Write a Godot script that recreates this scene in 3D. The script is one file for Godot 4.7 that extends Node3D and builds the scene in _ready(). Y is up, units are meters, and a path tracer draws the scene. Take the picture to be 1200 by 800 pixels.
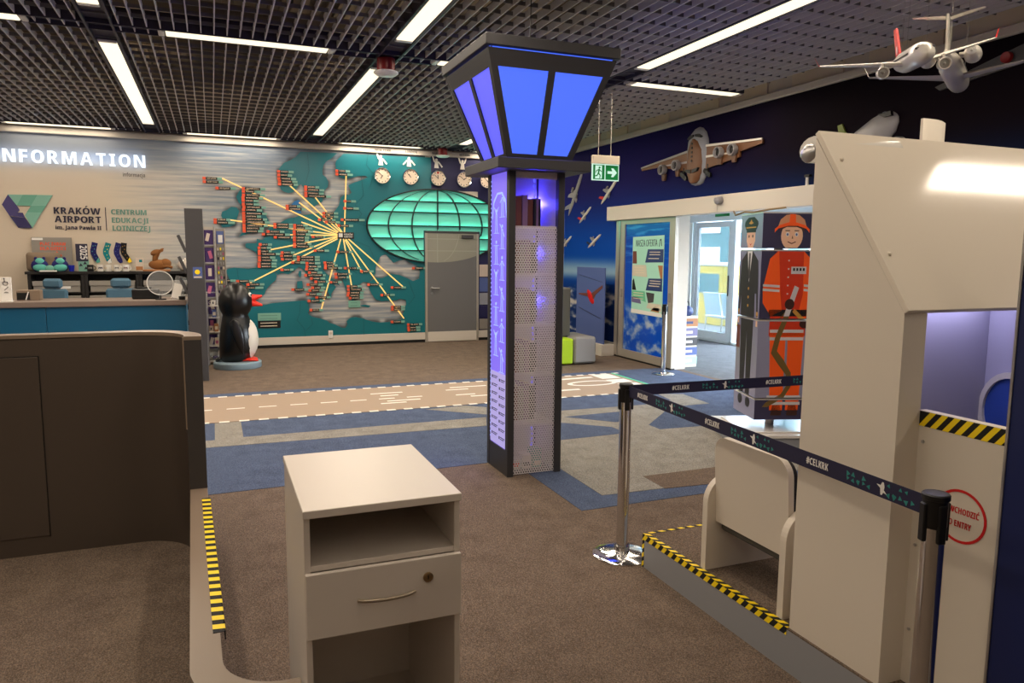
extends Node3D

# An airport information hall: the camera stands at the origin, 1.75 m up; the back wall is z = -14, the sky mural wall x = 6.5.
const BACK := -14.0
const RIGHT := 6.5
const CEIL := 3.70

var rng := RandomNumberGenerator.new()
var mats := {}
var taken := {}
var font_bold: SystemFont
var font_plain: SystemFont


func _ready():
	rng.seed = 11
	var cam := Camera3D.new()
	cam.name = "camera"
	cam.fov = 49.716
	cam.near = 0.05
	cam.far = 200.0
	cam.transform = Transform3D(Basis.from_euler(Vector3(-0.1191084, -0.3850489, 0.0080965)), Vector3(0, 1.75, 0))
	add_child(cam)
	cam.current = true
	var env := Environment.new()
	env.background_mode = Environment.BG_SKY
	var sky_mat := ProceduralSkyMaterial.new()
	sky_mat.sky_top_color = Color(0.74, 0.79, 0.86)
	sky_mat.sky_horizon_color = Color(0.90, 0.93, 0.95)
	sky_mat.ground_bottom_color = Color(0.4, 0.42, 0.43)
	sky_mat.ground_horizon_color = Color(0.7, 0.72, 0.74)
	sky_mat.sky_energy_multiplier = 5.0
	env.sky = Sky.new()
	env.sky.sky_material = sky_mat
	env.tonemap_mode = Environment.TONE_MAPPER_LINEAR
	env.tonemap_exposure = 1.0
	env.sdfgi_enabled = true
	env.ssao_enabled = true
	env.ssil_enabled = true
	var we := WorldEnvironment.new()
	we.name = "world"
	we.environment = env
	add_child(we)
	font_bold = SystemFont.new()
	font_bold.font_names = PackedStringArray(["Droid Sans"])
	font_bold.font_weight = 700
	font_plain = SystemFont.new()
	font_plain.font_names = PackedStringArray(["Droid Sans"])
	palette()
	shell()
	ceiling_lamps()
	carpet_inlays()
	wall_back_prints()
	wall_right_prints()
	info_desk()
	booth()
	drawer_cabinet()
	tower()
	simulator()
	platform()
	belts()
	vestibule()
	prism_display()
	sofa_corner()
	penguin()
	merchandise()
	hanging_things()


# ---------------------------------------------------------------- materials
func mk(key: String, c: Color, rough := 0.6, metal := 0.0) -> StandardMaterial3D:
	var m := StandardMaterial3D.new()
	m.resource_name = key
	m.albedo_color = c
	m.roughness = rough
	m.metallic = metal
	mats[key] = m
	return m


func glow(key: String, c: Color, e := 1.0, body := Color(0.3, 0.3, 0.3)) -> StandardMaterial3D:
	var m := mk(key, body, 0.4)
	m.emission_enabled = true
	m.emission = c
	m.emission_energy_multiplier = e
	return m


func tinted(key: String, rough := 0.6) -> StandardMaterial3D:
	var m := mk(key, Color.WHITE, rough)
	m.vertex_color_use_as_albedo = true
	return m


func tex_of(im: Image) -> ImageTexture:
	return ImageTexture.create_from_image(im)


func speckle(size: int, lo: float, hi: float, sd: int) -> Image:
	var r := RandomNumberGenerator.new()
	r.seed = sd
	var slow := FastNoiseLite.new()
	slow.seed = sd
	slow.frequency = 0.012
	var im := Image.create(size, size, false, Image.FORMAT_RGB8)
	for y in size:
		for x in size:
			var a := minf(x, size - x) / 60.0
			var w := 0.5 + 0.5 * slow.get_noise_2d(x, y) * clampf(a, 0, 1) * clampf(minf(y, size - y) / 60.0, 0, 1)
			var v := lerpf(lo, hi, clampf(r.randf() * 0.72 + w * 0.28, 0, 1))
			var warm := (r.randf() - 0.5) * 0.06
			im.set_pixel(x, y, Color(clampf(v + warm, 0, 1), v, clampf(v - warm, 0, 1)))
	return im


func carpet(key: String, c: Color, tx: Texture2D, nm: Texture2D) -> void:
	var m := mk(key, c, 0.95)
	m.albedo_texture = tx
	m.uv1_triplanar = true
	m.uv1_world_triplanar = true
	m.uv1_scale = Vector3(0.62, 0.62, 0.62)
	m.normal_enabled = true
	m.normal_texture = nm
	m.normal_scale = 0.5
	m.metallic_specular = 0.2


func palette() -> void:
	var sp := speckle(512, 0.45, 1.0, 3)
	var tx := tex_of(sp)
	var bump: Image = sp.duplicate()
	bump.convert(Image.FORMAT_RGBA8)
	bump.bump_map_to_normal_map(2.0)
	var nm := tex_of(bump)
	carpet("carpet_brown", Color(0.60, 0.525, 0.465), tx, nm)
	carpet("carpet_blue", Color(0.45, 0.51, 0.635), tx, nm)
	carpet("carpet_grey", Color(0.76, 0.74, 0.70), tx, nm)
	carpet("carpet_far", Color(0.55, 0.56, 0.57), tx, nm)
	mk("runway_tan", Color(0.63, 0.55, 0.475), 0.75)
	mk("paint_white", Color(0.93, 0.91, 0.87), 0.55)
	mk("mint", Color(0.25, 0.78, 0.58), 0.5)
	mk("wall_paint", Color(0.82, 0.78, 0.72), 0.75)
	mk("trim_white", Color(0.82, 0.79, 0.74), 0.6)
	mk("white_board", Color(0.85, 0.81, 0.77), 0.38)
	mk("white_gloss", Color(0.88, 0.86, 0.83), 0.18)
	mk("sim_gloss", Color(0.88, 0.84, 0.78), 0.09)
	mk("sim_matt", Color(0.86, 0.82, 0.76), 0.5)
	mk("white_plastic", Color(0.9, 0.89, 0.87), 0.35)
	mk("cream", Color(0.86, 0.8, 0.7), 0.6)
	mk("dark_plenum", Color(0.09, 0.085, 0.08), 0.9)
	mk("deck", Color(0.50, 0.46, 0.40), 0.8)
	mk("cross_slat", Color(0.42, 0.41, 0.42), 0.5)
	mk("slat_grey", Color(0.82, 0.81, 0.81), 0.45)
	mk("channel", Color(0.22, 0.21, 0.27), 0.5)
	mk("reflector", Color(0.85, 0.83, 0.8), 0.3, 0.6)
	mk("lamp_end", Color(0.9, 0.88, 0.84), 0.35)
	glow("lamp_glow", Color(1.0, 0.94, 0.82), 1.4)
	glow("sign_white", Color(0.93, 0.96, 1.0), 1.15)
	mk("booth_dark", Color(0.31, 0.27, 0.24), 0.28)
	mk("booth_edge", Color(0.53, 0.46, 0.39), 0.35)
	mk("booth_end", Color(0.235, 0.22, 0.215), 0.45)
	mk("anthracite", Color(0.25, 0.245, 0.25), 0.5)
	mk("tower_dark", Color(0.20, 0.195, 0.205), 0.5)
	mk("black", Color(0.05, 0.05, 0.055), 0.4)
	mk("black_matt", Color(0.075, 0.07, 0.07), 0.8)
	mk("navy", Color(0.10, 0.09, 0.23), 0.6)
	mk("navy_print", Color(0.12, 0.115, 0.30), 0.5)
	mk("chrome", Color(0.88, 0.88, 0.88), 0.12, 1.0)
	mk("steel", Color(0.72, 0.71, 0.7), 0.3, 0.9)
	mk("satin", Color(0.68, 0.63, 0.56), 0.32, 0.95)
	mk("alu", Color(0.72, 0.69, 0.64), 0.4, 0.5)
	mk("brass", Color(0.62, 0.52, 0.38), 0.3, 0.9)
	mk("tape_yellow", Color(1.0, 0.87, 0.03), 0.5)
	mk("tape_black", Color(0.045, 0.045, 0.045), 0.75)
	mk("red", Color(0.80, 0.07, 0.07), 0.45)
	mk("dark_red", Color(0.52, 0.05, 0.06), 0.4)
	mk("orange", Color(0.93, 0.30, 0.08), 0.45)
	mk("lime", Color(0.66, 0.80, 0.05), 0.7)
	mk("seat_grey", Color(0.56, 0.55, 0.54), 0.85)
	mk("sofa_dark", Color(0.33, 0.32, 0.29), 0.9)
	mk("desk_blue", Color(0.02, 0.33, 0.46), 0.4)
	mk("desk_top", Color(0.48, 0.42, 0.38), 0.4)
	mk("chair_blue", Color(0.27, 0.40, 0.48), 0.85)
	mk("shelf_black", Color(0.085, 0.07, 0.065), 0.5)
	mk("drawer_grey", Color(0.55, 0.53, 0.50), 0.5)
	mk("sim_blue", Color(0.02, 0.10, 0.33), 0.5)
	mk("sim_inner", Color(0.70, 0.69, 0.78), 0.5)
	mk("sim_grey", Color(0.56, 0.565, 0.58), 0.5)
	mk("window_blue", Color(0.20, 0.33, 0.70), 0.4)
	glow("cabin_strip", Color(0.80, 0.80, 1.0), 1.2)
	mk("land", Color(0.0, 0.43, 0.475), 0.45)
	mk("land_blue", Color(0.08, 0.42, 0.68), 0.5)
	mk("map_line", Color(0.0, 0.36, 0.40), 0.6)
	glow("led_warm", Color(1.0, 0.78, 0.42), 1.35)
	glow("led_teal", Color(0.55, 1.0, 0.88), 14.0)
	glow("globe_pane", Color(0.22, 0.72, 0.62), 0.22, Color(0.45, 0.82, 0.74))
	glow("pane_blue", Color(0.30, 0.44, 1.0), 1.0, Color(0.2, 0.25, 0.6))
	glow("pane_violet", Color(0.39, 0.40, 1.0), 0.95, Color(0.25, 0.22, 0.6))
	glow("column_glow", Color(0.49, 0.41, 0.93), 0.95, Color(0.35, 0.3, 0.6))
	glow("column_pale", Color(0.66, 0.62, 0.90), 0.75, Color(0.6, 0.58, 0.7))
	glow("column_line", Color(0.62, 0.70, 1.0), 1.2)
	glow("led_blue", Color(0.30, 0.30, 1.0), 3.0)
	mk("tower_inside", Color(0.80, 0.76, 0.76), 0.5)
	mk("glass_door_grey", Color(0.42, 0.42, 0.42), 0.6)
	mk("glass_door_pale", Color(0.58, 0.58, 0.53), 0.6)
	mk("glass_door_line", Color(0.66, 0.66, 0.61), 0.6)
	mk("green_sign", Color(0.0, 0.47, 0.22), 0.4)
	glow("exit_green", Color(0.0, 0.36, 0.12), 0.7, Color(0.0, 0.4, 0.2))
	glow("exit_white", Color(0.85, 1.0, 0.92), 0.85)
	mk("grey_text", Color(0.25, 0.24, 0.25), 0.6)
	mk("logo_navy", Color(0.16, 0.14, 0.34), 0.5)
	mk("logo_green", Color(0.38, 0.62, 0.54), 0.5)
	mk("logo_light", Color(0.47, 0.68, 0.61), 0.5)
	mk("logo_dark", Color(0.23, 0.20, 0.42), 0.5)
	mk("text_navy", Color(0.13, 0.12, 0.22), 0.5)
	mk("text_green", Color(0.40, 0.58, 0.53), 0.5)
	mk("clock_face", Color(0.93, 0.85, 0.76), 0.5)
	mk("plane_white", Color(0.86, 0.84, 0.80), 0.25)
	mk("plane_grey", Color(0.56, 0.57, 0.60), 0.4)
	mk("plane_belly", Color(0.43, 0.28, 0.165), 0.45)
	mk("plane_belly_dark", Color(0.40, 0.27, 0.19), 0.5)
	mk("plane_silver", Color(0.60, 0.59, 0.59), 0.35)
	mk("lime_dark", Color(0.42, 0.48, 0.10), 0.5)
	mk("cloth_teal", Color(0.02, 0.48, 0.52), 0.9)
	mk("cloth_navy", Color(0.10, 0.10, 0.38), 0.9)
	mk("cloth_black", Color(0.06, 0.055, 0.05), 0.9)
	mk("cloth_mint", Color(0.35, 0.68, 0.62), 0.9)
	mk("cushion", Color(0.50, 0.43, 0.36), 0.9)
	mk("blue_cup", Color(0.05, 0.10, 0.62), 0.4)
	mk("giraffe", Color(0.52, 0.33, 0.15), 0.9)
	mk("wood", Color(0.66, 0.44, 0.26), 0.6)
	mk("carton", Color(0.80, 0.74, 0.68), 0.7)
	mk("brown_book", Color(0.42, 0.22, 0.18), 0.7)
	mk("mauve_book", Color(0.55, 0.42, 0.55), 0.7)
	mk("penguin_black", Color(0.055, 0.05, 0.05), 0.32)
	mk("penguin_white", Color(0.86, 0.83, 0.78), 0.35)
	mk("beak_orange", Color(0.90, 0.16, 0.06), 0.35)
	mk("stone_base", Color(0.50, 0.58, 0.62), 0.5)
	mk("skin", Color(0.93, 0.75, 0.62), 0.6)
	mk("suit", Color(0.10, 0.09, 0.11), 0.6)
	mk("fire_orange", Color(0.97, 0.36, 0.08), 0.4)
	mk("fire_dark", Color(0.80, 0.20, 0.06), 0.4)
	mk("silver_print", Color(0.78, 0.77, 0.78), 0.5)
	mk("olive", Color(0.42, 0.33, 0.14), 0.5)
	mk("boot_brown", Color(0.22, 0.09, 0.05), 0.5)
	mk("prism_pale", Color(0.56, 0.56, 0.66), 0.25)
	mk("prism_dusk", Color(0.23, 0.22, 0.33), 0.25)
	mk("prism_mirror", Color(0.75, 0.72, 0.68), 0.12, 0.8)
	mk("gold", Color(0.75, 0.55, 0.22), 0.5)
	mk("rack_purple", Color(0.22, 0.12, 0.36), 0.6)
	mk("rack_pink", Color(0.70, 0.35, 0.48), 0.6)
	mk("poster_mint", Color(0.65, 0.86, 0.78), 0.5)
	mk("poster_green", Color(0.40, 0.74, 0.58), 0.5)
	mk("belt_teal", Color(0.16, 0.52, 0.50), 0.6)
	mk("poster_navy", Color(0.15, 0.22, 0.42), 0.5)
	mk("poster_mauve", Color(0.42, 0.40, 0.55), 0.5)
	mk("poster_sand", Color(0.80, 0.78, 0.70), 0.5)
	mk("board_blue", Color(0.31, 0.38, 0.60), 0.6)
	mk("pavement", Color(0.42, 0.43, 0.44), 0.9)
	mk("facade_teal", Color(0.24, 0.38, 0.40), 0.6)
	mk("yellow_panel", Color(0.66, 0.58, 0.10), 0.6)
	mk("frame_white", Color(0.84, 0.88, 0.91), 0.4)
	var g := mk("glass", Color(0.75, 0.92, 0.93, 0.12), 0.02)
	g.transparency = BaseMaterial3D.TRANSPARENCY_ALPHA
	var g2 := mk("clear", Color(0.95, 0.97, 0.97, 0.10), 0.03)
	g2.transparency = BaseMaterial3D.TRANSPARENCY_ALPHA
	var g3 := mk("glass_tinted", Color(0.35, 0.55, 0.58, 0.55), 0.02)
	g3.transparency = BaseMaterial3D.TRANSPARENCY_ALPHA
	mk("helmet_tan", Color(0.80, 0.56, 0.42), 0.4)
	tinted("tinted", 0.55)
	var holes := Image.create(64, 110, false, Image.FORMAT_RGBA8)
	for y in 110:
		for x in 64:
			var hit := false
			for c in [Vector2(0, 0), Vector2(64, 0), Vector2(32, 55), Vector2(0, 110), Vector2(64, 110)]:
				if Vector2(x + 0.5, y + 0.5).distance_to(c) < 19.5:
					hit = true
			holes.set_pixel(x, y, Color(1, 1, 1, 0.0 if hit else 1.0))
	var pf := mk("perforated", Color(0.86, 0.83, 0.83), 0.5)
	pf.albedo_texture = tex_of(holes)
	pf.transparency = BaseMaterial3D.TRANSPARENCY_ALPHA_SCISSOR
	pf.alpha_scissor_threshold = 0.5


# ---------------------------------------------------------------- nodes
func numbered(called: String) -> String:
	var n: int = taken.get(called, 0)
	taken[called] = n + 1
	return called if n == 0 else "%s_%03d" % [called, n]


func tag(o: Node3D, label: String, category: String, group := "", kind := "") -> Node3D:
	if label:
		o.set_meta("label", label)
	if category:
		o.set_meta("category", category)
	if group:
		o.set_meta("group", group)
	if kind:
		o.set_meta("kind", kind)
	return o


func thing(called: String, label: String, category: String, at := Vector3.ZERO, turn := 0.0, group := "") -> Node3D:
	var o := Node3D.new()
	o.name = numbered(called)
	add_child(o, true)
	o.position = at
	o.rotation.y = turn
	return tag(o, label, category, group)


func struct(called: String, label: String, category: String) -> Node3D:
	var o := Node3D.new()
	o.name = numbered(called)
	add_child(o, true)
	return tag(o, label, category, "", "structure")


func put(called: String, mesh: Mesh, m, parent: Node3D, at := Vector3.ZERO, label := "") -> MeshInstance3D:
	var o := MeshInstance3D.new()
	o.name = called
	o.mesh = mesh
	o.material_override = mats[m] if m is String else m
	o.position = at
	parent.add_child(o, true)
	if label:
		o.set_meta("label", label)
	return o


func done(st: SurfaceTool) -> ArrayMesh:
	st.generate_normals()
	return st.commit()


func part(called: String, st: SurfaceTool, m, parent: Node3D, label := "") -> MeshInstance3D:
	return put(called, done(st), m, parent, Vector3.ZERO, label)


# ---------------------------------------------------------------- shapes
func S() -> SurfaceTool:
	var st := SurfaceTool.new()
	st.begin(Mesh.PRIMITIVE_TRIANGLES)
	st.set_smooth_group(-1)
	return st


func vx(st: SurfaceTool, p: Vector3, uv: Vector2) -> void:
	st.set_uv(uv)
	st.add_vertex(p)


func quad(st: SurfaceTool, a: Vector3, b: Vector3, c: Vector3, d: Vector3) -> void:
	vx(st, a, Vector2(0, 0))
	vx(st, b, Vector2(1, 0))
	vx(st, c, Vector2(1, 1))
	vx(st, a, Vector2(0, 0))
	vx(st, c, Vector2(1, 1))
	vx(st, d, Vector2(0, 1))


func face(st: SurfaceTool, a: Vector3, b: Vector3, c: Vector3, d: Vector3, out: Vector3) -> void:
	if (c - a).cross(b - a).dot(out) < 0.0:
		quad(st, b, a, d, c)
	else:
		quad(st, a, b, c, d)


func tri(st: SurfaceTool, a: Vector3, b: Vector3, c: Vector3, out: Vector3) -> void:
	var flip := (c - a).cross(b - a).dot(out) < 0.0
	vx(st, a, Vector2(0, 0))
	vx(st, c if flip else b, Vector2(1, 0))
	vx(st, b if flip else c, Vector2(1, 1))


func box(st: SurfaceTool, c: Vector3, s: Vector3, b := Basis()) -> void:
	var h := s / 2.0
	for f in [[Vector3.BACK, Vector3.RIGHT, Vector3.UP], [Vector3.FORWARD, Vector3.LEFT, Vector3.UP], [Vector3.RIGHT, Vector3.FORWARD, Vector3.UP], [Vector3.LEFT, Vector3.BACK, Vector3.UP], [Vector3.UP, Vector3.RIGHT, Vector3.FORWARD], [Vector3.DOWN, Vector3.RIGHT, Vector3.BACK]]:
		var n: Vector3 = f[0] * h
		var r: Vector3 = f[1] * h
		var u: Vector3 = f[2] * h
		quad(st, c + b * (n - r + u), c + b * (n + r + u), c + b * (n + r - u), c + b * (n - r - u))


func box2(st: SurfaceTool, lo: Vector3, hi: Vector3) -> void:
	box(st, (lo + hi) / 2.0, (hi - lo).abs())


func cham(st: SurfaceTool, c: Vector3, s: Vector3, r := 0.005, b := Basis()) -> void:
	var h := s / 2.0
	var k := func(axis: int, sg: Vector3) -> Vector3:
		var p := (h - Vector3.ONE * r) * sg
		p[axis] = h[axis] * sg[axis]
		return c + b * p
	for ax in 3:
		var a1 := (ax + 1) % 3
		var a2 := (ax + 2) % 3
		for s0 in [-1.0, 1.0]:
			var out := Vector3.ZERO
			out[ax] = s0
			var q := []
			for sg in [[-1.0, -1.0], [1.0, -1.0], [1.0, 1.0], [-1.0, 1.0]]:
				var v := Vector3.ZERO
				v[ax] = s0
				v[a1] = sg[0]
				v[a2] = sg[1]
				q.append(k.call(ax, v))
			face(st, q[0], q[1], q[2], q[3], b * out)
			for s1 in [-1.0, 1.0]:
				var e0 := Vector3.ZERO
				e0[ax] = s0
				e0[a1] = s1
				e0[a2] = -1.0
				var e1 := e0
				e1[a2] = 1.0
				var o2 := Vector3.ZERO
				o2[ax] = s0
				o2[a1] = s1
				face(st, k.call(ax, e0), k.call(ax, e1), k.call(a1, e1), k.call(a1, e0), b * o2)
	for x in [-1.0, 1.0]:
		for y in [-1.0, 1.0]:
			for z in [-1.0, 1.0]:
				var v := Vector3(x, y, z)
				tri(st, k.call(0, v), k.call(1, v), k.call(2, v), b * v)


func cham2(st: SurfaceTool, lo: Vector3, hi: Vector3, r := 0.005) -> void:
	cham(st, (lo + hi) / 2.0, (hi - lo).abs(), r)


func poly_of(flat: Array) -> PackedVector2Array:
	var p := PackedVector2Array()
	for i in range(0, flat.size(), 2):
		p.append(Vector2(flat[i], flat[i + 1]))
	return p


func area_of(p: PackedVector2Array) -> float:
	var a := 0.0
	for i in p.size():
		a += p[i].cross(p[(i + 1) % p.size()])
	return a / 2.0


# a flat outline in the plane z = 0 of xf, given thickness from d0 to d1
func slab(st: SurfaceTool, p: PackedVector2Array, xf: Transform3D, d0: float, d1: float) -> void:
	var idx := Geometry2D.triangulate_polygon(p)
	var zf := xf.basis.z
	for i in range(0, idx.size(), 3):
		var a := p[idx[i]]
		var b := p[idx[i + 1]]
		var c := p[idx[i + 2]]
		tri(st, xf * Vector3(a.x, a.y, d1), xf * Vector3(b.x, b.y, d1), xf * Vector3(c.x, c.y, d1), zf)
		tri(st, xf * Vector3(a.x, a.y, d0), xf * Vector3(b.x, b.y, d0), xf * Vector3(c.x, c.y, d0), -zf)
	var sg := signf(area_of(p))
	for i in p.size():
		var a := p[i]
		var b := p[(i + 1) % p.size()]
		var n := Vector2(b.y - a.y, a.x - b.x) * sg
		face(st, xf * Vector3(a.x, a.y, d0), xf * Vector3(b.x, b.y, d0), xf * Vector3(b.x, b.y, d1), xf * Vector3(a.x, a.y, d1), xf.basis * Vector3(n.x, n.y, 0))


func ellipse(rx: float, ry: float, n := 32, c := Vector2.ZERO) -> PackedVector2Array:
	var p := PackedVector2Array()
	for i in n:
		var a := TAU * i / n
		p.append(c + Vector2(cos(a) * rx, sin(a) * ry))
	return p


func round_rect(lo: Vector2, hi: Vector2, r: float, corners := [1, 1, 1, 1], n := 6) -> PackedVector2Array:
	var p := PackedVector2Array()
	var cs := [Vector2(hi.x - r, hi.y - r), Vector2(lo.x + r, hi.y - r), Vector2(lo.x + r, lo.y + r), Vector2(hi.x - r, lo.y + r)]
	var raw := [hi, Vector2(lo.x, hi.y), lo, Vector2(hi.x, lo.y)]
	for k in 4:
		if corners[k]:
			for i in n + 1:
				var a := PI / 2 * (k + float(i) / n)
				p.append(cs[k] + Vector2(cos(a), sin(a)) * r)
		else:
			p.append(raw[k])
	return p


func loft(st: SurfaceTool, rings: Array, caps := true, sharp := 0.0) -> void:
	st.set_smooth_group(0)
	var n: int = rings[0].size()
	var mids := []
	for r in rings:
		var m := Vector3.ZERO
		for p in r:
			m += p
		mids.append(m / n)
	for i in rings.size() - 1:
		for j in n:
			var k := (j + 1) % n
			var a: Vector3 = rings[i][j]
			var b: Vector3 = rings[i][k]
			var c: Vector3 = rings[i + 1][k]
			var d: Vector3 = rings[i + 1][j]
			var out: Vector3 = (a + b + c + d) / 4.0 - (mids[i] + mids[i + 1]) / 2.0
			var nn := (c - a).cross(b - d)
			if nn.dot(out) < 0.0:
				quad(st, b, a, d, c)
			else:
				quad(st, a, b, c, d)
	if caps:
		st.set_smooth_group(-1)
		for e in [0, rings.size() - 1]:
			var out: Vector3 = mids[e] - mids[1 if e == 0 else e - 1]
			for j in n:
				tri(st, mids[e], rings[e][j], rings[e][(j + 1) % n], out)
	st.set_smooth_group(-1)


func ring(c: Vector3, x: Vector3, y: Vector3, n: int) -> Array:
	var r := []
	for i in n:
		var a := TAU * i / n
		r.append(c + x * cos(a) + y * sin(a))
	return r


# the front half of a ring, flat at the back
func half(c: Vector3, x: Vector3, y: Vector3, n: int) -> Array:
	var r := []
	for i in n + 1:
		var a := PI * i / n
		r.append(c + x * cos(a) + y * sin(a))
	return r


func tube(st: SurfaceTool, pts: Array, r: float, n := 10) -> void:
	var rings := []
	var side := Vector3.ZERO
	for i in pts.size():
		var t: Vector3 = (pts[mini(i + 1, pts.size() - 1)] - pts[maxi(i - 1, 0)]).normalized()
		if side == Vector3.ZERO:
			side = t.cross(Vector3.UP if absf(t.y) < 0.9 else Vector3.RIGHT).normalized()
		side = (side - t * side.dot(t)).normalized()
		rings.append(ring(pts[i], side * r, t.cross(side) * r, n))
	loft(st, rings)


# prof: (radius, height) from the foot upwards
func lathe(st: SurfaceTool, prof: Array, n := 24, xf := Transform3D()) -> void:
	var g := 1
	for i in prof.size() - 1:
		var a: Vector2 = prof[i]
		var b: Vector2 = prof[i + 1]
		if i > 0:
			var u: Vector2 = (a - prof[i - 1]).normalized()
			if u.dot((b - a).normalized()) < 0.75:
				g += 1
		st.set_smooth_group(g)
		for j in n:
			var t0 := TAU * j / n
			var t1 := TAU * (j + 1) / n
			var d0 := Vector3(cos(t0), 0, sin(t0))
			var d1 := Vector3(cos(t1), 0, sin(t1))
			var up := Vector3.UP
			var nrm := (d0 + d1) * (b.y - a.y) + up * 2.0 * (a.x - b.x)
			var p0: Vector3 = xf * (d0 * a.x + up * a.y)
			var p1: Vector3 = xf * (d1 * a.x + up * a.y)
			var p2: Vector3 = xf * (d1 * b.x + up * b.y)
			var p3: Vector3 = xf * (d0 * b.x + up * b.y)
			var out: Vector3 = xf.basis * nrm
			if a.x < 1e-5:
				tri(st, p0, p2, p3, out)
			elif b.x < 1e-5:
				tri(st, p0, p1, p2, out)
			else:
				face(st, p0, p1, p2, p3, out)
	st.set_smooth_group(-1)


func ball(st: SurfaceTool, c: Vector3, r: Vector3, n := 16, b := Basis()) -> void:
	var prof := []
	var m := n / 2
	for i in m + 1:
		var a := -PI / 2 + PI * i / m
		prof.append(Vector2(maxf(cos(a), 0.0) if i > 0 and i < m else 0.0, sin(a)))
	lathe(st, prof, n, Transform3D(b * Basis.from_scale(r), c))


func cyl(st: SurfaceTool, a: Vector3, b: Vector3, r: float, n := 16) -> void:
	var y := (b - a).normalized()
	var x := y.cross(Vector3.FORWARD if absf(y.z) < 0.9 else Vector3.RIGHT).normalized()
	lathe(st, [Vector2(0, 0), Vector2(r, 0), Vector2(r, (b - a).length()), Vector2(0, (b - a).length())], n, Transform3D(Basis(x, y, x.cross(y)), a))


func BW(off := 0.0) -> Transform3D:   # axes on the back wall, x and y as in the world, z into the room
	return Transform3D(Basis(), Vector3(0, 0, BACK + off))


func RW(off := 0.0, x := RIGHT) -> Transform3D:   # axes on a wall that faces -x: x runs along world z, z out of the wall
	return Transform3D(Basis(Vector3(0, 0, 1), Vector3(0, 1, 0), Vector3(-1, 0, 0)), Vector3(x - off, 0, 0))


func lettering(s: String, h: float, m, parent: Node3D, at: Vector3, b := Basis(), width := 0.0, depth := 0.003, bold := true, called := "lettering", align := 0) -> MeshInstance3D:
	var t := TextMesh.new()
	t.text = s
	t.font = font_bold if bold else font_plain
	t.font_size = 32
	t.pixel_size = h / (32.0 * 0.714)
	t.depth = depth
	t.curve_step = 2.0 if h < 0.08 else 0.7
	t.horizontal_alignment = [HORIZONTAL_ALIGNMENT_CENTER, HORIZONTAL_ALIGNMENT_LEFT, HORIZONTAL_ALIGNMENT_RIGHT][align]
	var o := put(called, t, m, parent, at)
	o.basis = b
	if width > 0.0:
		o.basis = b * Basis.from_scale(Vector3(width / maxf(t.get_aabb().size.x, 0.001), 1, 1))
	return o


# letters set one by one, each a part, between x0 and x1 of the plane xf
func spaced(s: String, x0: float, x1: float, y: float, h: float, m, parent: Node3D, xf: Transform3D, depth := 0.01, stretch := 1.0) -> void:
	var sizes := []
	var total := 0.0
	for ch in s:
		var t := TextMesh.new()
		t.text = ch
		t.font = font_bold
		t.font_size = 32
		t.pixel_size = h / (32.0 * 0.714)
		t.depth = depth
		t.curve_step = 1.0
		var bx := t.get_aabb()
		sizes.append([t, bx.size.x * stretch, bx.get_center().x * stretch])
		total += bx.size.x * stretch
	var gap := (x1 - x0 - total) / maxf(s.length() - 1, 1)
	var x := x0
	for a in sizes:
		var o := put("letter", a[0], m, parent, xf * Vector3(x + a[1] / 2.0 - a[2], y, depth / 2.0))
		o.basis = xf.basis * Basis.from_scale(Vector3(stretch, 1, 1))
		x += a[1] + gap


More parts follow.
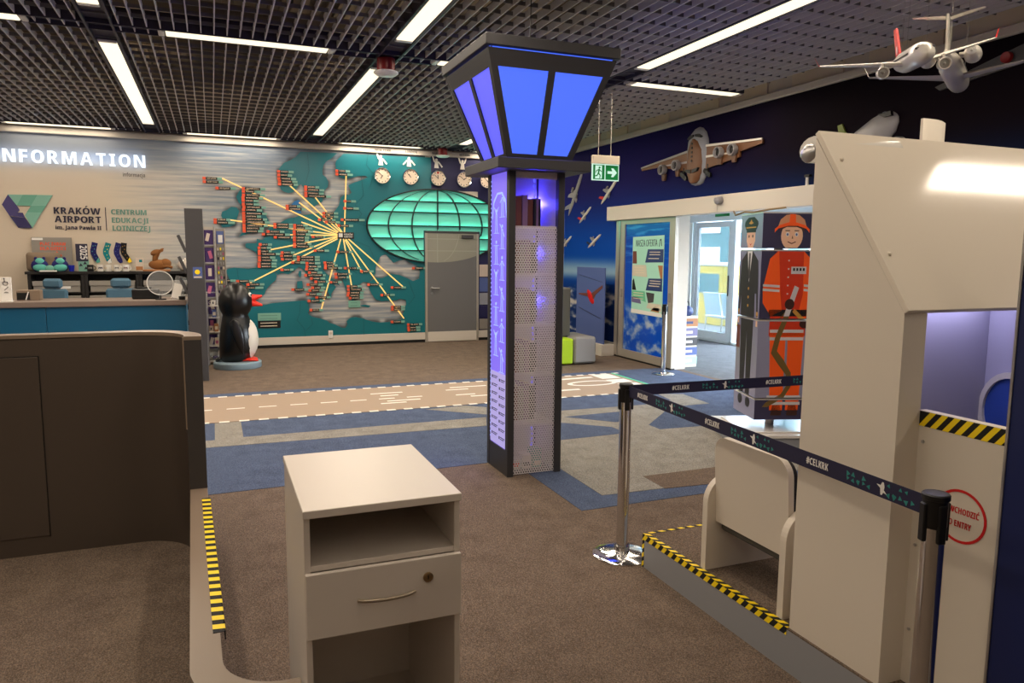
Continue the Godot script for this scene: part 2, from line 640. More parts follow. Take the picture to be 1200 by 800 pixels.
# ---------------------------------------------------------------- the room
func shell() -> void:
	var f := struct("floor", "brown flecked carpet floor of the hall with blue and grey inlays", "floor")
	var st := S()
	box2(st, Vector3(-7, -0.2, BACK), Vector3(6.62, 0, 4))
	part("carpet", st, "carpet_brown", f)

	var wb := struct("wall_back", "back wall carrying the information lettering and the route map", "wall")
	st = S()
	box2(st, Vector3(-7.2, -0.2, BACK - 0.2), Vector3(6.7, 4.7, BACK))
	part("masonry", st, "wall_paint", wb)
	var wl := struct("wall_left", "plain pale side wall of the hall", "wall")
	st = S()
	box2(st, Vector3(-7.2, -0.2, BACK), Vector3(-7, 4.7, 4))
	part("masonry", st, "wall_paint", wl)
	var wf := struct("wall_front", "plain pale wall behind the visitor", "wall")
	st = S()
	box2(st, Vector3(-7.2, -0.2, 4), Vector3(6.7, 4.7, 4.2))
	part("masonry", st, "wall_paint", wf)
	var wr := struct("wall_right", "wall with the night blue sky mural around the sliding door", "wall")
	st = S()
	box2(st, Vector3(RIGHT, 0, BACK), Vector3(6.7, 4.7, -9.42))
	box2(st, Vector3(RIGHT, 0, -6.6), Vector3(6.7, 4.7, 4))
	box2(st, Vector3(RIGHT, 2.33, -9.42), Vector3(6.7, 4.7, -6.6))
	part("masonry", st, "wall_paint", wr)
	sky_mural(wr)

	var b := struct("baseboard_back", "white skirting board along the foot of the map wall", "baseboard")
	st = S()
	for s in [[-7.0, 3.83], [4.92, 6.48]]:
		cham2(st, Vector3(s[0], 0.055, BACK), Vector3(s[1], 0.195, BACK + 0.025), 0.004)
	part("board", st, "trim_white", b)
	st = S()
	for s in [[-7.0, 3.83], [4.92, 6.48]]:
		box2(st, Vector3(s[0], 0.0, BACK), Vector3(s[1], 0.055, BACK + 0.012))
	part("shadow_gap_strip", st, "black_matt", b)
	var br := struct("baseboard_right", "white skirting board under the sky mural left of the sliding door", "baseboard")
	st = S()
	cham2(st, Vector3(RIGHT - 0.05, 0.06, BACK + 0.05), Vector3(RIGHT, 0.21, -11.14), 0.004)
	part("board", st, "trim_white", br)
	st = S()
	box2(st, Vector3(RIGHT - 0.03, 0.0, BACK + 0.05), Vector3(RIGHT, 0.06, -11.14))
	part("shadow_gap_strip", st, "black_matt", br)
	var t1 := struct("trim_1", "grey cornice strip with city names along the top of the map wall", "trim")
	st = S()
	cham2(st, Vector3(-7, 3.585, BACK), Vector3(6.42, 3.685, BACK + 0.07), 0.006)
	part("strip", st, "trim_white", t1)
	for c in [["NEW YORK", 3.02, 0.30], ["LONDON", 3.56, 0.22], ["WARSZAWA", 4.10, 0.27], ["MOSKWA", 4.62, 0.21]]:
		lettering(c[0], 0.045, "grey_text", t1, Vector3(c[1], 3.635, BACK + 0.0725), Basis(), c[2])
	var t2 := struct("trim_2", "grey cornice rail along the top of the sky mural", "trim")
	st = S()
	cham2(st, Vector3(RIGHT - 0.06, 3.655, BACK + 0.07), Vector3(RIGHT, 3.735, 4), 0.006)
	part("rail", st, "trim_white", t2)
	for k in 15:
		st = S()
		box2(st, Vector3(RIGHT - 0.02, 3.735, -13.9 + k * 1.12), Vector3(RIGHT, 4.15, -13.9 + k * 1.12 + [0.78, 0.86, 0.70][k % 3]))
		part("upper_board", st, "cream", t2)

	# the open cell ceiling: every slat a piece, under a dark deck
	var c := struct("ceiling", "dark open cell ceiling of thin grey slats", "ceiling")
	st = S()
	box2(st, Vector3(-7, 4.5, BACK), Vector3(6.5, 4.7, 4))
	part("deck", st, "deck", c)
	st = S()
	for i in 112:
		box2(st, Vector3(-7 + i * 0.12, 4.44, BACK), Vector3(-6.95 + i * 0.12, 4.5, 4))
	part("deck_rib", st, "deck", c).set_meta("kind", "stuff")
	st = S()
	for z in [-12.2, -10.4, -8.9, -5.9, -4.1]:
		box2(st, Vector3(-7, 4.22, z), Vector3(6.4, 4.36, z + 0.14))
	part("deck_beam", st, "deck", c)
	var rows := [-5.96, -3.40, -0.84, 1.72, 4.28]
	var zslat := BoxMesh.new()
	zslat.size = Vector3(0.010, 0.06, 17.9)
	var i := 0
	while -6.95 + i * 0.11 < 6.02:
		var x := -6.95 + i * 0.11
		var blocked := false
		for r in rows:
			if absf(x - r) < 0.115:
				blocked = true
		if not blocked:
			put("slat", zslat, "slat_grey", c, Vector3(x, CEIL + 0.03, -4.98))
		i += 1
	var xslat := BoxMesh.new()
	xslat.size = Vector3(12.96, 0.032, 0.008)
	i = 0
	while -13.9 + i * 0.265 < 3.9:
		var z := -13.9 + i * 0.265
		if absf(z + 1.8) > 0.115 and absf(z + 7.6) > 0.115 and absf(z + 13.75) > 0.115:
			put("cross_slat", xslat, "cross_slat", c, Vector3(-0.47, CEIL + 0.03, z))
		i += 1
	for r in rows:
		st = S()
		box2(st, Vector3(r - 0.115, CEIL - 0.012, -13.95), Vector3(r - 0.095, CEIL + 0.14, 4))
		box2(st, Vector3(r + 0.095, CEIL - 0.012, -13.95), Vector3(r + 0.115, CEIL + 0.14, 4))
		box2(st, Vector3(r - 0.095, CEIL + 0.03, -13.95), Vector3(r + 0.095, CEIL + 0.045, 4))
		part("lamp_channel", st, "channel", c)
	for z in [-1.8, -7.6, -13.75]:
		st = S()
		box2(st, Vector3(-6.95, CEIL - 0.010, z - 0.115), Vector3(6.02, CEIL + 0.142, z - 0.095))
		box2(st, Vector3(-6.95, CEIL - 0.010, z + 0.095), Vector3(6.02, CEIL + 0.142, z + 0.115))
		box2(st, Vector3(-6.95, CEIL + 0.028, z - 0.095), Vector3(6.02, CEIL + 0.043, z + 0.095))
		part("lamp_channel", st, "channel", c)


func ceiling_lamp(x: float, z: float, length: float, along_z: bool, label: String, power := 1.0) -> void:
	var t := thing("ceiling_lamp", label, "ceiling lamp", Vector3(x, CEIL - 0.012, z), 0.0 if along_z else PI / 2, "strip lamps in the ceiling channels")
	var st := S()
	cham2(st, Vector3(-0.09, 0.012, -length / 2), Vector3(0.09, 0.07, length / 2), 0.004)
	part("housing", st, "channel", t)
	var n := maxi(1, roundi(length / 1.6))
	for i in n:
		var a := -length / 2 + 0.06 + (length - 0.12) * i / n
		var b := -length / 2 + 0.06 + (length - 0.12) * (i + 1) / n
		st = S()
		cham2(st, Vector3(-0.078, 0.0, a + 0.006), Vector3(0.078, 0.016, b - 0.006), 0.004)
		part("diffuser", st, "lamp_glow", t)
	for s in [-1.0, 1.0]:
		st = S()
		cham(st, Vector3(0, 0.012, s * (length / 2 - 0.028)), Vector3(0.16, 0.03, 0.05), 0.004)
		part("end_cap", st, "lamp_end", t)
	var l := AreaLight3D.new()
	l.name = "lamp_light"
	l.area_size = Vector2(0.15, length - 0.12)
	l.light_color = Color(1.0, 0.93, 0.84)
	l.light_energy = LAMP_POWER * length * power
	l.shadow_enabled = true
	l.set("area_range", 25.0)
	l.position = Vector3(0, -0.012, 0)
	l.rotation_degrees = Vector3(-90, 0, 0)
	t.add_child(l, true)
	# the tube also lights the void above through the open back of the fitting
	st = S()
	box2(st, Vector3(-0.03, 0.07, -length / 2 + 0.1), Vector3(0.03, 0.074, length / 2 - 0.1))
	part("open_back", st, "lamp_glow", t)
	var u := AreaLight3D.new()
	u.name = "back_light"
	u.area_size = Vector2(0.06, length - 0.2)
	u.light_color = Color(1.0, 0.87, 0.70)
	u.light_energy = 0.10 * length
	u.shadow_enabled = true
	u.position = Vector3(0, 0.08, 0)
	u.rotation_degrees = Vector3(90, 0, 0)
	t.add_child(u, true)


const LAMP_POWER := 1.5


func ceiling_lamps() -> void:
	var names := ["over the far left of the desk", "above the information lettering", "above the route map", "nearest the sky mural"]
	var rows := [-3.40, -0.84, 1.72, 4.28]
	for k in 4:
		ceiling_lamp(rows[k], -10.55, 4.95, true, "long strip lamp running to the back wall, " + ["in the row left of the lettering", "above the last letters of the information sign", "above the middle of the route map", "ending behind the tower's roof"][k], 1.2)
		ceiling_lamp(rows[k], -4.68, 4.65, true, "long strip lamp near the visitor, " + ["in the row over the booth's far end", "above the dark booth", "just left of the lit tower's roof", "left of the hanging model aircraft"][k], 0.75)
		ceiling_lamp(rows[k], 1.1, 4.6, true, "strip lamp overhead behind the visitor, " + ["in the outermost row", "in the row over the booth", "in the row in line with the tower", "in the row in line with the white cockpit"][k], [0.16, 0.16, 0.16, 0.5][k])
	for k in 4:
		ceiling_lamp(rows[k] + (1.0 if k == 3 else 1.24), -7.6, 1.56, false, "short crosswise strip lamp " + ["left of the row above the lettering", "between the rows left of the lit tower", "mostly hidden behind the tower's roof", "reaching the top of the sky mural"][k])
		ceiling_lamp(rows[k] + 1.17, -1.8, 1.56, false, "crosswise strip lamp overhead, " + ["far left of the visitor", "just left of the visitor", "just right of the visitor", "shining on the white cockpit roof"][k], [0.5, 0.6, 0.6, 1.05][k])
		ceiling_lamp(rows[k] + 1.24, -13.75, 1.56, false, "short strip lamp along the top of the back wall, " + ["over the information lettering", "over the sea of the map", "over the London clock", "over the clocks behind the tower"][k], [0.3, 0.45, 0.7, 0.7][k])
	for d in [[1.70, -7.65, "red ceiling sounder with white disc where the lamp channels cross left of the tower"], [4.09, -13.62, "red ceiling sounder with white disc in front of the clock wall cornice"]]:
		var t := thing("ceiling_sounder", d[2], "sounder", Vector3(d[0], CEIL - 0.012, d[1]), 0, "ceiling sounders")
		var st := S()
		lathe(st, [Vector2(0, -0.125), Vector2(0.085, -0.125), Vector2(0.09, -0.09), Vector2(0.09, 0.0), Vector2(0, 0.0)], 24)
		part("red_body", st, "dark_red", t)
		st = S()
		lathe(st, [Vector2(0, -0.165), Vector2(0.10, -0.16), Vector2(0.125, -0.14), Vector2(0.12, -0.125), Vector2(0, -0.125)], 24)
		part("white_disc", st, "white_plastic", t)


func carpet_inlays() -> void:
	var f: Node3D = get_node("floor")
	var up := Transform3D(Basis(Vector3(1, 0, 0), Vector3(0, 0, 1), Vector3(0, 1, 0)), Vector3.ZERO)   # outline in (x, z), thickness upwards
	var inlays := [
		["carpet_blue", 0.003, [-7, -5.6, -0.09, -5.59, 2.09, -5.66, 2.285, -5.64, 2.285, -4.34, 6.5, -4.38, 6.5, -9.62, -7, -9.62]],
		["carpet_grey", 0.005, [-7, -6.97, -0.11, -6.97, 2.53, -6.91, 2.66, -7.28, 0.21, -7.26, 0.21, -7.96, -0.04, -7.96, -0.04, -7.23, -7, -7.23]],
		["carpet_grey", 0.005, [2.16, -7.88, 2.64, -7.93, 2.84, -7.76, 2.71, -7.40]],
		["carpet_grey", 0.0055, [2.58, -5.60, 2.57, -4.57, 3.06, -4.55, 3.43, -4.53, 6.3, -4.6, 6.3, -5.4, 5.43, -5.62, 4.67, -6.13, 4.11, -6.16, 4.11, -6.37, 4.84, -7.06, 5.39, -7.07, 5.44, -7.67, 5.14, -7.78, 5.08, -7.40, 4.75, -7.27, 4.39, -7.27, 3.57, -7.30, 2.70, -7.32, 2.66, -6.90]],
		["carpet_blue", 0.007, [2.75, -6.92, 3.31, -6.75, 3.70, -6.41, 3.71, -6.14, 2.65, -6.11]],
		["carpet_blue", 0.007, [3.45, -7.00, 4.25, -7.03, 3.96, -6.60, 3.85, -6.59]],
		["carpet_brown", 0.007, [3.10, -4.86, 3.85, -4.87, 3.66, -4.50, 3.09, -4.54]],
	]
	for a in inlays:
		var st := S()
		slab(st, poly_of(a[2]), up, 0.0, a[1])
		part("carpet_inlay", st, a[0], f)
	# the walk-on runway
	var t := thing("runway_mat", "long tan runway floor mat with white dashes and a painted number", "floor mat", Vector3(0, 0.004, 0))
	var st := S()
	slab(st, poly_of([-6.5, -9.38, 5.39, -9.38, 5.41, -7.97, -6.5, -7.96]), up, 0.0, 0.004)
	part("mat", st, "runway_tan", t)
	var dash := BoxMesh.new()
	dash.size = Vector3(0.10, 0.002, 0.055)
	for i in 62:
		for z in [-9.375, -7.965]:
			put("edge_dash", dash, "paint_white", t, Vector3(-6.3 + i * 0.1925, 0.0052, z))
	var mid := BoxMesh.new()
	mid.size = Vector3(0.19, 0.002, 0.035)
	for i in 24:
		put("centre_dash", mid, "paint_white", t, Vector3(-5.6 + i * 0.34, 0.0052, -8.62))
	for q in [[1.95, -8.96, 0.40], [1.95, -8.80, 0.22], [2.05, -8.46, 0.40], [1.9, -8.34, 0.3], [3.05, -9.05, 0.5], [2.85, -8.9, 0.3], [3.1, -8.42, 0.45], [2.85, -8.55, 0.25]]:
		st = S()
		box(st, Vector3(q[0], 0.0052, q[1]), Vector3(q[2], 0.002, 0.04))
		part("touchdown_bar", st, "paint_white", t)
	st = S()
	for w in 24:
		var a0 := TAU * w / 24
		var a1 := TAU * (w + 1) / 24
		var o := Vector3(4.72, 0.0066, -8.73)
		var p := [Vector3(cos(a0) * 0.37, 0, sin(a0) * 0.185), Vector3(cos(a1) * 0.37, 0, sin(a1) * 0.185), Vector3(cos(a1) * 0.30, 0, sin(a1) * 0.125), Vector3(cos(a0) * 0.30, 0, sin(a0) * 0.125)]
		face(st, o + p[0], o + p[1], o + p[2], o + p[3], Vector3.UP)
	part("digit_zero", st, "paint_white", t)
	st = S()
	slab(st, poly_of([4.36, -9.08, 4.95, -9.13, 4.95, -9.20, 4.55, -9.18, 4.38, -9.15]), up, 0.005, 0.0066)
	slab(st, poly_of([3.75, -8.33, 4.35, -8.35, 4.35, -8.42, 3.9, -8.42, 3.78, -8.5, 3.70, -8.47]), up, 0.005, 0.0066)
	part("digit_one", st, "paint_white", t)
	for q in [[5.02, -9.34, 5.31, -8.99], [5.02, -8.90, 5.31, -8.66], [5.02, -8.58, 5.31, -8.36], [5.02, -8.28, 5.31, -8.06]]:
		st = S()
		box2(st, Vector3(q[0], 0.004, q[1]), Vector3(q[2], 0.0062, q[3]))
		part("threshold_bar", st, "paint_white", t)
	st = S()
	box2(st, Vector3(5.375, 0.004, -9.38), Vector3(5.41, 0.008, -7.98))
	part("mint_end_strip", st, "mint", t, "mint green strip")


# ---------------------------------------------------------------- the map wall
func lands() -> Array:
	return [
		["scandinavia", [1.54,3.53, 1.45,3.43, 1.36,3.37, 1.25,3.32, 1.19,3.25, 1.15,3.19, 1.15,3.10, 1.16,3.03, 1.17,2.92, 1.18,2.85, 1.24,2.81, 1.31,2.79, 1.39,2.81, 1.46,2.88, 1.49,2.94, 1.54,2.95, 1.60,2.87, 1.62,2.76, 1.65,2.65, 1.70,2.58, 1.76,2.57, 1.85,2.63, 1.91,2.66, 1.91,2.79, 1.96,2.88, 2.01,2.93, 2.02,3.02, 1.98,3.10, 1.92,3.14, 1.92,3.23, 1.94,3.32, 2.00,3.39, 2.08,3.44, 2.14,3.50, 2.19,3.54]],
		["east_europe", [2.30,3.54, 2.25,3.48, 2.17,3.41, 2.15,3.35, 2.17,3.23, 2.17,3.15, 2.23,3.11, 2.32,3.08, 2.41,3.10, 2.54,3.14, 2.70,3.16, 2.74,3.13, 2.63,3.08, 2.47,3.02, 2.38,2.97, 2.41,2.90, 2.44,2.84, 2.38,2.79, 2.33,2.82, 2.28,2.78, 2.24,2.75, 2.22,2.67, 2.20,2.60, 2.15,2.53, 2.11,2.48, 2.06,2.42, 1.98,2.39, 1.90,2.40, 1.81,2.41, 1.79,1.36, 1.98,1.51, 2.10,1.43, 2.21,1.32, 2.25,1.20, 2.28,1.10, 2.54,1.13, 2.62,1.19, 2.73,1.18, 2.86,1.35, 2.87,1.48, 2.92,1.60, 2.97,1.68, 3.06,1.71, 3.16,1.61, 3.21,1.55, 3.33,1.60, 3.43,1.61, 3.56,1.55, 3.68,1.48, 3.73,1.38, 3.845,1.37, 3.845,2.2, 3.96,2.2, 3.96,3.56]],
		["west_europe", [1.84,2.45, 1.69,2.43, 1.60,2.41, 1.53,2.41, 1.40,2.36, 1.29,2.34, 1.18,2.28, 1.12,2.23, 1.05,2.21, 0.97,2.17, 0.91,2.11, 0.91,2.01, 0.84,1.95, 0.75,1.97, 0.74,1.89, 0.65,1.89, 0.57,1.89, 0.55,1.86, 0.56,1.81, 0.64,1.78, 0.71,1.74, 0.75,1.68, 0.78,1.62, 0.78,1.54, 0.76,1.47, 0.76,1.39, 1.04,1.39, 1.08,1.33, 1.16,1.37, 1.27,1.34, 1.36,1.39, 1.46,1.48, 1.52,1.43, 1.61,1.48, 1.82,1.48]],
		["iberia", [0.78,1.47, 0.59,1.44, 0.46,1.45, 0.35,1.46, 0.26,1.44, 0.22,1.41, 0.23,1.35, 0.26,1.27, 0.27,1.19, 0.25,1.12, 0.23,0.98, 0.34,0.88, 0.58,0.87, 0.70,0.87, 0.79,0.95, 0.85,0.98, 0.87,1.05, 0.94,1.14, 1.05,1.24, 1.07,1.31, 1.02,1.40]],
		["italy", [1.49,1.50, 1.52,1.43, 1.58,1.36, 1.63,1.28, 1.72,1.22, 1.80,1.15, 1.89,1.07, 1.97,1.01, 2.00,0.93, 2.03,0.90, 2.03,0.98, 2.08,1.04, 2.12,1.10, 2.06,1.17, 2.14,1.15, 2.19,1.12, 2.16,1.18, 2.05,1.26, 1.96,1.34, 1.88,1.43, 1.84,1.51, 1.89,1.56, 1.76,1.61]],
		["greece", [2.27,1.18, 2.28,1.10, 2.31,1.02, 2.36,0.96, 2.37,0.89, 2.42,0.84, 2.47,0.87, 2.52,0.86, 2.49,0.94, 2.52,1.02, 2.57,1.08, 2.55,1.15]],
		["asia_minor", [2.73,1.18, 2.73,1.08, 2.75,1.03, 2.78,0.97, 2.82,0.90, 2.87,0.85, 2.97,0.82, 3.10,0.83, 3.24,0.83, 3.32,0.86, 3.44,0.84, 3.45,0.76, 3.40,0.61, 3.35,0.46, 3.31,0.10, 3.83,0.11, 3.84,1.38, 3.73,1.38, 3.71,1.25, 3.59,1.20, 3.49,1.25, 3.32,1.32, 3.16,1.34, 2.99,1.26, 2.86,1.27]],
		["africa", [0.24,0.76, 0.55,0.77, 0.74,0.78, 0.84,0.79, 0.99,0.82, 1.20,0.84, 1.37,0.85, 1.52,0.86, 1.56,0.86, 1.61,0.81, 1.62,0.73, 1.63,0.68, 1.60,0.63, 1.62,0.59, 1.69,0.55, 1.82,0.52, 1.94,0.48, 1.99,0.43, 2.09,0.40, 2.22,0.33, 2.28,0.33, 2.32,0.39, 2.30,0.46, 2.38,0.52, 2.48,0.53, 2.61,0.50, 2.77,0.44, 2.93,0.41, 3.10,0.42, 3.21,0.43, 3.35,0.46, 3.35,0.10, 2.20,0.11, 0.74,0.13, 0.22,0.12]],
		["great_britain", [0.54,2.85, 0.62,2.84, 0.72,2.80, 0.66,2.73, 0.74,2.67, 0.77,2.58, 0.85,2.48, 0.91,2.39, 0.96,2.30, 0.95,2.23, 0.87,2.15, 0.74,2.09, 0.59,2.05, 0.49,2.02, 0.45,2.00, 0.51,2.08, 0.58,2.14, 0.50,2.19, 0.59,2.25, 0.63,2.32, 0.55,2.41, 0.51,2.47, 0.53,2.54, 0.46,2.60, 0.43,2.70, 0.48,2.79]],
		["ireland", [0.34,2.52, 0.43,2.51, 0.47,2.45, 0.45,2.38, 0.42,2.30, 0.39,2.21, 0.29,2.17, 0.19,2.16, 0.15,2.22, 0.21,2.27, 0.17,2.36, 0.19,2.43, 0.27,2.46]],
		["denmark", [1.42,2.43, 1.35,2.51, 1.35,2.58, 1.41,2.65, 1.49,2.68, 1.52,2.60, 1.50,2.53, 1.53,2.44]],
		["corsica", [1.46,1.40, 1.50,1.40, 1.50,1.33, 1.48,1.27, 1.44,1.33]],
		["sardinia", [1.42,1.21, 1.51,1.22, 1.52,1.12, 1.51,1.03, 1.42,1.05]],
		["sicily", [1.62,0.89, 1.78,0.92, 1.87,0.90, 1.84,0.80, 1.73,0.82]],
		["crete", [2.56,0.75, 2.66,0.76, 2.76,0.74, 2.72,0.71, 2.59,0.73]],
	]


const CITIES := "-0.08,2.99,0.21,0.29,KEFLAVIK;-0.08,2.93,0.23,0.30,NEW YORK;0.12,2.83,0.22,0.31,REYKJAVIK;0.55,2.84,0.28,0.37,EDINBURGH;0.55,2.79,0.18,0.29,GLASGOW;0.55,2.73,0.27,0.36,NEWCASTLE;0.54,2.68,0.26,0.34,MANCHESTER;0.54,2.63,0.17,0.26,LEEDS;0.54,2.57,0.17,0.27,YORK;0.55,2.52,0.29,0.37,EAST MIDLANDS;0.54,2.47,0.22,0.31,LIVERPOOL;0.54,2.41,0.31,0.39,BIRMINGHAM;0.54,2.36,0.22,0.29,LUTON;0.54,2.31,0.32,0.39,LONDON GATWICK;0.54,2.26,0.35,0.44,LONDON STANSTED;0.54,2.20,0.33,0.40,LONDON LUTON;0.54,2.15,0.26,0.33,BRISTOL;0.54,2.10,0.23,0.32,BOURNEMOUTH;0.07,2.29,0.18,0.25,DUBLIN;0.07,2.24,0.21,0.32,SHANNON;1.15,3.16,0.17,0.26,BERGEN;1.15,3.10,0.15,0.23,OSLO;1.15,3.04,0.21,0.30,STAVANGER;1.16,2.99,0.22,0.31,HAUGESUND;1.16,2.94,0.24,0.32,SANDEFJORD;1.61,2.91,0.17,0.24,MALMO;1.61,2.86,0.24,0.33,GOTHENBURG;1.61,2.80,0.23,0.32,STOCKHOLM;1.61,2.75,0.36,0.45,STOCKHOLM ARLANDA;2.17,3.22,0.16,0.24,TURKU;2.17,3.16,0.19,0.29,HELSINKI;1.28,2.56,0.17,0.23,BILLUND;1.28,2.51,0.25,0.32,COPENHAGEN;2.31,2.68,0.11,0.20,RIGA;2.30,2.55,0.16,0.26,VILNIUS;2.25,2.34,0.31,0.42,WARSAW MODLIN;2.19,2.23,0.18,0.26,WARSAW;1.92,2.45,0.18,0.26,GDANSK;1.92,2.39,0.18,0.26,OLSZTYN;1.84,2.33,0.22,0.29,SZCZECIN;1.96,2.29,0.17,0.25,POZNAN;1.06,2.23,0.24,0.31,AMSTERDAM;1.06,2.18,0.24,0.31,EINDHOVEN;1.40,2.22,0.15,0.23,BERLIN;1.40,2.17,0.18,0.31,HANOVER;1.39,2.11,0.24,0.34,DORTMUND;1.39,2.06,0.20,0.29,COLOGNE;1.39,2.00,0.18,0.26,LEIPZIG;1.39,1.95,0.18,0.25,STUTTGART;1.39,1.89,0.23,0.30,FRANKFURT;1.39,1.84,0.26,0.35,MUNICH;1.72,2.02,0.18,0.22,PRAGUE;0.94,2.10,0.20,0.28,BRUSSELS;0.86,2.05,0.37,0.46,BRUSSELS CHARLEROI;1.06,2.00,0.27,0.34,LUXEMBOURG;0.80,1.87,0.13,0.20,LILLE;0.78,1.81,0.13,0.21,PARIS;0.78,1.75,0.16,0.21,ORLY;0.78,1.70,0.28,0.37,PARIS BEAUVAIS;0.78,1.64,0.18,0.27,NANTES;0.78,1.59,0.21,0.30,TOULOUSE;0.77,1.53,0.21,0.30,BORDEAUX;0.77,1.48,0.21,0.30,MARSEILLE;1.17,1.73,0.15,0.22,BASEL;1.16,1.67,0.19,0.25,ZURICH;1.17,1.61,0.19,0.26,GENEVA;1.45,1.65,0.29,0.38,MILAN BERGAMO;1.45,1.60,0.29,0.38,MILAN MALPENSA;1.75,1.77,0.17,0.25,VIENNA;1.35,1.55,0.13,0.22,TURIN;1.16,1.42,0.14,0.20,NICE;1.60,1.54,0.14,0.24,VENICE;1.60,1.48,0.18,0.25,BOLOGNA;1.59,1.43,0.14,0.21,PISA;1.64,1.37,0.14,0.23,RIMINI;1.57,1.32,0.31,0.36,ROME FIUMICINO;1.67,1.26,0.16,0.25,ROME;1.75,1.20,0.18,0.25,NAPLES;1.61,1.15,0.18,0.27,ALGHERO;1.69,1.09,0.15,0.23,OLBIA;1.64,1.04,0.17,0.25,TRAPANI;1.60,0.97,0.16,0.25,PALERMO;1.76,0.91,0.18,0.25,CATANIA;1.62,0.85,0.19,0.28,VALLETTA;1.65,0.68,0.15,0.22,MALTA;1.34,1.06,0.20,0.27,CAGLIARI;1.92,1.55,0.15,0.19,PULA;1.93,1.50,0.16,0.22,ZADAR;1.93,1.45,0.23,0.30,DUBROVNIK;2.16,1.75,0.20,0.27,BUDAPEST;2.29,1.45,0.21,0.29,CLUJ;2.11,1.34,0.24,0.30,BELGRADE;2.12,1.28,0.19,0.24,SKOPJE;2.02,1.19,0.13,0.20,TIRANA;2.34,1.11,0.17,0.25,CORFU;2.34,1.05,0.25,0.31,THESSALONIKI;2.34,0.99,0.22,0.29,PREVEZA;2.33,0.94,0.22,0.29,ZAKYNTHOS;2.37,0.89,0.18,0.25,ATHENS;2.59,1.39,0.14,0.23,BURGAS;2.72,1.14,0.19,0.27,BODRUM;3.17,1.08,0.18,0.27,ANKARA;2.97,0.94,0.16,0.25,ANTALYA;3.17,0.71,0.17,0.25,LARNACA;3.17,0.66,0.17,0.25,PAPHOS;3.16,0.42,0.18,0.25,CAIRO;3.48,0.36,0.21,0.28,TEL AVIV;3.48,0.30,0.15,0.24,AMMAN;3.49,0.25,0.15,0.23,EILAT;3.59,1.45,0.20,0.25,TBILISI;0.17,1.23,0.11,0.20,PORTO;0.40,1.22,0.19,0.29,MADRID;0.57,1.16,0.20,0.28,BARCELONA;0.53,1.10,0.16,0.30,VALENCIA"


func rays() -> Array:
	return [[2.29,2.11, 2.34,3.15], [2.25,2.11, 1.77,2.74], [2.23,2.11, 1.33,2.93], [2.18,2.11, 1.49,2.63], [2.16,2.10, 0.21,3.00], [2.16,2.07, 1.52,2.28], [2.16,2.06, 0.31,2.29], [2.16,2.05, 1.32,2.05], [2.16,2.03, 0.98,1.78], [2.16,2.02, 1.36,1.68], [2.16,1.99, 0.61,1.19], [2.22,1.99, 1.84,0.69], [2.27,1.99, 2.41,1.08], [2.30,1.97, 2.61,1.36], [2.31,1.99, 3.40,0.48], [2.35,2.00, 3.39,1.09]]


func print_panel(called: String, lo: Vector2, hi: Vector2, xf: Transform3D, depth: float, m, parent: Node3D, label := "") -> MeshInstance3D:
	var st := S()
	quad(st, xf * Vector3(lo.x, hi.y, depth), xf * Vector3(hi.x, hi.y, depth), xf * Vector3(hi.x, lo.y, depth), xf * Vector3(lo.x, lo.y, depth))
	var a := [Vector2(lo.x, lo.y), Vector2(hi.x, lo.y), Vector2(hi.x, hi.y), Vector2(lo.x, hi.y)]
	var e := Vector2(0.002, 0.002)
	for i in 4:
		var p: Vector2 = a[i]
		var q: Vector2 = a[(i + 1) % 4]
		for v in [[q, depth, 0.0], [p, depth, 0.0], [p, 0.0, 0.001]]:
			vx(st, xf * Vector3(v[0].x, v[0].y, v[1]), Vector2((v[0].x - lo.x) / (hi.x - lo.x), (hi.y - v[0].y) / (hi.y - lo.y)))
		for v in [[q, depth], [p, 0.0], [q, 0.0]]:
			vx(st, xf * Vector3(v[0].x, v[0].y, v[1]), Vector2((v[0].x - lo.x) / (hi.x - lo.x), (hi.y - v[0].y) / (hi.y - lo.y)))
	return part(called, st, m, parent, label)


func textured(key: String, im: Image, rough := 0.5) -> StandardMaterial3D:
	var m := mk(key, Color.WHITE, rough)
	m.albedo_texture = tex_of(im)
	m.texture_repeat = false
	return m


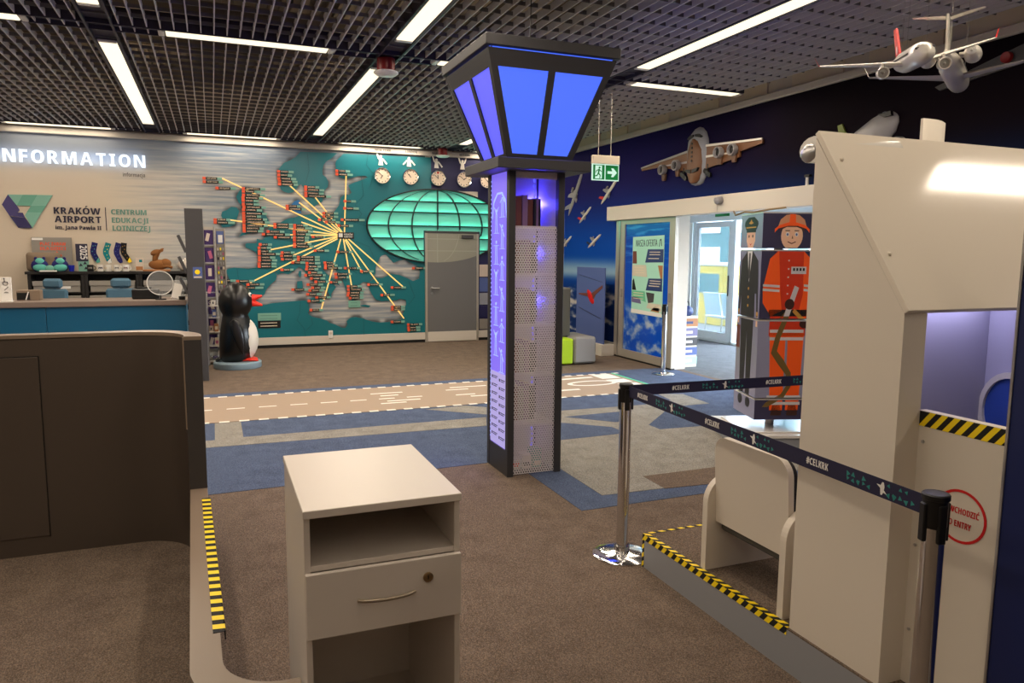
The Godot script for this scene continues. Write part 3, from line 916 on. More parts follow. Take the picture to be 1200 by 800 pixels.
func wall_back_prints() -> void:
	var wb: Node3D = get_node("wall_back")
	var x0 := -7.0
	var x1 := 3.845
	var y0 := 0.2
	var y1 := 3.585
	# the printed sea: streaks that grow towards the map, and a dark vignette that the print draws round its coasts
	var mw := 220
	var mh := 70
	var mask := Image.create(mw, mh, false, Image.FORMAT_RGB8)
	var polys := []
	for l in lands():
		polys.append(poly_of(l[1]))
	for py in mh:
		for px in mw:
			var p := Vector2(lerpf(x0, x1, (px + 0.5) / mw), lerpf(y1, y0, (py + 0.5) / mh))
			var v := 0.0
			if p.x > -0.2:
				for q in polys:
					if Geometry2D.is_point_in_polygon(p, q):
						v = 1.0
						break
			mask.set_pixel(px, py, Color(v, v, v))
	mask.resize(120, 38, Image.INTERPOLATE_BILINEAR)
	mask.resize(880, 280, Image.INTERPOLATE_CUBIC)
	var n1 := FastNoiseLite.new()
	n1.seed = 5
	n1.frequency = 0.02
	var n2 := FastNoiseLite.new()
	n2.seed = 9
	n2.frequency = 0.05
	var im := Image.create(880, 280, false, Image.FORMAT_RGB8)
	for y in 280:
		for x in 880:
			var wx := lerpf(x0, x1, (x + 0.5) / 880.0)
			var k := smoothstep(-1.9, 0.4, wx)
			var a := n1.get_noise_2d(x * 0.30, y * 8.0)
			var b := n2.get_noise_2d(x * 0.22, y * 7.0)
			var s := clampf(a * 0.9 + b * 0.6, -1, 1)
			var c := Color(0.80, 0.745, 0.665).lerp(Color(0.61, 0.63, 0.65), k * 0.9)
			c = c.lerp(Color(0.44, 0.50, 0.58), smoothstep(2.95, 3.4, lerpf(y1, y0, y / 280.0)) * 0.75)
			if s > 0:
				c = c.lerp(Color(0.90, 0.87, 0.80), s * 0.9 * k)
			else:
				c = c.lerp(Color(0.34, 0.43, 0.52), -s * 0.85 * k)
			var v := mask.get_pixel(x, y).r
			c = c.lerp(Color(0.17, 0.20, 0.22), clampf(v * 1.5, 0, 1) * 0.72 * k)
			im.set_pixel(x, y, c)
	var t := thing("route_map", "wall map of European air routes with teal lands and glowing route lines", "map")
	print_panel("sea_print", Vector2(x0, y0), Vector2(x1, y1), BW(), 0.004, textured("sea_print", im, 0.55), wb)
	print_panel("navy_print", Vector2(3.96, 2.95), Vector2(6.45, 3.585), BW(), 0.004, "navy_print", wb)
	print_panel("navy_print", Vector2(4.92, 0.2), Vector2(6.45, 2.95), BW(), 0.0045, "navy_print", wb)
	var depth := 0.016
	for l in lands():
		var st := S()
		slab(st, poly_of(l[1]), BW(), 0.0045, depth)
		part("land", st, "land_blue" if l[0] == "denmark" else "land", t)
		depth += 0.0004
	# national borders, thin raised lines
	var lines := [[2.62, 3.13, 2.66, 2.8, 2.5, 2.62, 2.62, 2.45, 2.48, 2.3], [2.75, 3.55, 2.72, 3.35, 2.85, 3.2, 2.78, 2.95], [2.48, 2.3, 2.75, 2.22, 2.9, 2.3], [2.5, 1.95, 2.75, 1.85, 2.85, 1.6], [2.05, 2.42, 2.02, 2.2, 2.12, 2.02], [1.40, 2.36, 1.32, 2.12, 1.42, 1.85], [1.42, 1.85, 1.65, 1.82, 1.78, 1.95], [2.1, 1.9, 2.35, 1.7, 2.3, 1.5, 2.5, 1.35], [0.80, 1.47, 0.98, 1.40], [0.40, 1.44, 0.44, 1.0], [1.47, 0.84, 1.45, 0.62, 1.4, 0.5, 1.52, 0.35, 1.55, 0.14], [1.55, 0.3, 1.68, 0.42, 1.66, 0.52], [2.62, 0.5, 2.62, 0.12], [3.5, 1.2, 3.62, 0.9, 3.5, 0.75], [1.66, 3.5, 1.68, 3.2, 1.62, 3.0]]
	for ln in lines:
		var p := poly_of(ln)
		var st := S()
		for i in p.size() - 1:
			var d := p[i + 1] - p[i]
			box(st, Vector3((p[i].x + p[i + 1].x) / 2, (p[i].y + p[i + 1].y) / 2, BACK + 0.022), Vector3(d.length() + 0.008, 0.009, 0.004), Basis(Vector3(0, 0, 1), d.angle()))
		part("border_line", st, "map_line", t)
	# glowing routes
	for r in rays():
		var a := Vector3(r[0], r[1], BACK + 0.031)
		var b := Vector3(r[2], r[3], BACK + 0.031)
		var d := b - a
		var st := S()
		cham(st, (a + b) / 2, Vector3(d.length(), 0.021, 0.012), 0.004, Basis(Vector3(0, 0, 1), atan2(d.y, d.x)))
		part("route_light", st, "led_warm", t)
	# city tags
	var dark := Color(0.075, 0.06, 0.055)
	for row in CITIES.split(";"):
		var a := row.split(",")
		var x := float(a[0])
		var y := float(a[1])
		var w := float(a[2])
		var full := float(a[3])
		var st := S()
		st.set_color(Color(0.90, 0.36, 0.22).srgb_to_linear())
		cham2(st, Vector3(x - 0.026, y - 0.024, BACK + 0.04), Vector3(x + 0.026, y + 0.024, BACK + 0.052), 0.003)
		st.set_color(dark.srgb_to_linear())
		cham2(st, Vector3(x + 0.026, y - 0.022, BACK + 0.04), Vector3(x + w, y + 0.022, BACK + 0.05), 0.002)
		st.set_color(Color(0.48, 0.69, 0.63).srgb_to_linear())
		cham2(st, Vector3(x + w, y - 0.02, BACK + 0.038), Vector3(x + full, y + 0.02, BACK + 0.046), 0.002)
		var o := part("city_tag", st, "tinted", t)
		lettering(a[4], 0.021, "cream", o, Vector3(x + 0.026 + (w - 0.026) / 2, y, BACK + 0.0505), Basis(), (w - 0.026) * 0.8, 0.001)
	var st := S()
	cham2(st, Vector3(2.16, 1.99, BACK + 0.045), Vector3(2.46, 2.11, BACK + 0.062), 0.004)
	var hub := part("hub_plate", st, "black", t, "black plate at the centre of the routes")
	st = S()
	box2(st, Vector3(2.18, 2.02, BACK + 0.062), Vector3(2.25, 2.09, BACK + 0.064))
	part("hub_symbol", st, "white_plastic", hub)
	lettering("KRAKÓW", 0.03, "white_plastic", hub, Vector3(2.355, 2.072, BACK + 0.063), Basis(), 0.16)
	lettering("AIRPORT", 0.03, "white_plastic", hub, Vector3(2.355, 2.028, BACK + 0.063), Basis(), 0.16)
	for r in [[0.72, 0.505, 1.12, 0.64, "logo_light"], [0.72, 0.37, 1.11, 0.50, "black"], [2.34, 0.71, 2.56, 0.84, "logo_light"]]:
		st = S()
		cham2(st, Vector3(r[0], r[1], BACK + 0.026), Vector3(r[2], r[3], BACK + 0.034), 0.003)
		var pl := part("legend_plate", st, r[4], t)
		for k in 2:
			st = S()
			box2(st, Vector3(r[0] + 0.04, r[1] + 0.03 + k * 0.055, BACK + 0.034), Vector3(r[2] - 0.06, r[1] + 0.045 + k * 0.055, BACK + 0.0345))
			part("legend_line", st, "cream" if r[4] == "black" else "text_green", pl)
	# socket on the skirting
	var sk := thing("wall_socket", "small white wall socket above the skirting under the route map", "socket", Vector3(2.0, 0.20, BACK + 0.025))
	st = S()
	cham2(st, Vector3(-0.04, -0.05, 0), Vector3(0.04, 0.09, 0.02), 0.005)
	part("plate", st, "white_plastic", sk)
	st = S()
	cyl(st, Vector3(0, 0.04, 0.018), Vector3(0, 0.04, 0.026), 0.024, 16)
	part("outlet", st, "trim_white", sk)

	letters_and_logo()
	globe_and_door()
	clocks()


func letters_and_logo() -> void:
	var t := thing("information_sign", "glowing white INFORMATION lettering high on the beige wall", "sign")
	spaced("INFORMATION", -3.13, -0.98, 3.215, 0.20, "sign_white", t, BW(0.006), 0.05, 0.97)
	var al := AreaLight3D.new()
	al.name = "sign_light"
	al.area_size = Vector2(2.1, 0.2)
	al.light_color = Color(0.72, 0.84, 1.0)
	al.light_energy = 0.3
	al.shadow_enabled = true
	al.position = Vector3(-2.05, 3.22, BACK + 0.085)
	al.rotation_degrees = Vector3(0, 0, 0)
	t.add_child(al, true)
	var s := thing("small_sign", "small dark letters reading informacja under the glowing sign", "sign")
	lettering("informacja", 0.06, "grey_text", s, Vector3(-1.16, 2.995, BACK + 0.008), Basis(), 0.33, 0.006, false)

	var g := thing("airport_logo", "airport emblem of a folded navy and green arrow shape on the beige wall", "emblem")
	for a in [
			["logo_navy", [-2.85, 2.09, -2.66, 2.09, -2.755, 2.255, -2.93, 2.265, -2.96, 2.28]], ["logo_dark", [-3.05, 2.45, -2.96, 2.61, -2.85, 2.44, -2.82, 2.37, -2.85, 2.33, -2.78, 2.33, -2.755, 2.255, -2.96, 2.28]],
			["logo_light", [-2.96, 2.61, -2.76, 2.613, -2.85, 2.44]], ["logo_green", [-2.76, 2.613, -2.56, 2.617, -2.66, 2.44, -2.85, 2.44]], ["logo_light", [-2.56, 2.617, -2.35, 2.62, -2.45, 2.45, -2.66, 2.44]],
			["logo_green", [-2.45, 2.45, -2.66, 2.44, -2.72, 2.34, -2.52, 2.34]], ["logo_light", [-2.52, 2.34, -2.72, 2.34, -2.75, 2.29, -2.66, 2.09]]]:
		var st := S()
		slab(st, poly_of(a[1]), BW(), 0.004, 0.03)
		part("emblem_facet", st, a[0], g)
	var n := thing("airport_name", "dark raised airport name beside the folded arrow emblem", "lettering")
	spaced("KRAKÓW", -2.35, -1.685, 2.377, 0.105, "text_navy", n, BW(0.005), 0.016, 1.05)
	spaced("AIRPORT", -2.345, -1.685, 2.24, 0.105, "text_navy", n, BW(0.005), 0.016, 1.05)
	lettering("im. Jana Pawła II", 0.062, "text_navy", n, Vector3(-2.015, 2.108, BACK + 0.011), Basis(), 0.655, 0.012)
	var st := S()
	cham2(st, Vector3(-1.615, 2.07, BACK + 0.004), Vector3(-1.605, 2.45, BACK + 0.016), 0.002)
	part("divider", st, "text_navy", n)
	var c := thing("centre_name", "pale green raised words of the aviation education centre", "lettering")
	spaced("CENTRUM", -1.53, -1.0, 2.378, 0.085, "text_green", c, BW(0.005), 0.014)
	spaced("EDUKACJI", -1.525, -0.975, 2.243, 0.085, "text_green", c, BW(0.005), 0.014)
	spaced("LOTNICZEJ", -1.52, -0.955, 2.11, 0.085, "text_green", c, BW(0.005), 0.014)


func globe_and_door() -> void:
	# the oval light box: a grid of black bars over teal panes, lit by strips under each band
	var t := thing("globe_lightbox", "large oval glowing teal globe with black grid lines around the grey door", "light sign")
	var c := Vector2(4.075, 2.255)
	var rx := 1.36
	var ry := 0.695
	var door := PackedVector2Array([Vector2(3.80, -0.1), Vector2(4.95, -0.1), Vector2(4.95, 2.17), Vector2(3.80, 2.17)])
	var st := S()
	var rim := Geometry2D.clip_polygons(ellipse(rx, ry, 64, c), door)
	for p in rim:
		slab(st, p, BW(), 0.0245, 0.028)
	part("back_panel", st, "black", t)
	st = S()
	for i in 64:
		var a0 := TAU * i / 64
		var a1 := TAU * (i + 1) / 64
		var m := c + Vector2(cos((a0 + a1) / 2) * rx, sin((a0 + a1) / 2) * ry)
		if m.x > 3.80 and m.x < 4.95 and m.y < 2.17:
			continue
		var p := []
		for a in [a0, a1]:
			p.append(c + Vector2(cos(a) * rx, sin(a) * ry))
			p.append(c + Vector2(cos(a) * (rx + 0.022), sin(a) * (ry + 0.022)))
		slab(st, PackedVector2Array([p[0], p[1], p[3], p[2]]), BW(), 0.0245, 0.085)
	part("rim", st, "black", t)
	var meridians := [-1.0, -0.71, -0.375, 0.0, 0.33, 0.67, 1.0]
	var lats := [-0.695, -0.47, -0.24, 0.0, 0.255, 0.46, 0.695]
	for j in 6:
		for i in 6:
			var cell := PackedVector2Array()
			for q in 9:
				var y: float = lerpf(lats[j] + 0.006, lats[j + 1] - 0.006, q / 8.0)
				cell.append(c + Vector2(meridians[i] * rx * sqrt(maxf(0, 1 - y * y / ry / ry)) + 0.006, y))
			for q in 9:
				var y: float = lerpf(lats[j + 1] - 0.006, lats[j] + 0.006, q / 8.0)
				cell.append(c + Vector2(meridians[i + 1] * rx * sqrt(maxf(0, 1 - y * y / ry / ry)) - 0.006, y))
			for p in Geometry2D.clip_polygons(cell, door):
				if absf(area_of(p)) > 0.002:
					st = S()
					slab(st, p, BW(), 0.028, 0.034)
					part("pane", st, "globe_pane", t)
	for j in range(1, 6):
		var w := rx * sqrt(1 - lats[j] * lats[j] / ry / ry)
		var spans := [[c.x - w, c.x + w]]
		if c.y + lats[j] < 2.18:
			spans = [[c.x - w, 3.80], [4.95, c.x + w]]
		for s in spans:
			if s[1] - s[0] < 0.03:
				continue
			st = S()
			box2(st, Vector3(s[0], c.y + lats[j] - 0.007, BACK + 0.03), Vector3(s[1], c.y + lats[j] + 0.007, BACK + 0.085))
			box2(st, Vector3(s[0], c.y + lats[j] + 0.007, BACK + 0.079), Vector3(s[1], c.y + lats[j] + 0.015, BACK + 0.085))
			part("parallel_bar", st, "black", t)
			st = S()
			box2(st, Vector3(s[0] + 0.02, c.y + lats[j] + 0.007, BACK + 0.064), Vector3(s[1] - 0.02, c.y + lats[j] + 0.011, BACK + 0.077))
			part("light_strip", st, "led_teal", t)
	for i in range(1, 6):
		st = S()
		for q in 24:
			var ya := lerpf(-ry, ry, q / 24.0)
			var yb := lerpf(-ry, ry, (q + 1) / 24.0)
			if c.y + ya < 2.17 and meridians[i] > -0.25 and meridians[i] < 0.66:
				continue
			var xa: float = c.x + meridians[i] * rx * sqrt(maxf(0, 1 - ya * ya / ry / ry))
			var xb: float = c.x + meridians[i] * rx * sqrt(maxf(0, 1 - yb * yb / ry / ry))
			if xa > 3.80 and xa < 4.95 and c.y + ya < 2.17:
				continue
			slab(st, PackedVector2Array([Vector2(xa - 0.008, c.y + ya), Vector2(xa + 0.008, c.y + ya), Vector2(xb + 0.008, c.y + yb), Vector2(xb - 0.008, c.y + yb)]), BW(), 0.034, 0.088)
		part("meridian_bar", st, "black", t)
	var al := AreaLight3D.new()
	al.name = "globe_light"
	al.area_size = Vector2(2.2, 0.7)
	al.light_color = Color(0.45, 1.0, 0.85)
	al.light_energy = 0.5
	al.shadow_enabled = true
	al.position = Vector3(c.x, c.y + 0.25, BACK + 0.1)
	al.rotation_degrees = Vector3(0, 180, 0)
	t.add_child(al, true)

	# the flush grey door, its upper part printed with the unlit end of the globe
	var d := struct("door_1", "flush grey door in the map wall carrying the lower edge of the globe print", "door")
	var x0 := 3.87
	var x1 := 4.88
	st = S()
	cham2(st, Vector3(x0, 0.01, BACK + 0.0), Vector3(x1, 2.125, BACK + 0.045), 0.004)
	part("leaf", st, "glass_door_grey", d)
	st = S()
	box2(st, Vector3(x0 - 0.045, 0, BACK), Vector3(x0, 2.165, BACK + 0.05))
	box2(st, Vector3(x1, 0, BACK), Vector3(x1 + 0.045, 2.165, BACK + 0.05))
	part("frame", st, "alu", d)
	st = S()
	box2(st, Vector3(x0 - 0.045, 2.125, BACK), Vector3(x1 + 0.045, 2.165, BACK + 0.052))
	part("frame_head", st, "anthracite", d)
	st = S()
	cham2(st, Vector3(x0 + 0.002, 0.012, BACK + 0.045), Vector3(x1 - 0.002, 0.205, BACK + 0.05), 0.002)
	part("kick_plate", st, "trim_white", d)
	var low := Geometry2D.intersect_polygons(ellipse(rx, ry, 64, c), PackedVector2Array([Vector2(x0, 0.5), Vector2(x1, 0.5), Vector2(x1, 2.12), Vector2(x0, 2.12)]))
	st = S()
	for p in low:
		slab(st, p, BW(), 0.045, 0.047)
	var pr := part("globe_print", st, "glass_door_pale", d)
	st = S()
	for y in [1.785, 2.015]:
		box2(st, Vector3(x0 + 0.004, y - 0.006, BACK + 0.047), Vector3(x1 - 0.004, y + 0.006, BACK + 0.048))
	for i in [3, 4]:
		for q in 24:
			var ya := lerpf(-ry, 0, q / 24.0)
			var yb := lerpf(-ry, 0, (q + 1) / 24.0)
			if c.y + yb > 2.12:
				continue
			var xa: float = c.x + meridians[i] * rx * sqrt(maxf(0, 1 - ya * ya / ry / ry))
			var xb: float = c.x + meridians[i] * rx * sqrt(maxf(0, 1 - yb * yb / ry / ry))
			slab(st, PackedVector2Array([Vector2(xa - 0.006, c.y + ya), Vector2(xa + 0.006, c.y + ya), Vector2(xb + 0.006, c.y + yb), Vector2(xb - 0.006, c.y + yb)]), BW(), 0.047, 0.0485)
	part("grid_line", st, "glass_door_line", pr)
	st = S()
	cham2(st, Vector3(x1 - 0.32, 2.03, BACK + 0.045), Vector3(x1 - 0.08, 2.10, BACK + 0.10), 0.006)
	part("door_closer", st, "anthracite", d)
	st = S()
	cyl(st, Vector3(x0 + 0.09, 1.06, BACK + 0.045), Vector3(x0 + 0.09, 1.06, BACK + 0.10), 0.013, 12)
	cyl(st, Vector3(x0 + 0.09, 1.06, BACK + 0.093), Vector3(x0 + 0.23, 1.06, BACK + 0.093), 0.013, 12)
	cyl(st, Vector3(x0 + 0.09, 1.06, BACK + 0.045), Vector3(x0 + 0.09, 1.06, BACK + 0.052), 0.03, 16)
	cyl(st, Vector3(x0 + 0.09, 0.96, BACK + 0.045), Vector3(x0 + 0.09, 0.96, BACK + 0.052), 0.026, 16)
	part("handle", st, "steel", d)


func clocks() -> void:
	var data := [[3.005, 7, 52, "showing New York time, its hands spread to the left", 0], [3.545, 10.87, 53, "showing London time under two lowered white arms", 1], [4.085, 11.9, 52, "with a red mark at twelve, above the top of the globe", 2], [4.61, 1.85, 51, "half covered by the tower's collar", 3], [5.09, 4.8, 52, "furthest right, mostly behind the tower", 4]]
	for a in data:
		var x: float = a[0]
		var t := thing("wall_clock", "round wall clock, " + a[3], "clock", Vector3(x, 3.17, BACK + 0.0245), 0, "row of world clocks")
		var turn := Transform3D(Basis(Vector3(1, 0, 0), PI / 2), Vector3.ZERO)
		var st := S()
		lathe(st, [Vector2(0, 0), Vector2(0.155, 0), Vector2(0.158, 0.04), Vector2(0.150, 0.055), Vector2(0.138, 0.05), Vector2(0.138, 0.038)], 32, turn)
		part("rim", st, "chrome", t)
		st = S()
		lathe(st, [Vector2(0.138, 0.036), Vector2(0, 0.036)], 32, turn)
		part("face", st, "clock_face", t)
		st = S()
		for k in 12:
			var an := TAU * k / 12
			cyl(st, Vector3(sin(an) * 0.112, cos(an) * 0.112, 0.036), Vector3(sin(an) * 0.112, cos(an) * 0.112, 0.038), 0.011, 8)
		part("hour_dot", st, "grey_text", t).set_meta("kind", "stuff")
		for h in [[float(a[1]) / 12.0, 0.075, 0.014, "hour_hand"], [float(a[2]) / 60.0, 0.115, 0.009, "minute_hand"]]:
			st = S()
			var an: float = -h[0] * TAU
			box(st, Basis(Vector3(0, 0, 1), an) * Vector3(0, h[1] / 2 - 0.012, 0.041), Vector3(h[2], h[1], 0.003), Basis(Vector3(0, 0, 1), an))
			part(h[3], st, "black", t)
		if a[4] == 2:
			st = S()
			cyl(st, Vector3(0, 0.105, 0.036), Vector3(0, 0.105, 0.0385), 0.022, 12)
			part("red_mark", st, "red", t)
		# the little marshaller above it
		var m := thing("marshaller_figure", ["white cut-out marshaller with one arm up and one down, above the New York clock", "white cut-out marshaller with both arms lowered, above the London clock", "white cut-out marshaller with one arm bent up, above the red marked clock", "white cut-out marshaller raising both arms, above the half covered clock", "white cut-out marshaller above the clock behind the tower"][a[4]], "cut-out figure", Vector3(x - 0.02, 3.435, BACK + 0.0245), 0, "marshaller cut-outs above the clocks")
		st = S()
		slab(st, poly_of([-0.045, -0.07, 0.045, -0.07, 0.03, 0.02, 0.042, 0.06, -0.042, 0.06, -0.03, 0.02]), Transform3D(), 0, 0.012)
		part("body", st, "paint_white", m)
		st = S()
		cyl(st, Vector3(0, 0.085, 0), Vector3(0, 0.085, 0.012), 0.026, 12)
		part("head", st, "paint_white", m)
		var arms: Array = [[[-0.08, 0.19], [0.115, -0.045]], [[-0.115, -0.04], [0.115, -0.04]], [[-0.075, 0.15], [0.115, -0.05]], [[-0.085, 0.17], [0.085, 0.17]], [[-0.1, 0.1], [0.1, 0.1]]][a[4]]
		for e in arms:
			var p0 := Vector2(0.04 * signf(e[0]), 0.045)
			var p1 := Vector2(e[0], e[1])
			st = S()
			box(st, Vector3((p0.x + p1.x) / 2, (p0.y + p1.y) / 2, 0.006), Vector3((p1 - p0).length(), 0.026, 0.011), Basis(Vector3(0, 0, 1), (p1 - p0).angle()))
			part("arm", st, "paint_white", m)


# ---------------------------------------------------------------- the sky wall
func cloud_noise(sd: int, f: float) -> FastNoiseLite:
	var n := FastNoiseLite.new()
	n.seed = sd
	n.frequency = f
	n.fractal_octaves = 5
	return n


func sky_mural(wr: Node3D) -> void:
	var im := Image.create(720, 200, false, Image.FORMAT_RGB8)
	var n := cloud_noise(21, 0.03)
	for y in 200:
		for x in 720:
			var z := lerpf(-14.0, 4.0, (x + 0.5) / 720.0)
			var h := lerpf(3.7, 0.0, (y + 0.5) / 200.0)
			var near := smoothstep(-11.5, -6.2, z)
			var c := Color(0.135, 0.115, 0.36).lerp(Color(0.075, 0.045, 0.075), near)
			c = c.lerp(Color(0.07, 0.28, 0.64), smoothstep(3.1, 1.8, h))
			c = c.lerp(Color(0.55, 0.68, 0.78), smoothstep(1.75, 1.42, h) * smoothstep(1.2, 1.42, h))
			c = c.lerp(Color(0.10, 0.20, 0.42), smoothstep(1.4, 0.9, h))
			var k := n.get_noise_2d(x, y * 2.2) * 0.5 + 0.5
			c = c.lerp(Color(0.78, 0.76, 0.74), smoothstep(0.48, 0.72, k) * smoothstep(1.35, 1.0, h))
			im.set_pixel(x, y, c)
	var m := textured("sky_mural", im, 0.7)
	m.metallic_specular = 0.15
	var t := wr
	var st := S()
	for a in [[-14.0, -9.42, 0.0, 3.7], [-9.42, -6.6, 2.33, 3.7], [-6.6, 4.0, 0.0, 3.7]]:
		var p := [Vector3(6.496, a[3], a[0]), Vector3(6.496, a[3], a[1]), Vector3(6.496, a[2], a[1]), Vector3(6.496, a[2], a[0])]
		for i in [0, 1, 2, 0, 2, 3]:
			vx(st, p[i], Vector2((p[i].z + 14.0) / 18.0, (3.7 - p[i].y) / 3.7))
	part("sky_print", st, m, t)


func small_jet(label: String, z: float, y: float, size: float, turn: float, tail: String, body := "plane_white") -> void:
	var t := thing("mural_aircraft", label, "aircraft", Vector3(6.494, y, z), 0, "small aircraft climbing on the sky mural")
	t.basis = Basis(Vector3(0, 0, 1), Vector3(0, 1, 0), Vector3(-1, 0, 0)) * Basis(Vector3(0, 0, 1), turn)
	var st := S()
	var rings := []
	for a in [[-0.5, 0.008], [-0.40, 0.035], [-0.22, 0.055], [0.3, 0.055], [0.43, 0.042], [0.5, 0.006]]:
		rings.append(half(Vector3(a[0] * size, 0, 0.0), Vector3(0, a[1] * size, 0), Vector3(0, 0, minf(a[1] * size, 0.02)), 10))
	loft(st, rings)
	part("fuselage", st, body, t)
	for w in [[0.10, 0.03, -0.16, 0.24, -0.22, 0.24, -0.10, 0.03], [0.10, -0.03, -0.04, -0.14, -0.11, -0.14, -0.08, -0.03]]:
		st = S()
		slab(st, poly_of(w.map(func(v): return v * size)), Transform3D(), 0.004, 0.012)
		part("wing", st, "plane_silver", t)
	st = S()
	slab(st, poly_of([-0.36, 0.03, -0.50, 0.20, -0.42, 0.20, -0.24, 0.04].map(func(v): return v * size)), Transform3D(), 0.010, 0.018)
	part("tail_fin", st, tail, t)
	for q in [[0.03, 0.12], [0.02, -0.09]]:
		st = S()
		cyl(st, Vector3(q[0] * size - 0.05 * size, q[1] * size, 0.026), Vector3(q[0] * size + 0.05 * size, q[1] * size, 0.026), 0.022 * size, 8)
		part("engine", st, "plane_silver", t)


func wall_right_prints() -> void:
	small_jet("small white aircraft with red tail tip climbing on the mural, nearest the door header", -12.43, 2.47, 0.54, 0.55, "red")
	small_jet("tiny white aircraft on the mural just below the red tailed ones", -12.05, 1.98, 0.54, 0.45, "navy")
	small_jet("white aircraft with a red tail on the mural behind the exit sign", -11.55, 2.83, 0.66, 0.62, "red")
	small_jet("grey aircraft on the mural partly hidden by the tower's upper shaft", -12.85, 2.88, 0.95, 0.95, "plane_grey", "plane_silver")
	small_jet("small cream aircraft on the mural peeping out beside the tower", -13.2, 1.97, 0.5, 0.5, "navy")

	# the big transport seen from its nose, in relief
	var t := thing("relief_transport", "big grey and orange four engined aircraft high on the mural above the doorway", "aircraft")
	var xf := RW(0.005)
	var st := S()
	var rings := []
	for a in [[2.735, 0.05], [2.76, 0.13], [2.85, 0.205], [3.0, 0.235], [3.2, 0.245], [3.36, 0.225], [3.46, 0.175], [3.53, 0.09], [3.55, 0.02]]:
		rings.append(half(xf * Vector3(-8.985, a[0], 0.0), Vector3(0, 0, a[1]), Vector3(-0.10 * a[1] / 0.245, 0, 0), 24))
	loft(st, rings)
	part("fuselage", st, "plane_grey", t)
	st = S()
	rings = []
	for a in [[2.765, 0.05], [2.80, 0.11], [2.90, 0.165], [3.05, 0.18], [3.22, 0.17], [3.34, 0.10], [3.38, 0.02]]:
		rings.append(half(xf * Vector3(-8.985, a[0], 0.055), Vector3(0, 0, a[1]), Vector3(-0.062, 0, 0), 20))
	loft(st, rings)
	part("belly", st, "plane_belly", t, "orange lit belly")
	st = S()
	for s in [-1, 1]:
		slab(st, poly_of([-8.985 + s * 0.02, 3.445, -8.985 + s * 0.10, 3.44, -8.985 + s * 0.16, 3.40, -8.985 + s * 0.14, 3.385, -8.985 + s * 0.02, 3.415]), xf, 0.05, 0.095)
	part("windscreen", st, "black", t)
	st = S()
	for s in [-1, 1]:
		slab(st, poly_of([-8.985 + s * 0.015, 2.90, -8.985 + s * 0.13, 2.925, -8.985 + s * 0.15, 2.97, -8.985 + s * 0.015, 2.955]), xf, 0.08, 0.125)
	for k in 5:
		slab(st, poly_of([-9.0, 3.06 + k * 0.06, -8.97, 3.06 + k * 0.06, -8.97, 3.09 + k * 0.06, -9.0, 3.09 + k * 0.06]), xf, 0.08, 0.125)
	part("wheel_bay", st, "black", t)
	for w in [[-9.2, 3.24, -10.45, 3.12, -10.44, 3.08, -9.95, 3.09, -9.2, 2.95], [-8.77, 3.27, -7.62, 3.20, -7.62, 3.15, -8.05, 3.10, -8.05, 3.03, -8.77, 2.95]]:
		st = S()
		slab(st, poly_of(w), xf, 0.01, 0.035)
		part("wing", st, "plane_belly", t)
		var strip := S()
		var left: bool = w[0] < -9.0
		slab(strip, poly_of([-9.2, 3.25, -10.45, 3.135, -10.45, 3.115, -9.2, 3.22] if left else [-8.77, 3.28, -7.62, 3.215, -7.62, 3.19, -8.77, 3.25]), xf, 0.03, 0.045)
		slab(strip, poly_of([-9.2, 3.10, -9.9, 3.10, -9.9, 3.085, -9.2, 3.07] if left else [-8.77, 3.13, -8.1, 3.11, -8.1, 3.09, -8.77, 3.10]), xf, 0.03, 0.04)
		part("slat_edge", strip, "plane_silver" if left else "plane_white", t)
	for e in [[-9.78, 3.03], [-9.42, 3.06], [-8.43, 3.13], [-8.14, 3.13]]:
		st = S()
		var p: Vector3 = xf * Vector3(e[0], e[1], 0.03)
		var turn := Transform3D(Basis(Vector3(0, 1, 0), Vector3(-1, 0, 0), Vector3(0, 0, 1)), p)
		lathe(st, [Vector2(0.06, 0), Vector2(0.078, 0.03), Vector2(0.074, 0.09), Vector2(0.062, 0.09), Vector2(0.058, 0.05), Vector2(0, 0.05)], 20, turn)
		var en := part("engine", st, "plane_silver", t)
		st = S()
		lathe(st, [Vector2(0.057, 0.052), Vector2(0.02, 0.056), Vector2(0, 0.075)], 16, turn)
		part("intake", st, "black", en)
		st = S()
		slab(st, poly_of([e[0] - 0.03, e[1] - 0.16, e[0] + 0.03, e[1] - 0.16, e[0] + 0.05, e[1] - 0.06, e[0] - 0.05, e[1] - 0.06]), xf, 0.03, 0.06)
		part("exhaust", st, "plane_belly_dark", en)
	for s in [[-8.72, 2.92], [-9.28, 2.92]]:
		st = S()
		for k in 3:
			cyl(st, xf * Vector3(s[0] + (k - 1) * 0.045, s[1] - 0.03 * k, 0.02), xf * Vector3(s[0] + (k - 1) * 0.045, s[1] - 0.03 * k, 0.05), 0.035, 10)
		box(st, xf * Vector3(s[0], s[1] + 0.03, 0.03), Vector3(0.02, 0.12, 0.02))
		part("wheel_group", st, "black", t)
	# two more aircraft on the dark end of the mural
	t = thing("relief_airliner", "grey airliner nose with a lime tail on the dark mural above the white cockpit", "aircraft")
	st = S()
	rings = []
	for a in [[-6.45, 2.80, 0.02], [-6.3, 2.86, 0.10], [-6.1, 2.95, 0.16], [-5.88, 3.05, 0.17], [-5.75, 3.12, 0.14], [-5.68, 3.16, 0.07], [-5.66, 3.17, 0.02]]:
		rings.append(half(xf * Vector3(a[0], a[1], 0), Vector3(0, 0.8 * a[2], -0.55 * a[2]), Vector3(-0.06 * a[2] / 0.17, 0, 0), 18))
	loft(st, rings)
	part("fuselage", st, "plane_silver", t)
	st = S()
	slab(st, poly_of([-5.86, 3.205, -5.70, 3.215, -5.69, 3.17, -5.78, 3.165]), xf, 0.03, 0.066)
	part("windscreen", st, "black", t)
	st = S()
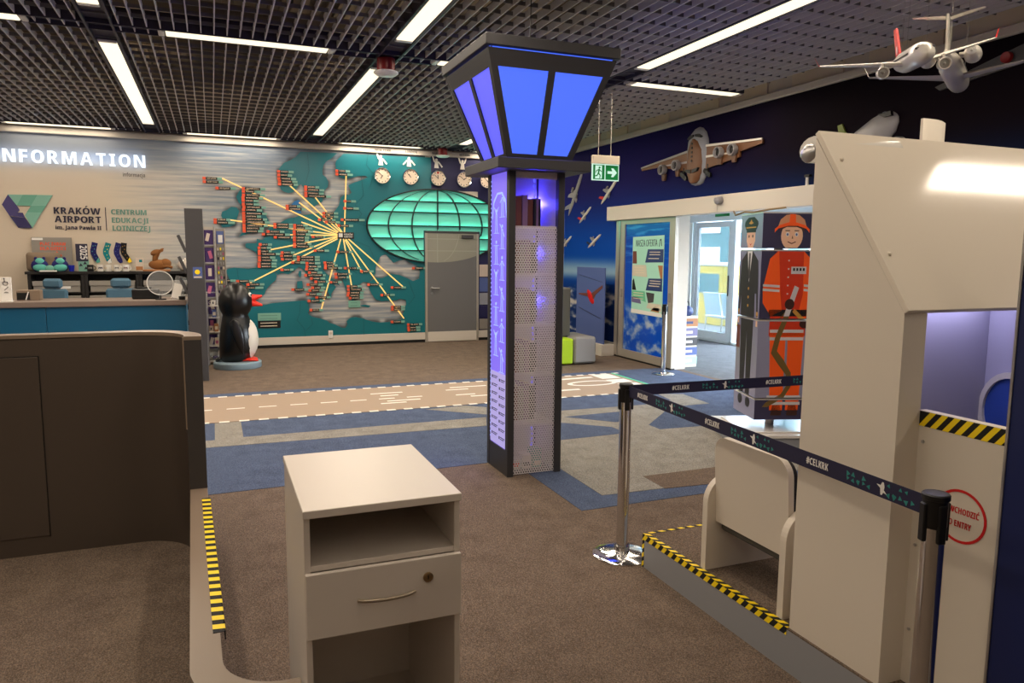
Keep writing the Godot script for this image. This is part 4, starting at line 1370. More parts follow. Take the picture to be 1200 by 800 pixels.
	slab(st, poly_of([-6.36, 2.90, -6.43, 3.18, -6.37, 3.19, -6.22, 2.93]), xf, 0.0, 0.02)
	part("tail_fin", st, "lime_dark", t)
	st = S()
	slab(st, poly_of([-6.0, 2.82, -5.0, 2.70, -5.0, 2.66, -6.1, 2.74]), xf, 0.0, 0.02)
	part("wing", st, "plane_grey", t)
	st = S()
	lathe(st, [Vector2(0.05, 0), Vector2(0.09, 0.02), Vector2(0.085, 0.08), Vector2(0.06, 0.07), Vector2(0, 0.05)], 18, Transform3D(Basis(Vector3(0, 1, 0), Vector3(-1, 0, 0), Vector3(0, 0, 1)), xf * Vector3(-5.6, 2.86, 0.005)))
	part("engine", st, "plane_silver", t)
	t = thing("relief_wing", "dark aircraft wing with two red engines on the blackest end of the mural", "aircraft")
	st = S()
	slab(st, poly_of([-5.25, 3.36, -4.0, 3.66, -3.0, 3.68, -3.0, 3.5, -4.2, 3.42, -5.2, 3.32]), xf, 0, 0.02)
	part("wing", st, "anthracite", t)
	for e in [[-4.95, 3.40], [-4.55, 3.47]]:
		st = S()
		lathe(st, [Vector2(0.03, 0), Vector2(0.05, 0.02), Vector2(0.045, 0.05), Vector2(0.03, 0.045), Vector2(0, 0.05)], 18, Transform3D(Basis(Vector3(0, 1, 0), Vector3(-1, 0, 0), Vector3(0, 0, 1)), xf * Vector3(e[0], e[1], 0.015)))
		part("engine", st, "dark_red", t)


# ---------------------------------------------------------------- the information desk and what stands on and behind it
func mug(label: String, at: Vector3, turn: float, body: String, mark: String) -> void:
	var t := thing("mug", label, "mug", at, turn, "souvenir mugs on the black cabinets")
	var st := S()
	lathe(st, [Vector2(0, 0.002), Vector2(0.044, 0), Vector2(0.047, 0.006), Vector2(0.047, 0.105), Vector2(0.043, 0.107), Vector2(0.042, 0.02), Vector2(0, 0.02)], 20)
	part("cup", st, body, t)
	st = S()
	var pts := []
	for i in 9:
		var a := -PI / 2 + PI * i / 8
		pts.append(Vector3(0.045 + cos(a) * 0.03, 0.055 + sin(a) * 0.032, 0))
	tube(st, pts, 0.006, 8)
	part("handle", st, body, t)
	st = S()
	for i in 5:
		var a := -0.5 + i * 0.25
		var w := 0.012 if i % 2 else 0.03
		box(st, Vector3(sin(a) * 0.0475, 0.055 + (0.008 if i % 2 else 0.0), cos(a) * 0.0475), Vector3(0.011, w, 0.002), Basis(Vector3.UP, a))
	part("print", st, mark, t)


func sock(label: String, at: Vector3, turn: float, body: String, accent: String, toe: String) -> void:
	var t := thing("sock", label, "sock", at, 0, "souvenir socks on the beige wall")
	t.basis = Basis(Vector3(0, 0, 1), turn) * Basis.from_scale(Vector3(0.75, 0.75, 1))
	var leg := poly_of([-0.055, 0.26, 0.055, 0.26, 0.058, 0.10, 0.075, 0.04, 0.16, -0.07, 0.185, -0.13, 0.14, -0.165, 0.08, -0.13, -0.03, 0.0, -0.055, 0.08])
	var st := S()
	slab(st, leg, Transform3D(), 0.0, 0.014)
	part("knit", st, body, t)
	st = S()
	slab(st, poly_of([0.135, -0.04, 0.188, -0.13, 0.14, -0.168, 0.10, -0.145]), Transform3D(), 0.0, 0.017)
	part("toe", st, toe, t)
	st = S()
	slab(st, poly_of([-0.058, 0.262, 0.058, 0.262, 0.058, 0.225, -0.058, 0.225]), Transform3D(), 0.0, 0.017)
	part("cuff", st, body, t)
	st = S()
	for q in [[-0.02, 0.18], [0.02, 0.12], [-0.01, 0.06], [0.05, 0.0], [0.02, 0.2], [0.09, -0.06]]:
		box(st, Vector3(q[0], q[1], 0.015), Vector3(0.016, 0.016, 0.004), Basis(Vector3(0, 0, 1), q[0] * 40))
	part("motif", st, accent, t)


func office_chair(label: String, at: Vector3, turn: float) -> void:
	var t := thing("office_chair", label, "office chair", at, turn, "blue office chairs behind the desk")
	var st := S()
	for i in 5:
		var a := TAU * i / 5
		tube(st, [Vector3(0, 0.10, 0), Vector3(cos(a) * 0.18, 0.085, sin(a) * 0.18), Vector3(cos(a) * 0.30, 0.06, sin(a) * 0.30)], 0.02, 8)
	part("star_base", st, "black", t)
	for i in 5:
		var a := TAU * i / 5
		st = S()
		cyl(st, Vector3(cos(a) * 0.30 - sin(a) * 0.015, 0.03, sin(a) * 0.30 + cos(a) * 0.015), Vector3(cos(a) * 0.30 + sin(a) * 0.015, 0.03, sin(a) * 0.30 - cos(a) * 0.015), 0.03, 12)
		part("caster", st, "black", t)
	st = S()
	cyl(st, Vector3(0, 0.09, 0), Vector3(0, 0.44, 0), 0.028, 14)
	part("column", st, "black", t)
	st = S()
	cham(st, Vector3(0, 0.49, 0.0), Vector3(0.48, 0.09, 0.46), 0.035)
	part("seat", st, "chair_blue", t)
	st = S()
	cham(st, Vector3(0, 0.88, 0.24), Vector3(0.40, 0.62, 0.07), 0.03, Basis(Vector3(1, 0, 0), 0.06))
	part("backrest", st, "chair_blue", t)
	st = S()
	cham(st, Vector3(0, 1.265, 0.25), Vector3(0.27, 0.145, 0.08), 0.035)
	part("headrest", st, "chair_blue", t)
	st = S()
	tube(st, [Vector3(0, 0.46, 0.1), Vector3(0, 0.47, 0.27), Vector3(0, 0.8, 0.30), Vector3(0, 1.26, 0.295)], 0.02, 8)
	part("spine", st, "black", t)


func info_desk() -> void:
	var t := thing("information_desk", "long blue fronted information desk with a grey brown counter top", "desk", Vector3(0, 0, 0))
	var st := S()
	for s in [[-6.0, -4.0], [-3.995, -2.0], [-1.993, -0.355]]:
		st = S()
		cham2(st, Vector3(s[0], 0.05, -11.55), Vector3(s[1], 1.018, -10.93), 0.004)
		part("front_panel", st, "desk_blue", t)
	st = S()
	cham2(st, Vector3(-6.0, 1.018, -11.65), Vector3(-0.345, 1.09, -10.89), 0.006)
	part("counter_top", st, "desk_top", t)
	st = S()
	box2(st, Vector3(-6.0, 0.0, -11.5), Vector3(-0.37, 0.05, -10.98))
	part("plinth", st, "black_matt", t)

	# on the counter
	var s := thing("sign_holder", "white angled notice with a wheelchair symbol at the left end of the counter", "sign", Vector3(-2.47, 1.09, -11.0))
	st = S()
	cham(st, Vector3(0, 0.16, 0), Vector3(0.22, 0.30, 0.012), 0.003, Basis(Vector3(1, 0, 0), -0.12))
	part("card", st, "white_gloss", s)
	st = S()
	cham(st, Vector3(0, 0.008, 0.02), Vector3(0.24, 0.016, 0.12), 0.004)
	part("foot", st, "white_gloss", s)
	st = S()
	for k in 9:
		var a := TAU * k / 12 + 2.4
		box(st, Vector3(0.045 + cos(a) * 0.026, 0.235 + sin(a) * 0.026, 0.0), Vector3(0.012, 0.006, 0.008), Basis(Vector3(0, 0, 1), a + PI / 2))
	box(st, Vector3(0.035, 0.265, -0.001), Vector3(0.008, 0.04, 0.008))
	box(st, Vector3(0.05, 0.252, -0.001), Vector3(0.03, 0.007, 0.008))
	box(st, Vector3(0.068, 0.236, -0.001), Vector3(0.007, 0.03, 0.008), Basis(Vector3(0, 0, 1), 0.4))
	cyl(st, Vector3(0.033, 0.292, -0.004), Vector3(0.033, 0.292, 0.002), 0.009, 10)
	part("wheelchair_symbol", st, "grey_text", s)
	st = S()
	box(st, Vector3(0.05, 0.165, 0.004), Vector3(0.07, 0.01, 0.008), Basis(Vector3(0, 0, 1), 0.8))
	cyl(st, Vector3(0.05, 0.10, 0.004), Vector3(0.05, 0.10, 0.012), 0.03, 14)
	part("printed_mark", st, "drawer_grey", s)
	s = thing("small_carton", "small tan carton with a white picture front beside the wheelchair notice", "carton", Vector3(-2.24, 1.09, -11.35))
	st = S()
	cham2(st, Vector3(-0.13, 0, -0.1), Vector3(0.13, 0.13, 0.1), 0.004)
	part("carton_body", st, "cushion", s)
	st = S()
	box2(st, Vector3(-0.125, 0.01, 0.1), Vector3(0.02, 0.10, 0.104))
	part("picture_card", st, "black", s)
	st = S()
	box(st, Vector3(-0.01, 0.06, 0.107), Vector3(0.012, 0.11, 0.006), Basis(Vector3(0, 0, 1), -0.3))
	part("white_strip", st, "white_plastic", s)
	s = thing("lens_stand", "round clear lens disc on a small stand on the counter", "lens", Vector3(-0.665, 1.09, -11.0))
	st = S()
	lathe(st, [Vector2(0, -0.008), Vector2(0.10, -0.006), Vector2(0.158, 0.0), Vector2(0.10, 0.006), Vector2(0, 0.008)], 40, Transform3D(Basis(Vector3(1, 0, 0), PI / 2), Vector3(0, 0.225, 0)))
	part("lens_disc", st, "clear", s)
	st = S()
	tube(st, range(33).map(func(i): return Vector3(cos(TAU * i / 32) * 0.160, 0.225 + sin(TAU * i / 32) * 0.160, 0)), 0.006, 8)
	part("lens_rim", st, "white_plastic", s)
	st = S()
	cyl(st, Vector3(0, 0.0, 0), Vector3(0, 0.014, 0), 0.07, 20)
	cyl(st, Vector3(0, 0.012, 0), Vector3(0, 0.062, 0), 0.008, 10)
	part("foot", st, "black", s)
	s = thing("desk_telephone", "black telephone console on the counter beneath the lens disc", "telephone", Vector3(-0.86, 1.09, -11.25))
	st = S()
	cham(st, Vector3(0, 0.07, 0), Vector3(0.34, 0.14, 0.16), 0.015)
	part("console", st, "black", s)
	st = S()
	cham(st, Vector3(-0.02, 0.152, 0.02), Vector3(0.20, 0.025, 0.05), 0.01)
	part("handset", st, "black_matt", s)
	s = thing("brochure_holder", "tilted clear brochure holder with white leaflets at the right end of the counter", "holder", Vector3(-0.46, 1.09, -11.0))
	var lean := Basis(Vector3(0, 0, 1), -0.24) * Basis(Vector3(1, 0, 0), -0.2)
	st = S()
	cham(st, Vector3(0.03, 0.16, 0), Vector3(0.15, 0.31, 0.012), 0.003, lean)
	part("back_plate", st, "clear", s)
	st = S()
	cham(st, Vector3(0.0, 0.115, 0.012), Vector3(0.11, 0.20, 0.01), 0.002, lean)
	part("leaflet", st, "white_gloss", s)
	st = S()
	cham(st, Vector3(0, 0.006, 0), Vector3(0.16, 0.012, 0.10), 0.003)
	part("foot", st, "clear", s)
	s = thing("round_tin", "small dark round tin at the very end of the counter", "tin", Vector3(-0.40, 1.09, -10.93))
	st = S()
	lathe(st, [Vector2(0, 0), Vector2(0.04, 0), Vector2(0.042, 0.045), Vector2(0.035, 0.05), Vector2(0, 0.05)], 20)
	part("tin_body", st, "black", s)
	office_chair("blue office chair behind the desk, its headrest tilted, left of the two", Vector3(-2.21, 0, -12.05), PI - 0.3)
	office_chair("blue office chair behind the desk under the middle drawers, right of the two", Vector3(-1.27, 0, -12.05), PI)

	# the brown totem with leaflet trays at the end of the desk
	s = thing("leaflet_totem", "tall dark brown totem with tilted leaflet trays at the end of the desk", "totem", Vector3(-0.20, 0, -10.78))
	st = S()
	cham2(st, Vector3(-0.12, 0, -0.11), Vector3(0.10, 2.30, 0.11), 0.004)
	part("post", st, "anthracite", s)
	for y in [1.84, 1.56, 1.29]:
		st = S()
		cham(st, Vector3(-0.165, y, 0.0), Vector3(0.035, 0.24, 0.20), 0.004, Basis(Vector3(0, 0, 1), 0.38))
		part("tray", st, "anthracite", s)
	st = S()
	box2(st, Vector3(-0.045, 1.385, 0.11), Vector3(0.07, 1.535, 0.114))
	var cd := part("notice", st, "board_blue", s, "small blue notice with a yellow mark")
	st = S()
	cyl(st, Vector3(0.01, 1.47, 0.113), Vector3(0.01, 1.47, 0.117), 0.032, 16)
	part("yellow_mark", st, "tape_yellow", cd)
	st = S()
	box2(st, Vector3(-0.035, 1.392, 0.114), Vector3(0.06, 1.412, 0.1155))
	part("caption_strip", st, "cream", cd)

	# black drawer cabinets along the beige wall
	for k in 3:
		var x0 := -2.70 + k * 0.785
		s = thing("drawer_cabinet", "black cabinet of grey drawers under the %s" % ["notice board and the plush toys", "mugs, with the blue chair in front of it", "wooden giraffes, behind the lens disc"][k], "cabinet", Vector3(x0, 0, -13.97), 0, "black drawer cabinets along the beige wall")
		st = S()
		for x in [0.0, 0.735]:
			box2(st, Vector3(x, 0, 0.0), Vector3(x + 0.045, 1.36, 0.38))
		box2(st, Vector3(0.045, 0, 0.0), Vector3(0.735, 1.36, 0.02))
		for y in [0.03, 0.30, 0.57, 0.84, 1.075]:
			box2(st, Vector3(0.045, y - 0.02, 0.02), Vector3(0.735, y, 0.37))
		part("carcass", st, "shelf_black", s)
		for y in [0.03, 0.30, 0.57, 0.84, 1.075]:
			st = S()
			cham2(st, Vector3(0.07, y, 0.06), Vector3(0.715, y + 0.165, 0.37), 0.006)
			cham2(st, Vector3(0.06, y + 0.10, 0.365), Vector3(0.72, y + 0.18, 0.385), 0.004)
			var dr := part("drawer", st, "drawer_grey", s)
			if k == 0 and y > 1.0:
				st = S()
				box2(st, Vector3(0.42, y + 0.055, 0.37), Vector3(0.58, y + 0.095, 0.374))
				part("label_card", st, "white_plastic", dr)
	s = thing("cabinet_top", "long black top board lying across the three drawer cabinets", "shelf board", Vector3(0, 1.36, -13.99))
	st = S()
	cham2(st, Vector3(-2.73, 0, 0), Vector3(-0.33, 0.045, 0.42), 0.004)
	part("board", st, "shelf_black", s)
	var top := 1.405
	s = thing("notice_board", "grey board pointing to the children's play area, leaning on the beige wall", "board", Vector3(-2.40, top, -13.93))
	st = S()
	cham2(st, Vector3(-0.28, 0, -0.03), Vector3(0.28, 0.54, 0.0), 0.004)
	part("panel", st, "drawer_grey", s)
	lettering("PLAC ZABAW", 0.05, "orange", s, Vector3(0.015, 0.435, 0.002), Basis(), 0.36)
	lettering("DLA DZIECI", 0.05, "orange", s, Vector3(0.015, 0.36, 0.002), Basis(), 0.36)
	st = S()
	slab(st, poly_of([-0.03, 0.21, 0.06, 0.21, 0.06, 0.18, 0.14, 0.25, 0.06, 0.32, 0.06, 0.29, -0.03, 0.29, 0.0, 0.25]), Transform3D(), 0.0, 0.006)
	part("arrow", st, "orange", s)
	st = S()
	box2(st, Vector3(-0.27, 0.495, 0.0), Vector3(-0.12, 0.53, 0.003))
	part("white_sticker", st, "white_plastic", s)
	s = thing("cushion", "tan cushion propped against the notice board behind the plush toys", "cushion", Vector3(-2.50, top, -13.80))
	st = S()
	var rings := []
	for a in [[-0.10, 0.4, 0.5], [-0.08, 0.9, 0.9], [0.0, 1.0, 1.0], [0.08, 0.9, 0.9], [0.10, 0.4, 0.5]]:
		var rr := []
		for p in round_rect(Vector2(-0.24, 0.0), Vector2(0.24, 0.30), 0.05):
			var q := Vector2(p.x * a[1], 0.15 + (p.y - 0.15) * a[2])
			rr.append(Vector3(q.x, q.y, a[0] * 0.8))
		rings.append(rr)
	loft(st, rings)
	part("cover", st, "cushion", s)
	for k in 2:
		s = thing("plush_toy", ["round blue plush with a mint face on the cabinet, nearer the cushion", "larger blue and mint plush toy on the cabinet, beside the blue cup"][k], "plush toy", Vector3([-2.53, -2.25][k], top, -13.63), 0, "blue plush toys on the cabinets")
		st = S()
		ball(st, Vector3(0, 0.09, 0), Vector3(0.12, 0.11, 0.09), 18)
		part("body", st, "cloth_navy", s)
		st = S()
		ball(st, Vector3(0.01, 0.065, 0.05), Vector3(0.095, 0.065, 0.06), 16)
		part("tummy", st, "cloth_mint", s)
		st = S()
		ball(st, Vector3(0.01, 0.155, 0.03), Vector3(0.065, 0.06, 0.06), 16)
		part("head", st, "cloth_mint", s)
		for e in [-1, 1]:
			st = S()
			ball(st, Vector3(0.01 + e * 0.055, 0.20, 0.02), Vector3(0.025, 0.03, 0.02), 10)
			part("ear", st, "cloth_navy", s)
	s = thing("plush_bundle", "grey green bundled plush lying between the two blue toys", "plush toy", Vector3(-2.385, top, -13.58))
	st = S()
	ball(st, Vector3(0, 0.05, 0.0), Vector3(0.07, 0.05, 0.06), 14)
	part("body", st, "logo_green", s)
	st = S()
	box2(st, Vector3(-0.13, 0.0, 0.04), Vector3(0.10, 0.02, 0.075))
	part("strap", st, "white_plastic", s)
	s = thing("blue_cup", "small bright blue tapered cup beside the plush toys", "cup", Vector3(-2.095, top, -13.62))
	st = S()
	lathe(st, [Vector2(0, 0), Vector2(0.034, 0), Vector2(0.048, 0.10), Vector2(0.044, 0.10), Vector2(0.032, 0.01), Vector2(0, 0.01)], 18)
	part("cup", st, "blue_cup", s)
	s = thing("year_calendar", "tall navy calendar card marked 2025 on a pale stand", "calendar", Vector3(-1.935, top, -13.70))
	st = S()
	cham2(st, Vector3(-0.075, 0.0, -0.05), Vector3(0.075, 0.19, -0.01), 0.004)
	part("pale_stand", st, "logo_light", s)
	st = S()
	cham2(st, Vector3(-0.10, 0.16, -0.01), Vector3(0.07, 0.44, 0.0), 0.003)
	part("card", st, "text_navy", s)
	lettering("2025", 0.10, "white_plastic", s, Vector3(0.01, 0.30, 0.002), Basis(Vector3(0, 0, 1), -PI / 2), 0.22)
	st = S()
	for q in [[-0.04, 0.10], [0.02, 0.13], [0.03, 0.05]]:
		slab(st, poly_of([q[0] - 0.025, q[1] - 0.02, q[0] + 0.03, q[1] - 0.015, q[0], q[1] + 0.03]), Transform3D(), -0.01, -0.007)
	part("triangle_print", st, "text_navy", s)
	mug("black mug with its handle to the right, beside the calendar card", Vector3(-1.83, top, -13.62), 0.0, "black", "drawer_grey")
	mug("white mug printed with a dark heart made of words", Vector3(-1.69, top, -13.62), 0.2, "white_gloss", "text_navy")
	mug("plain white mug under the teal sock, third in the row of mugs", Vector3(-1.575, top, -13.62), -0.9, "white_gloss", "cream")
	mug("white mug with a dark city print, below the navy sock pair", Vector3(-1.45, top, -13.62), 0.1, "white_gloss", "grey_text")
	mug("white mug with a dark photograph print, last in the row", Vector3(-1.32, top, -13.62), 0.0, "white_plastic", "brown_book")
	sock("navy sock with pale motifs and a green toe, pinned above the black mug", Vector3(-1.84, 1.68, BACK + 0.006), -0.25, "cloth_navy", "cloth_mint", "cloth_mint")
	sock("teal sock with a yellow band and white toe, pinned above the heart mug", Vector3(-1.66, 1.68, BACK + 0.006), -0.35, "cloth_teal", "tape_yellow", "white_plastic")
	sock("plain blue sock pinned left of the black and yellow one", Vector3(-1.50, 1.68, BACK + 0.006), -0.3, "cloth_navy", "board_blue", "cloth_navy")
	sock("black sock with yellow heel and toe pinned on the wall", Vector3(-1.385, 1.675, BACK + 0.024), -0.12, "cloth_black", "gold", "tape_yellow")
	s = thing("gift_packet", "cream gift packet with a brown print standing left of the giraffes", "packet", Vector3(-1.12, top, -13.66))
	st = S()
	cham2(st, Vector3(-0.06, 0, -0.04), Vector3(0.06, 0.22, 0.03), 0.006)
	part("packet", st, "carton", s)
	st = S()
	box2(st, Vector3(-0.05, 0.02, 0.03), Vector3(0.05, 0.08, 0.034))
	part("brown_print", st, "wood", s)
	st = S()
	box2(st, Vector3(0.0, 0.15, 0.03), Vector3(0.045, 0.19, 0.034))
	part("blue_print", st, "cloth_teal", s)
	s = thing("plush_giraffe", "brown plush giraffe lying on a wooden tray at the end of the cabinets", "plush toy", Vector3(-0.83, top + 0.03, -13.70))
	for q in [[0.0, 0.08, 0.16, 0.085], [0.10, 0.10, 0.09, 0.08]]:
		st = S()
		ball(st, Vector3(q[0], q[1], 0), Vector3(q[2], q[3], 0.08), 14)
		part("body", st, "giraffe", s)
	st = S()
	tube(st, [Vector3(-0.06, 0.10, 0), Vector3(-0.05, 0.20, 0.01), Vector3(-0.02, 0.27, 0.02)], 0.045, 10)
	part("neck", st, "giraffe", s)
	st = S()
	ball(st, Vector3(-0.04, 0.28, 0.02), Vector3(0.085, 0.05, 0.05), 14, Basis(Vector3(0, 0, 1), 0.35))
	ball(st, Vector3(0.045, 0.325, 0.05), Vector3(0.05, 0.018, 0.015), 10, Basis(Vector3(0, 0, 1), 0.5))
	ball(st, Vector3(0.03, 0.30, -0.03), Vector3(0.05, 0.018, 0.015), 10, Basis(Vector3(0, 0, 1), 0.3))
	part("head", st, "giraffe", s)
	for k in 2:
		st = S()
		tube(st, [Vector3(0.06, 0.05, 0.05 - k * 0.1), Vector3(0.15, 0.05, 0.09 - k * 0.1), Vector3(0.20, 0.03, 0.08 - k * 0.1)], 0.022, 8)
		part("leg", st, "giraffe", s)
	s = thing("wooden_tray", "pale wooden tray under the plush giraffe", "tray", Vector3(-0.90, top, -13.70))
	st = S()
	cham2(st, Vector3(-0.17, 0, -0.1), Vector3(0.24, 0.03, 0.1), 0.006)
	part("tray", st, "wood", s)
	s = thing("wrapped_toy", "clear wrapped parcel with a pale toy behind the giraffe", "parcel", Vector3(-0.455, top, -13.82))
	st = S()
	ball(st, Vector3(0, 0.10, 0), Vector3(0.10, 0.10, 0.08), 16)
	part("pale_toy", st, "carton", s)
	st = S()
	rings = []
	for a in [[-0.13, 0.04], [-0.10, 0.10], [0.0, 0.13], [0.08, 0.11], [0.115, 0.05]]:
		rings.append(ring(Vector3(a[0], 0.125, 0), Vector3(0, a[1] * 0.95, 0), Vector3(0, 0, a[1] * 0.85), 9))
	loft(st, rings)
	part("wrapping", st, "clear", s)


# ---------------------------------------------------------------- the dark booth at the left
func arc(c: Vector2, r: float, a0: float, a1: float, n := 10) -> PackedVector2Array:
	var p := PackedVector2Array()
	for i in n + 1:
		var a := lerpf(a0, a1, float(i) / n)
		p.append(c + Vector2(cos(a), sin(a)) * r)
	return p


func booth() -> void:
	var up := Transform3D(Basis(Vector3(1, 0, 0), Vector3(0, 0, 1), Vector3(0, 1, 0)), Vector3.ZERO)
	var t := thing("round_booth", "dark brown booth wall with a rounded end running into a low curved ledge", "booth")
	# inner line (towards us) and outer line, in (x, z)
	var inner := PackedVector2Array([Vector2(-3.5, -4.80)])
	inner.append_array(arc(Vector2(-0.465, -4.50), 0.30, -PI / 2, 0.0))
	inner.append(Vector2(-0.165, -4.46))
	var outer := PackedVector2Array([Vector2(-3.5, -4.90)])
	outer.append_array(arc(Vector2(-0.465, -4.515), 0.39, -PI / 2, 0.0))
	outer.append(Vector2(-0.075, -4.46))
	var pl := inner.duplicate()
	var rev := outer.duplicate()
	rev.reverse()
	pl.append_array(rev)
	var st := S()
	st.set_smooth_group(0)
	for line in [[inner, 1.0], [outer, -1.0]]:
		var q: PackedVector2Array = line[0]
		for i in q.size() - 1:
			var d: Vector2 = (q[i + 1] - q[i]).normalized()
			var out: Vector3 = Vector3(-d.y, 0, d.x) * line[1]
			face(st, Vector3(q[i].x, 0, q[i].y), Vector3(q[i + 1].x, 0, q[i + 1].y), Vector3(q[i + 1].x, 1.255, q[i + 1].y), Vector3(q[i].x, 1.255, q[i].y), out)
	st.set_smooth_group(-1)
	slab(st, pl, up, 1.25, 1.255)
	part("tall_wall", st, "booth_dark", t)
	st = S()
	slab(st, pl, up, 1.255, 1.275)
	part("top_edge", st, "booth_edge", t)
	st = S()
	box2(st, Vector3(-0.166, 0.40, -4.462), Vector3(-0.074, 1.255, -4.452))
	part("end_panel", st, "booth_end", t)
	st = S()
	box2(st, Vector3(-0.172, 0.75, -4.455), Vector3(-0.165, 1.27, -4.45))
	part("pale_edging", st, "booth_edge", t)
	st = S()
	cham2(st, Vector3(-2.2, 0.11, -4.80), Vector3(-0.93, 1.15, -4.794), 0.002)
	part("access_panel", st, "booth_dark", t)
	st = S()
	box2(st, Vector3(-0.93, 0.105, -4.801), Vector3(-0.925, 1.155, -4.797))
	box2(st, Vector3(-2.2, 1.15, -4.801), Vector3(-0.925, 1.155, -4.797))
	part("panel_joint", st, "black", t)
	# the low ledge
	var li := PackedVector2Array([Vector2(-0.165, -4.452), Vector2(-0.118, -2.50)])
	li.append_array(arc(Vector2(0.182, -2.48), 0.30, PI, PI / 2))
	li.append(Vector2(0.212, -2.18))
	var lo := PackedVector2Array([Vector2(-0.075, -4.452), Vector2(-0.018, -2.50)])
	lo.append_array(arc(Vector2(0.182, -2.50), 0.20, PI, PI / 2))
	lo.append(Vector2(0.212, -2.30))
	pl = li.duplicate()
	rev = lo.duplicate()
	rev.reverse()
	pl.append_array(rev)
	st = S()
	slab(st, pl, up, 0.0, 0.375)
	part("low_wall", st, "booth_end", t)
	st = S()
	slab(st, pl, up, 0.375, 0.40)
	part("ledge_top", st, "booth_edge", t)
	# hazard tape along the outer edge of the ledge
	var tp := thing("hazard_tape", "black and yellow warning tape along the edge of the low booth ledge", "tape", Vector3(-0.068, 0.4, -4.26))
	var b := Basis(Vector3.UP, atan2(0.055, 1.57))
	tp.basis = b
	st = S()
	box2(st, Vector3(-0.034, 0.0, 0.0), Vector3(0.008, 0.002, 1.57))
	box2(st, Vector3(0.0045, -0.03, 0.0), Vector3(0.008, 0.002, 1.57))
	part("black_band", st, "tape_black", tp)
	for i in 22:
		var z := 0.02 + i * 0.0708
		st = S()
		var z2 := z + 0.036
		face(st, Vector3(-0.034, 0.0028, z), Vector3(0.0082, 0.0028, z + 0.008), Vector3(0.0082, 0.0028, z2 + 0.008), Vector3(-0.034, 0.0028, z2), Vector3.UP)
		face(st, Vector3(0.0086, 0.0028, z + 0.008), Vector3(0.0086, -0.03, z + 0.02), Vector3(0.0086, -0.03, z2 + 0.02), Vector3(0.0086, 0.0028, z2 + 0.008), Vector3.RIGHT)
		part("yellow_stripe", st, "tape_yellow", tp)


func drawer_cabinet() -> void:
	var t := thing("office_pedestal", "pale grey pedestal cabinet with an open shelf and one handled drawer in the foreground", "cabinet", Vector3(0.458, 0, -2.46))
	var w := 0.24
	var d := 0.315
	var st := S()
	cham2(st, Vector3(-w - 0.003, 0.975, -d - 0.003), Vector3(w + 0.003, 1.0, d + 0.006), 0.002)
	part("top", st, "white_board", t)
	for s in [-1.0, 1.0]:
		st = S()
		cham(st, Vector3(s * (w - 0.009), 0.4875, -0.004), Vector3(0.018, 0.975, d * 2 - 0.008), 0.001)
		part("side_panel", st, "white_board", t)
	st = S()
	box2(st, Vector3(-w + 0.018, 0.02, -d + 0.004), Vector3(w - 0.018, 0.975, -d + 0.014))
	part("back_panel", st, "white_board", t)
	for y in [0.805, 0.05]:
		st = S()
		cham2(st, Vector3(-w + 0.018, y, -d + 0.014), Vector3(w - 0.018, y + 0.018, d - 0.012), 0.001)
		part("shelf", st, "white_board", t)
	st = S()
	box2(st, Vector3(-w + 0.018, 0.59, -d + 0.014), Vector3(w - 0.018, 0.605, d - 0.03))
	part("drawer_base", st, "white_board", t)
	st = S()
	cham2(st, Vector3(-w + 0.001, 0.604, d - 0.006), Vector3(w - 0.001, 0.806, d + 0.012), 0.0015)
	var dr := part("drawer", st, "white_board", t)
	st = S()
	var pts := []
	for i in 13:
		var k := i / 12.0
		var x := lerpf(-0.088, 0.088, k)
		pts.append(Vector3(x, 0.705, d + 0.012 + 0.022 * sin(PI * clampf(k, 0.0, 1.0)) ** 0.6))
	tube(st, pts, 0.0055, 10)
	part("handle", st, "satin", dr, "curved satin metal handle")
	st = S()
	lathe(st, [Vector2(0, 0), Vector2(0.016, 0), Vector2(0.016, 0.004), Vector2(0.011, 0.006), Vector2(0.010, 0.003), Vector2(0, 0.003)], 20, Transform3D(Basis(Vector3(1, 0, 0), PI / 2), Vector3(0.13, 0.745, d + 0.012)))
	var lk := part("lock", st, "brass", dr, "round brass lock")
	st = S()
	box(st, Vector3(0.13, 0.745, d + 0.0158), Vector3(0.003, 0.012, 0.002))
	part("keyhole", st, "black", lk)


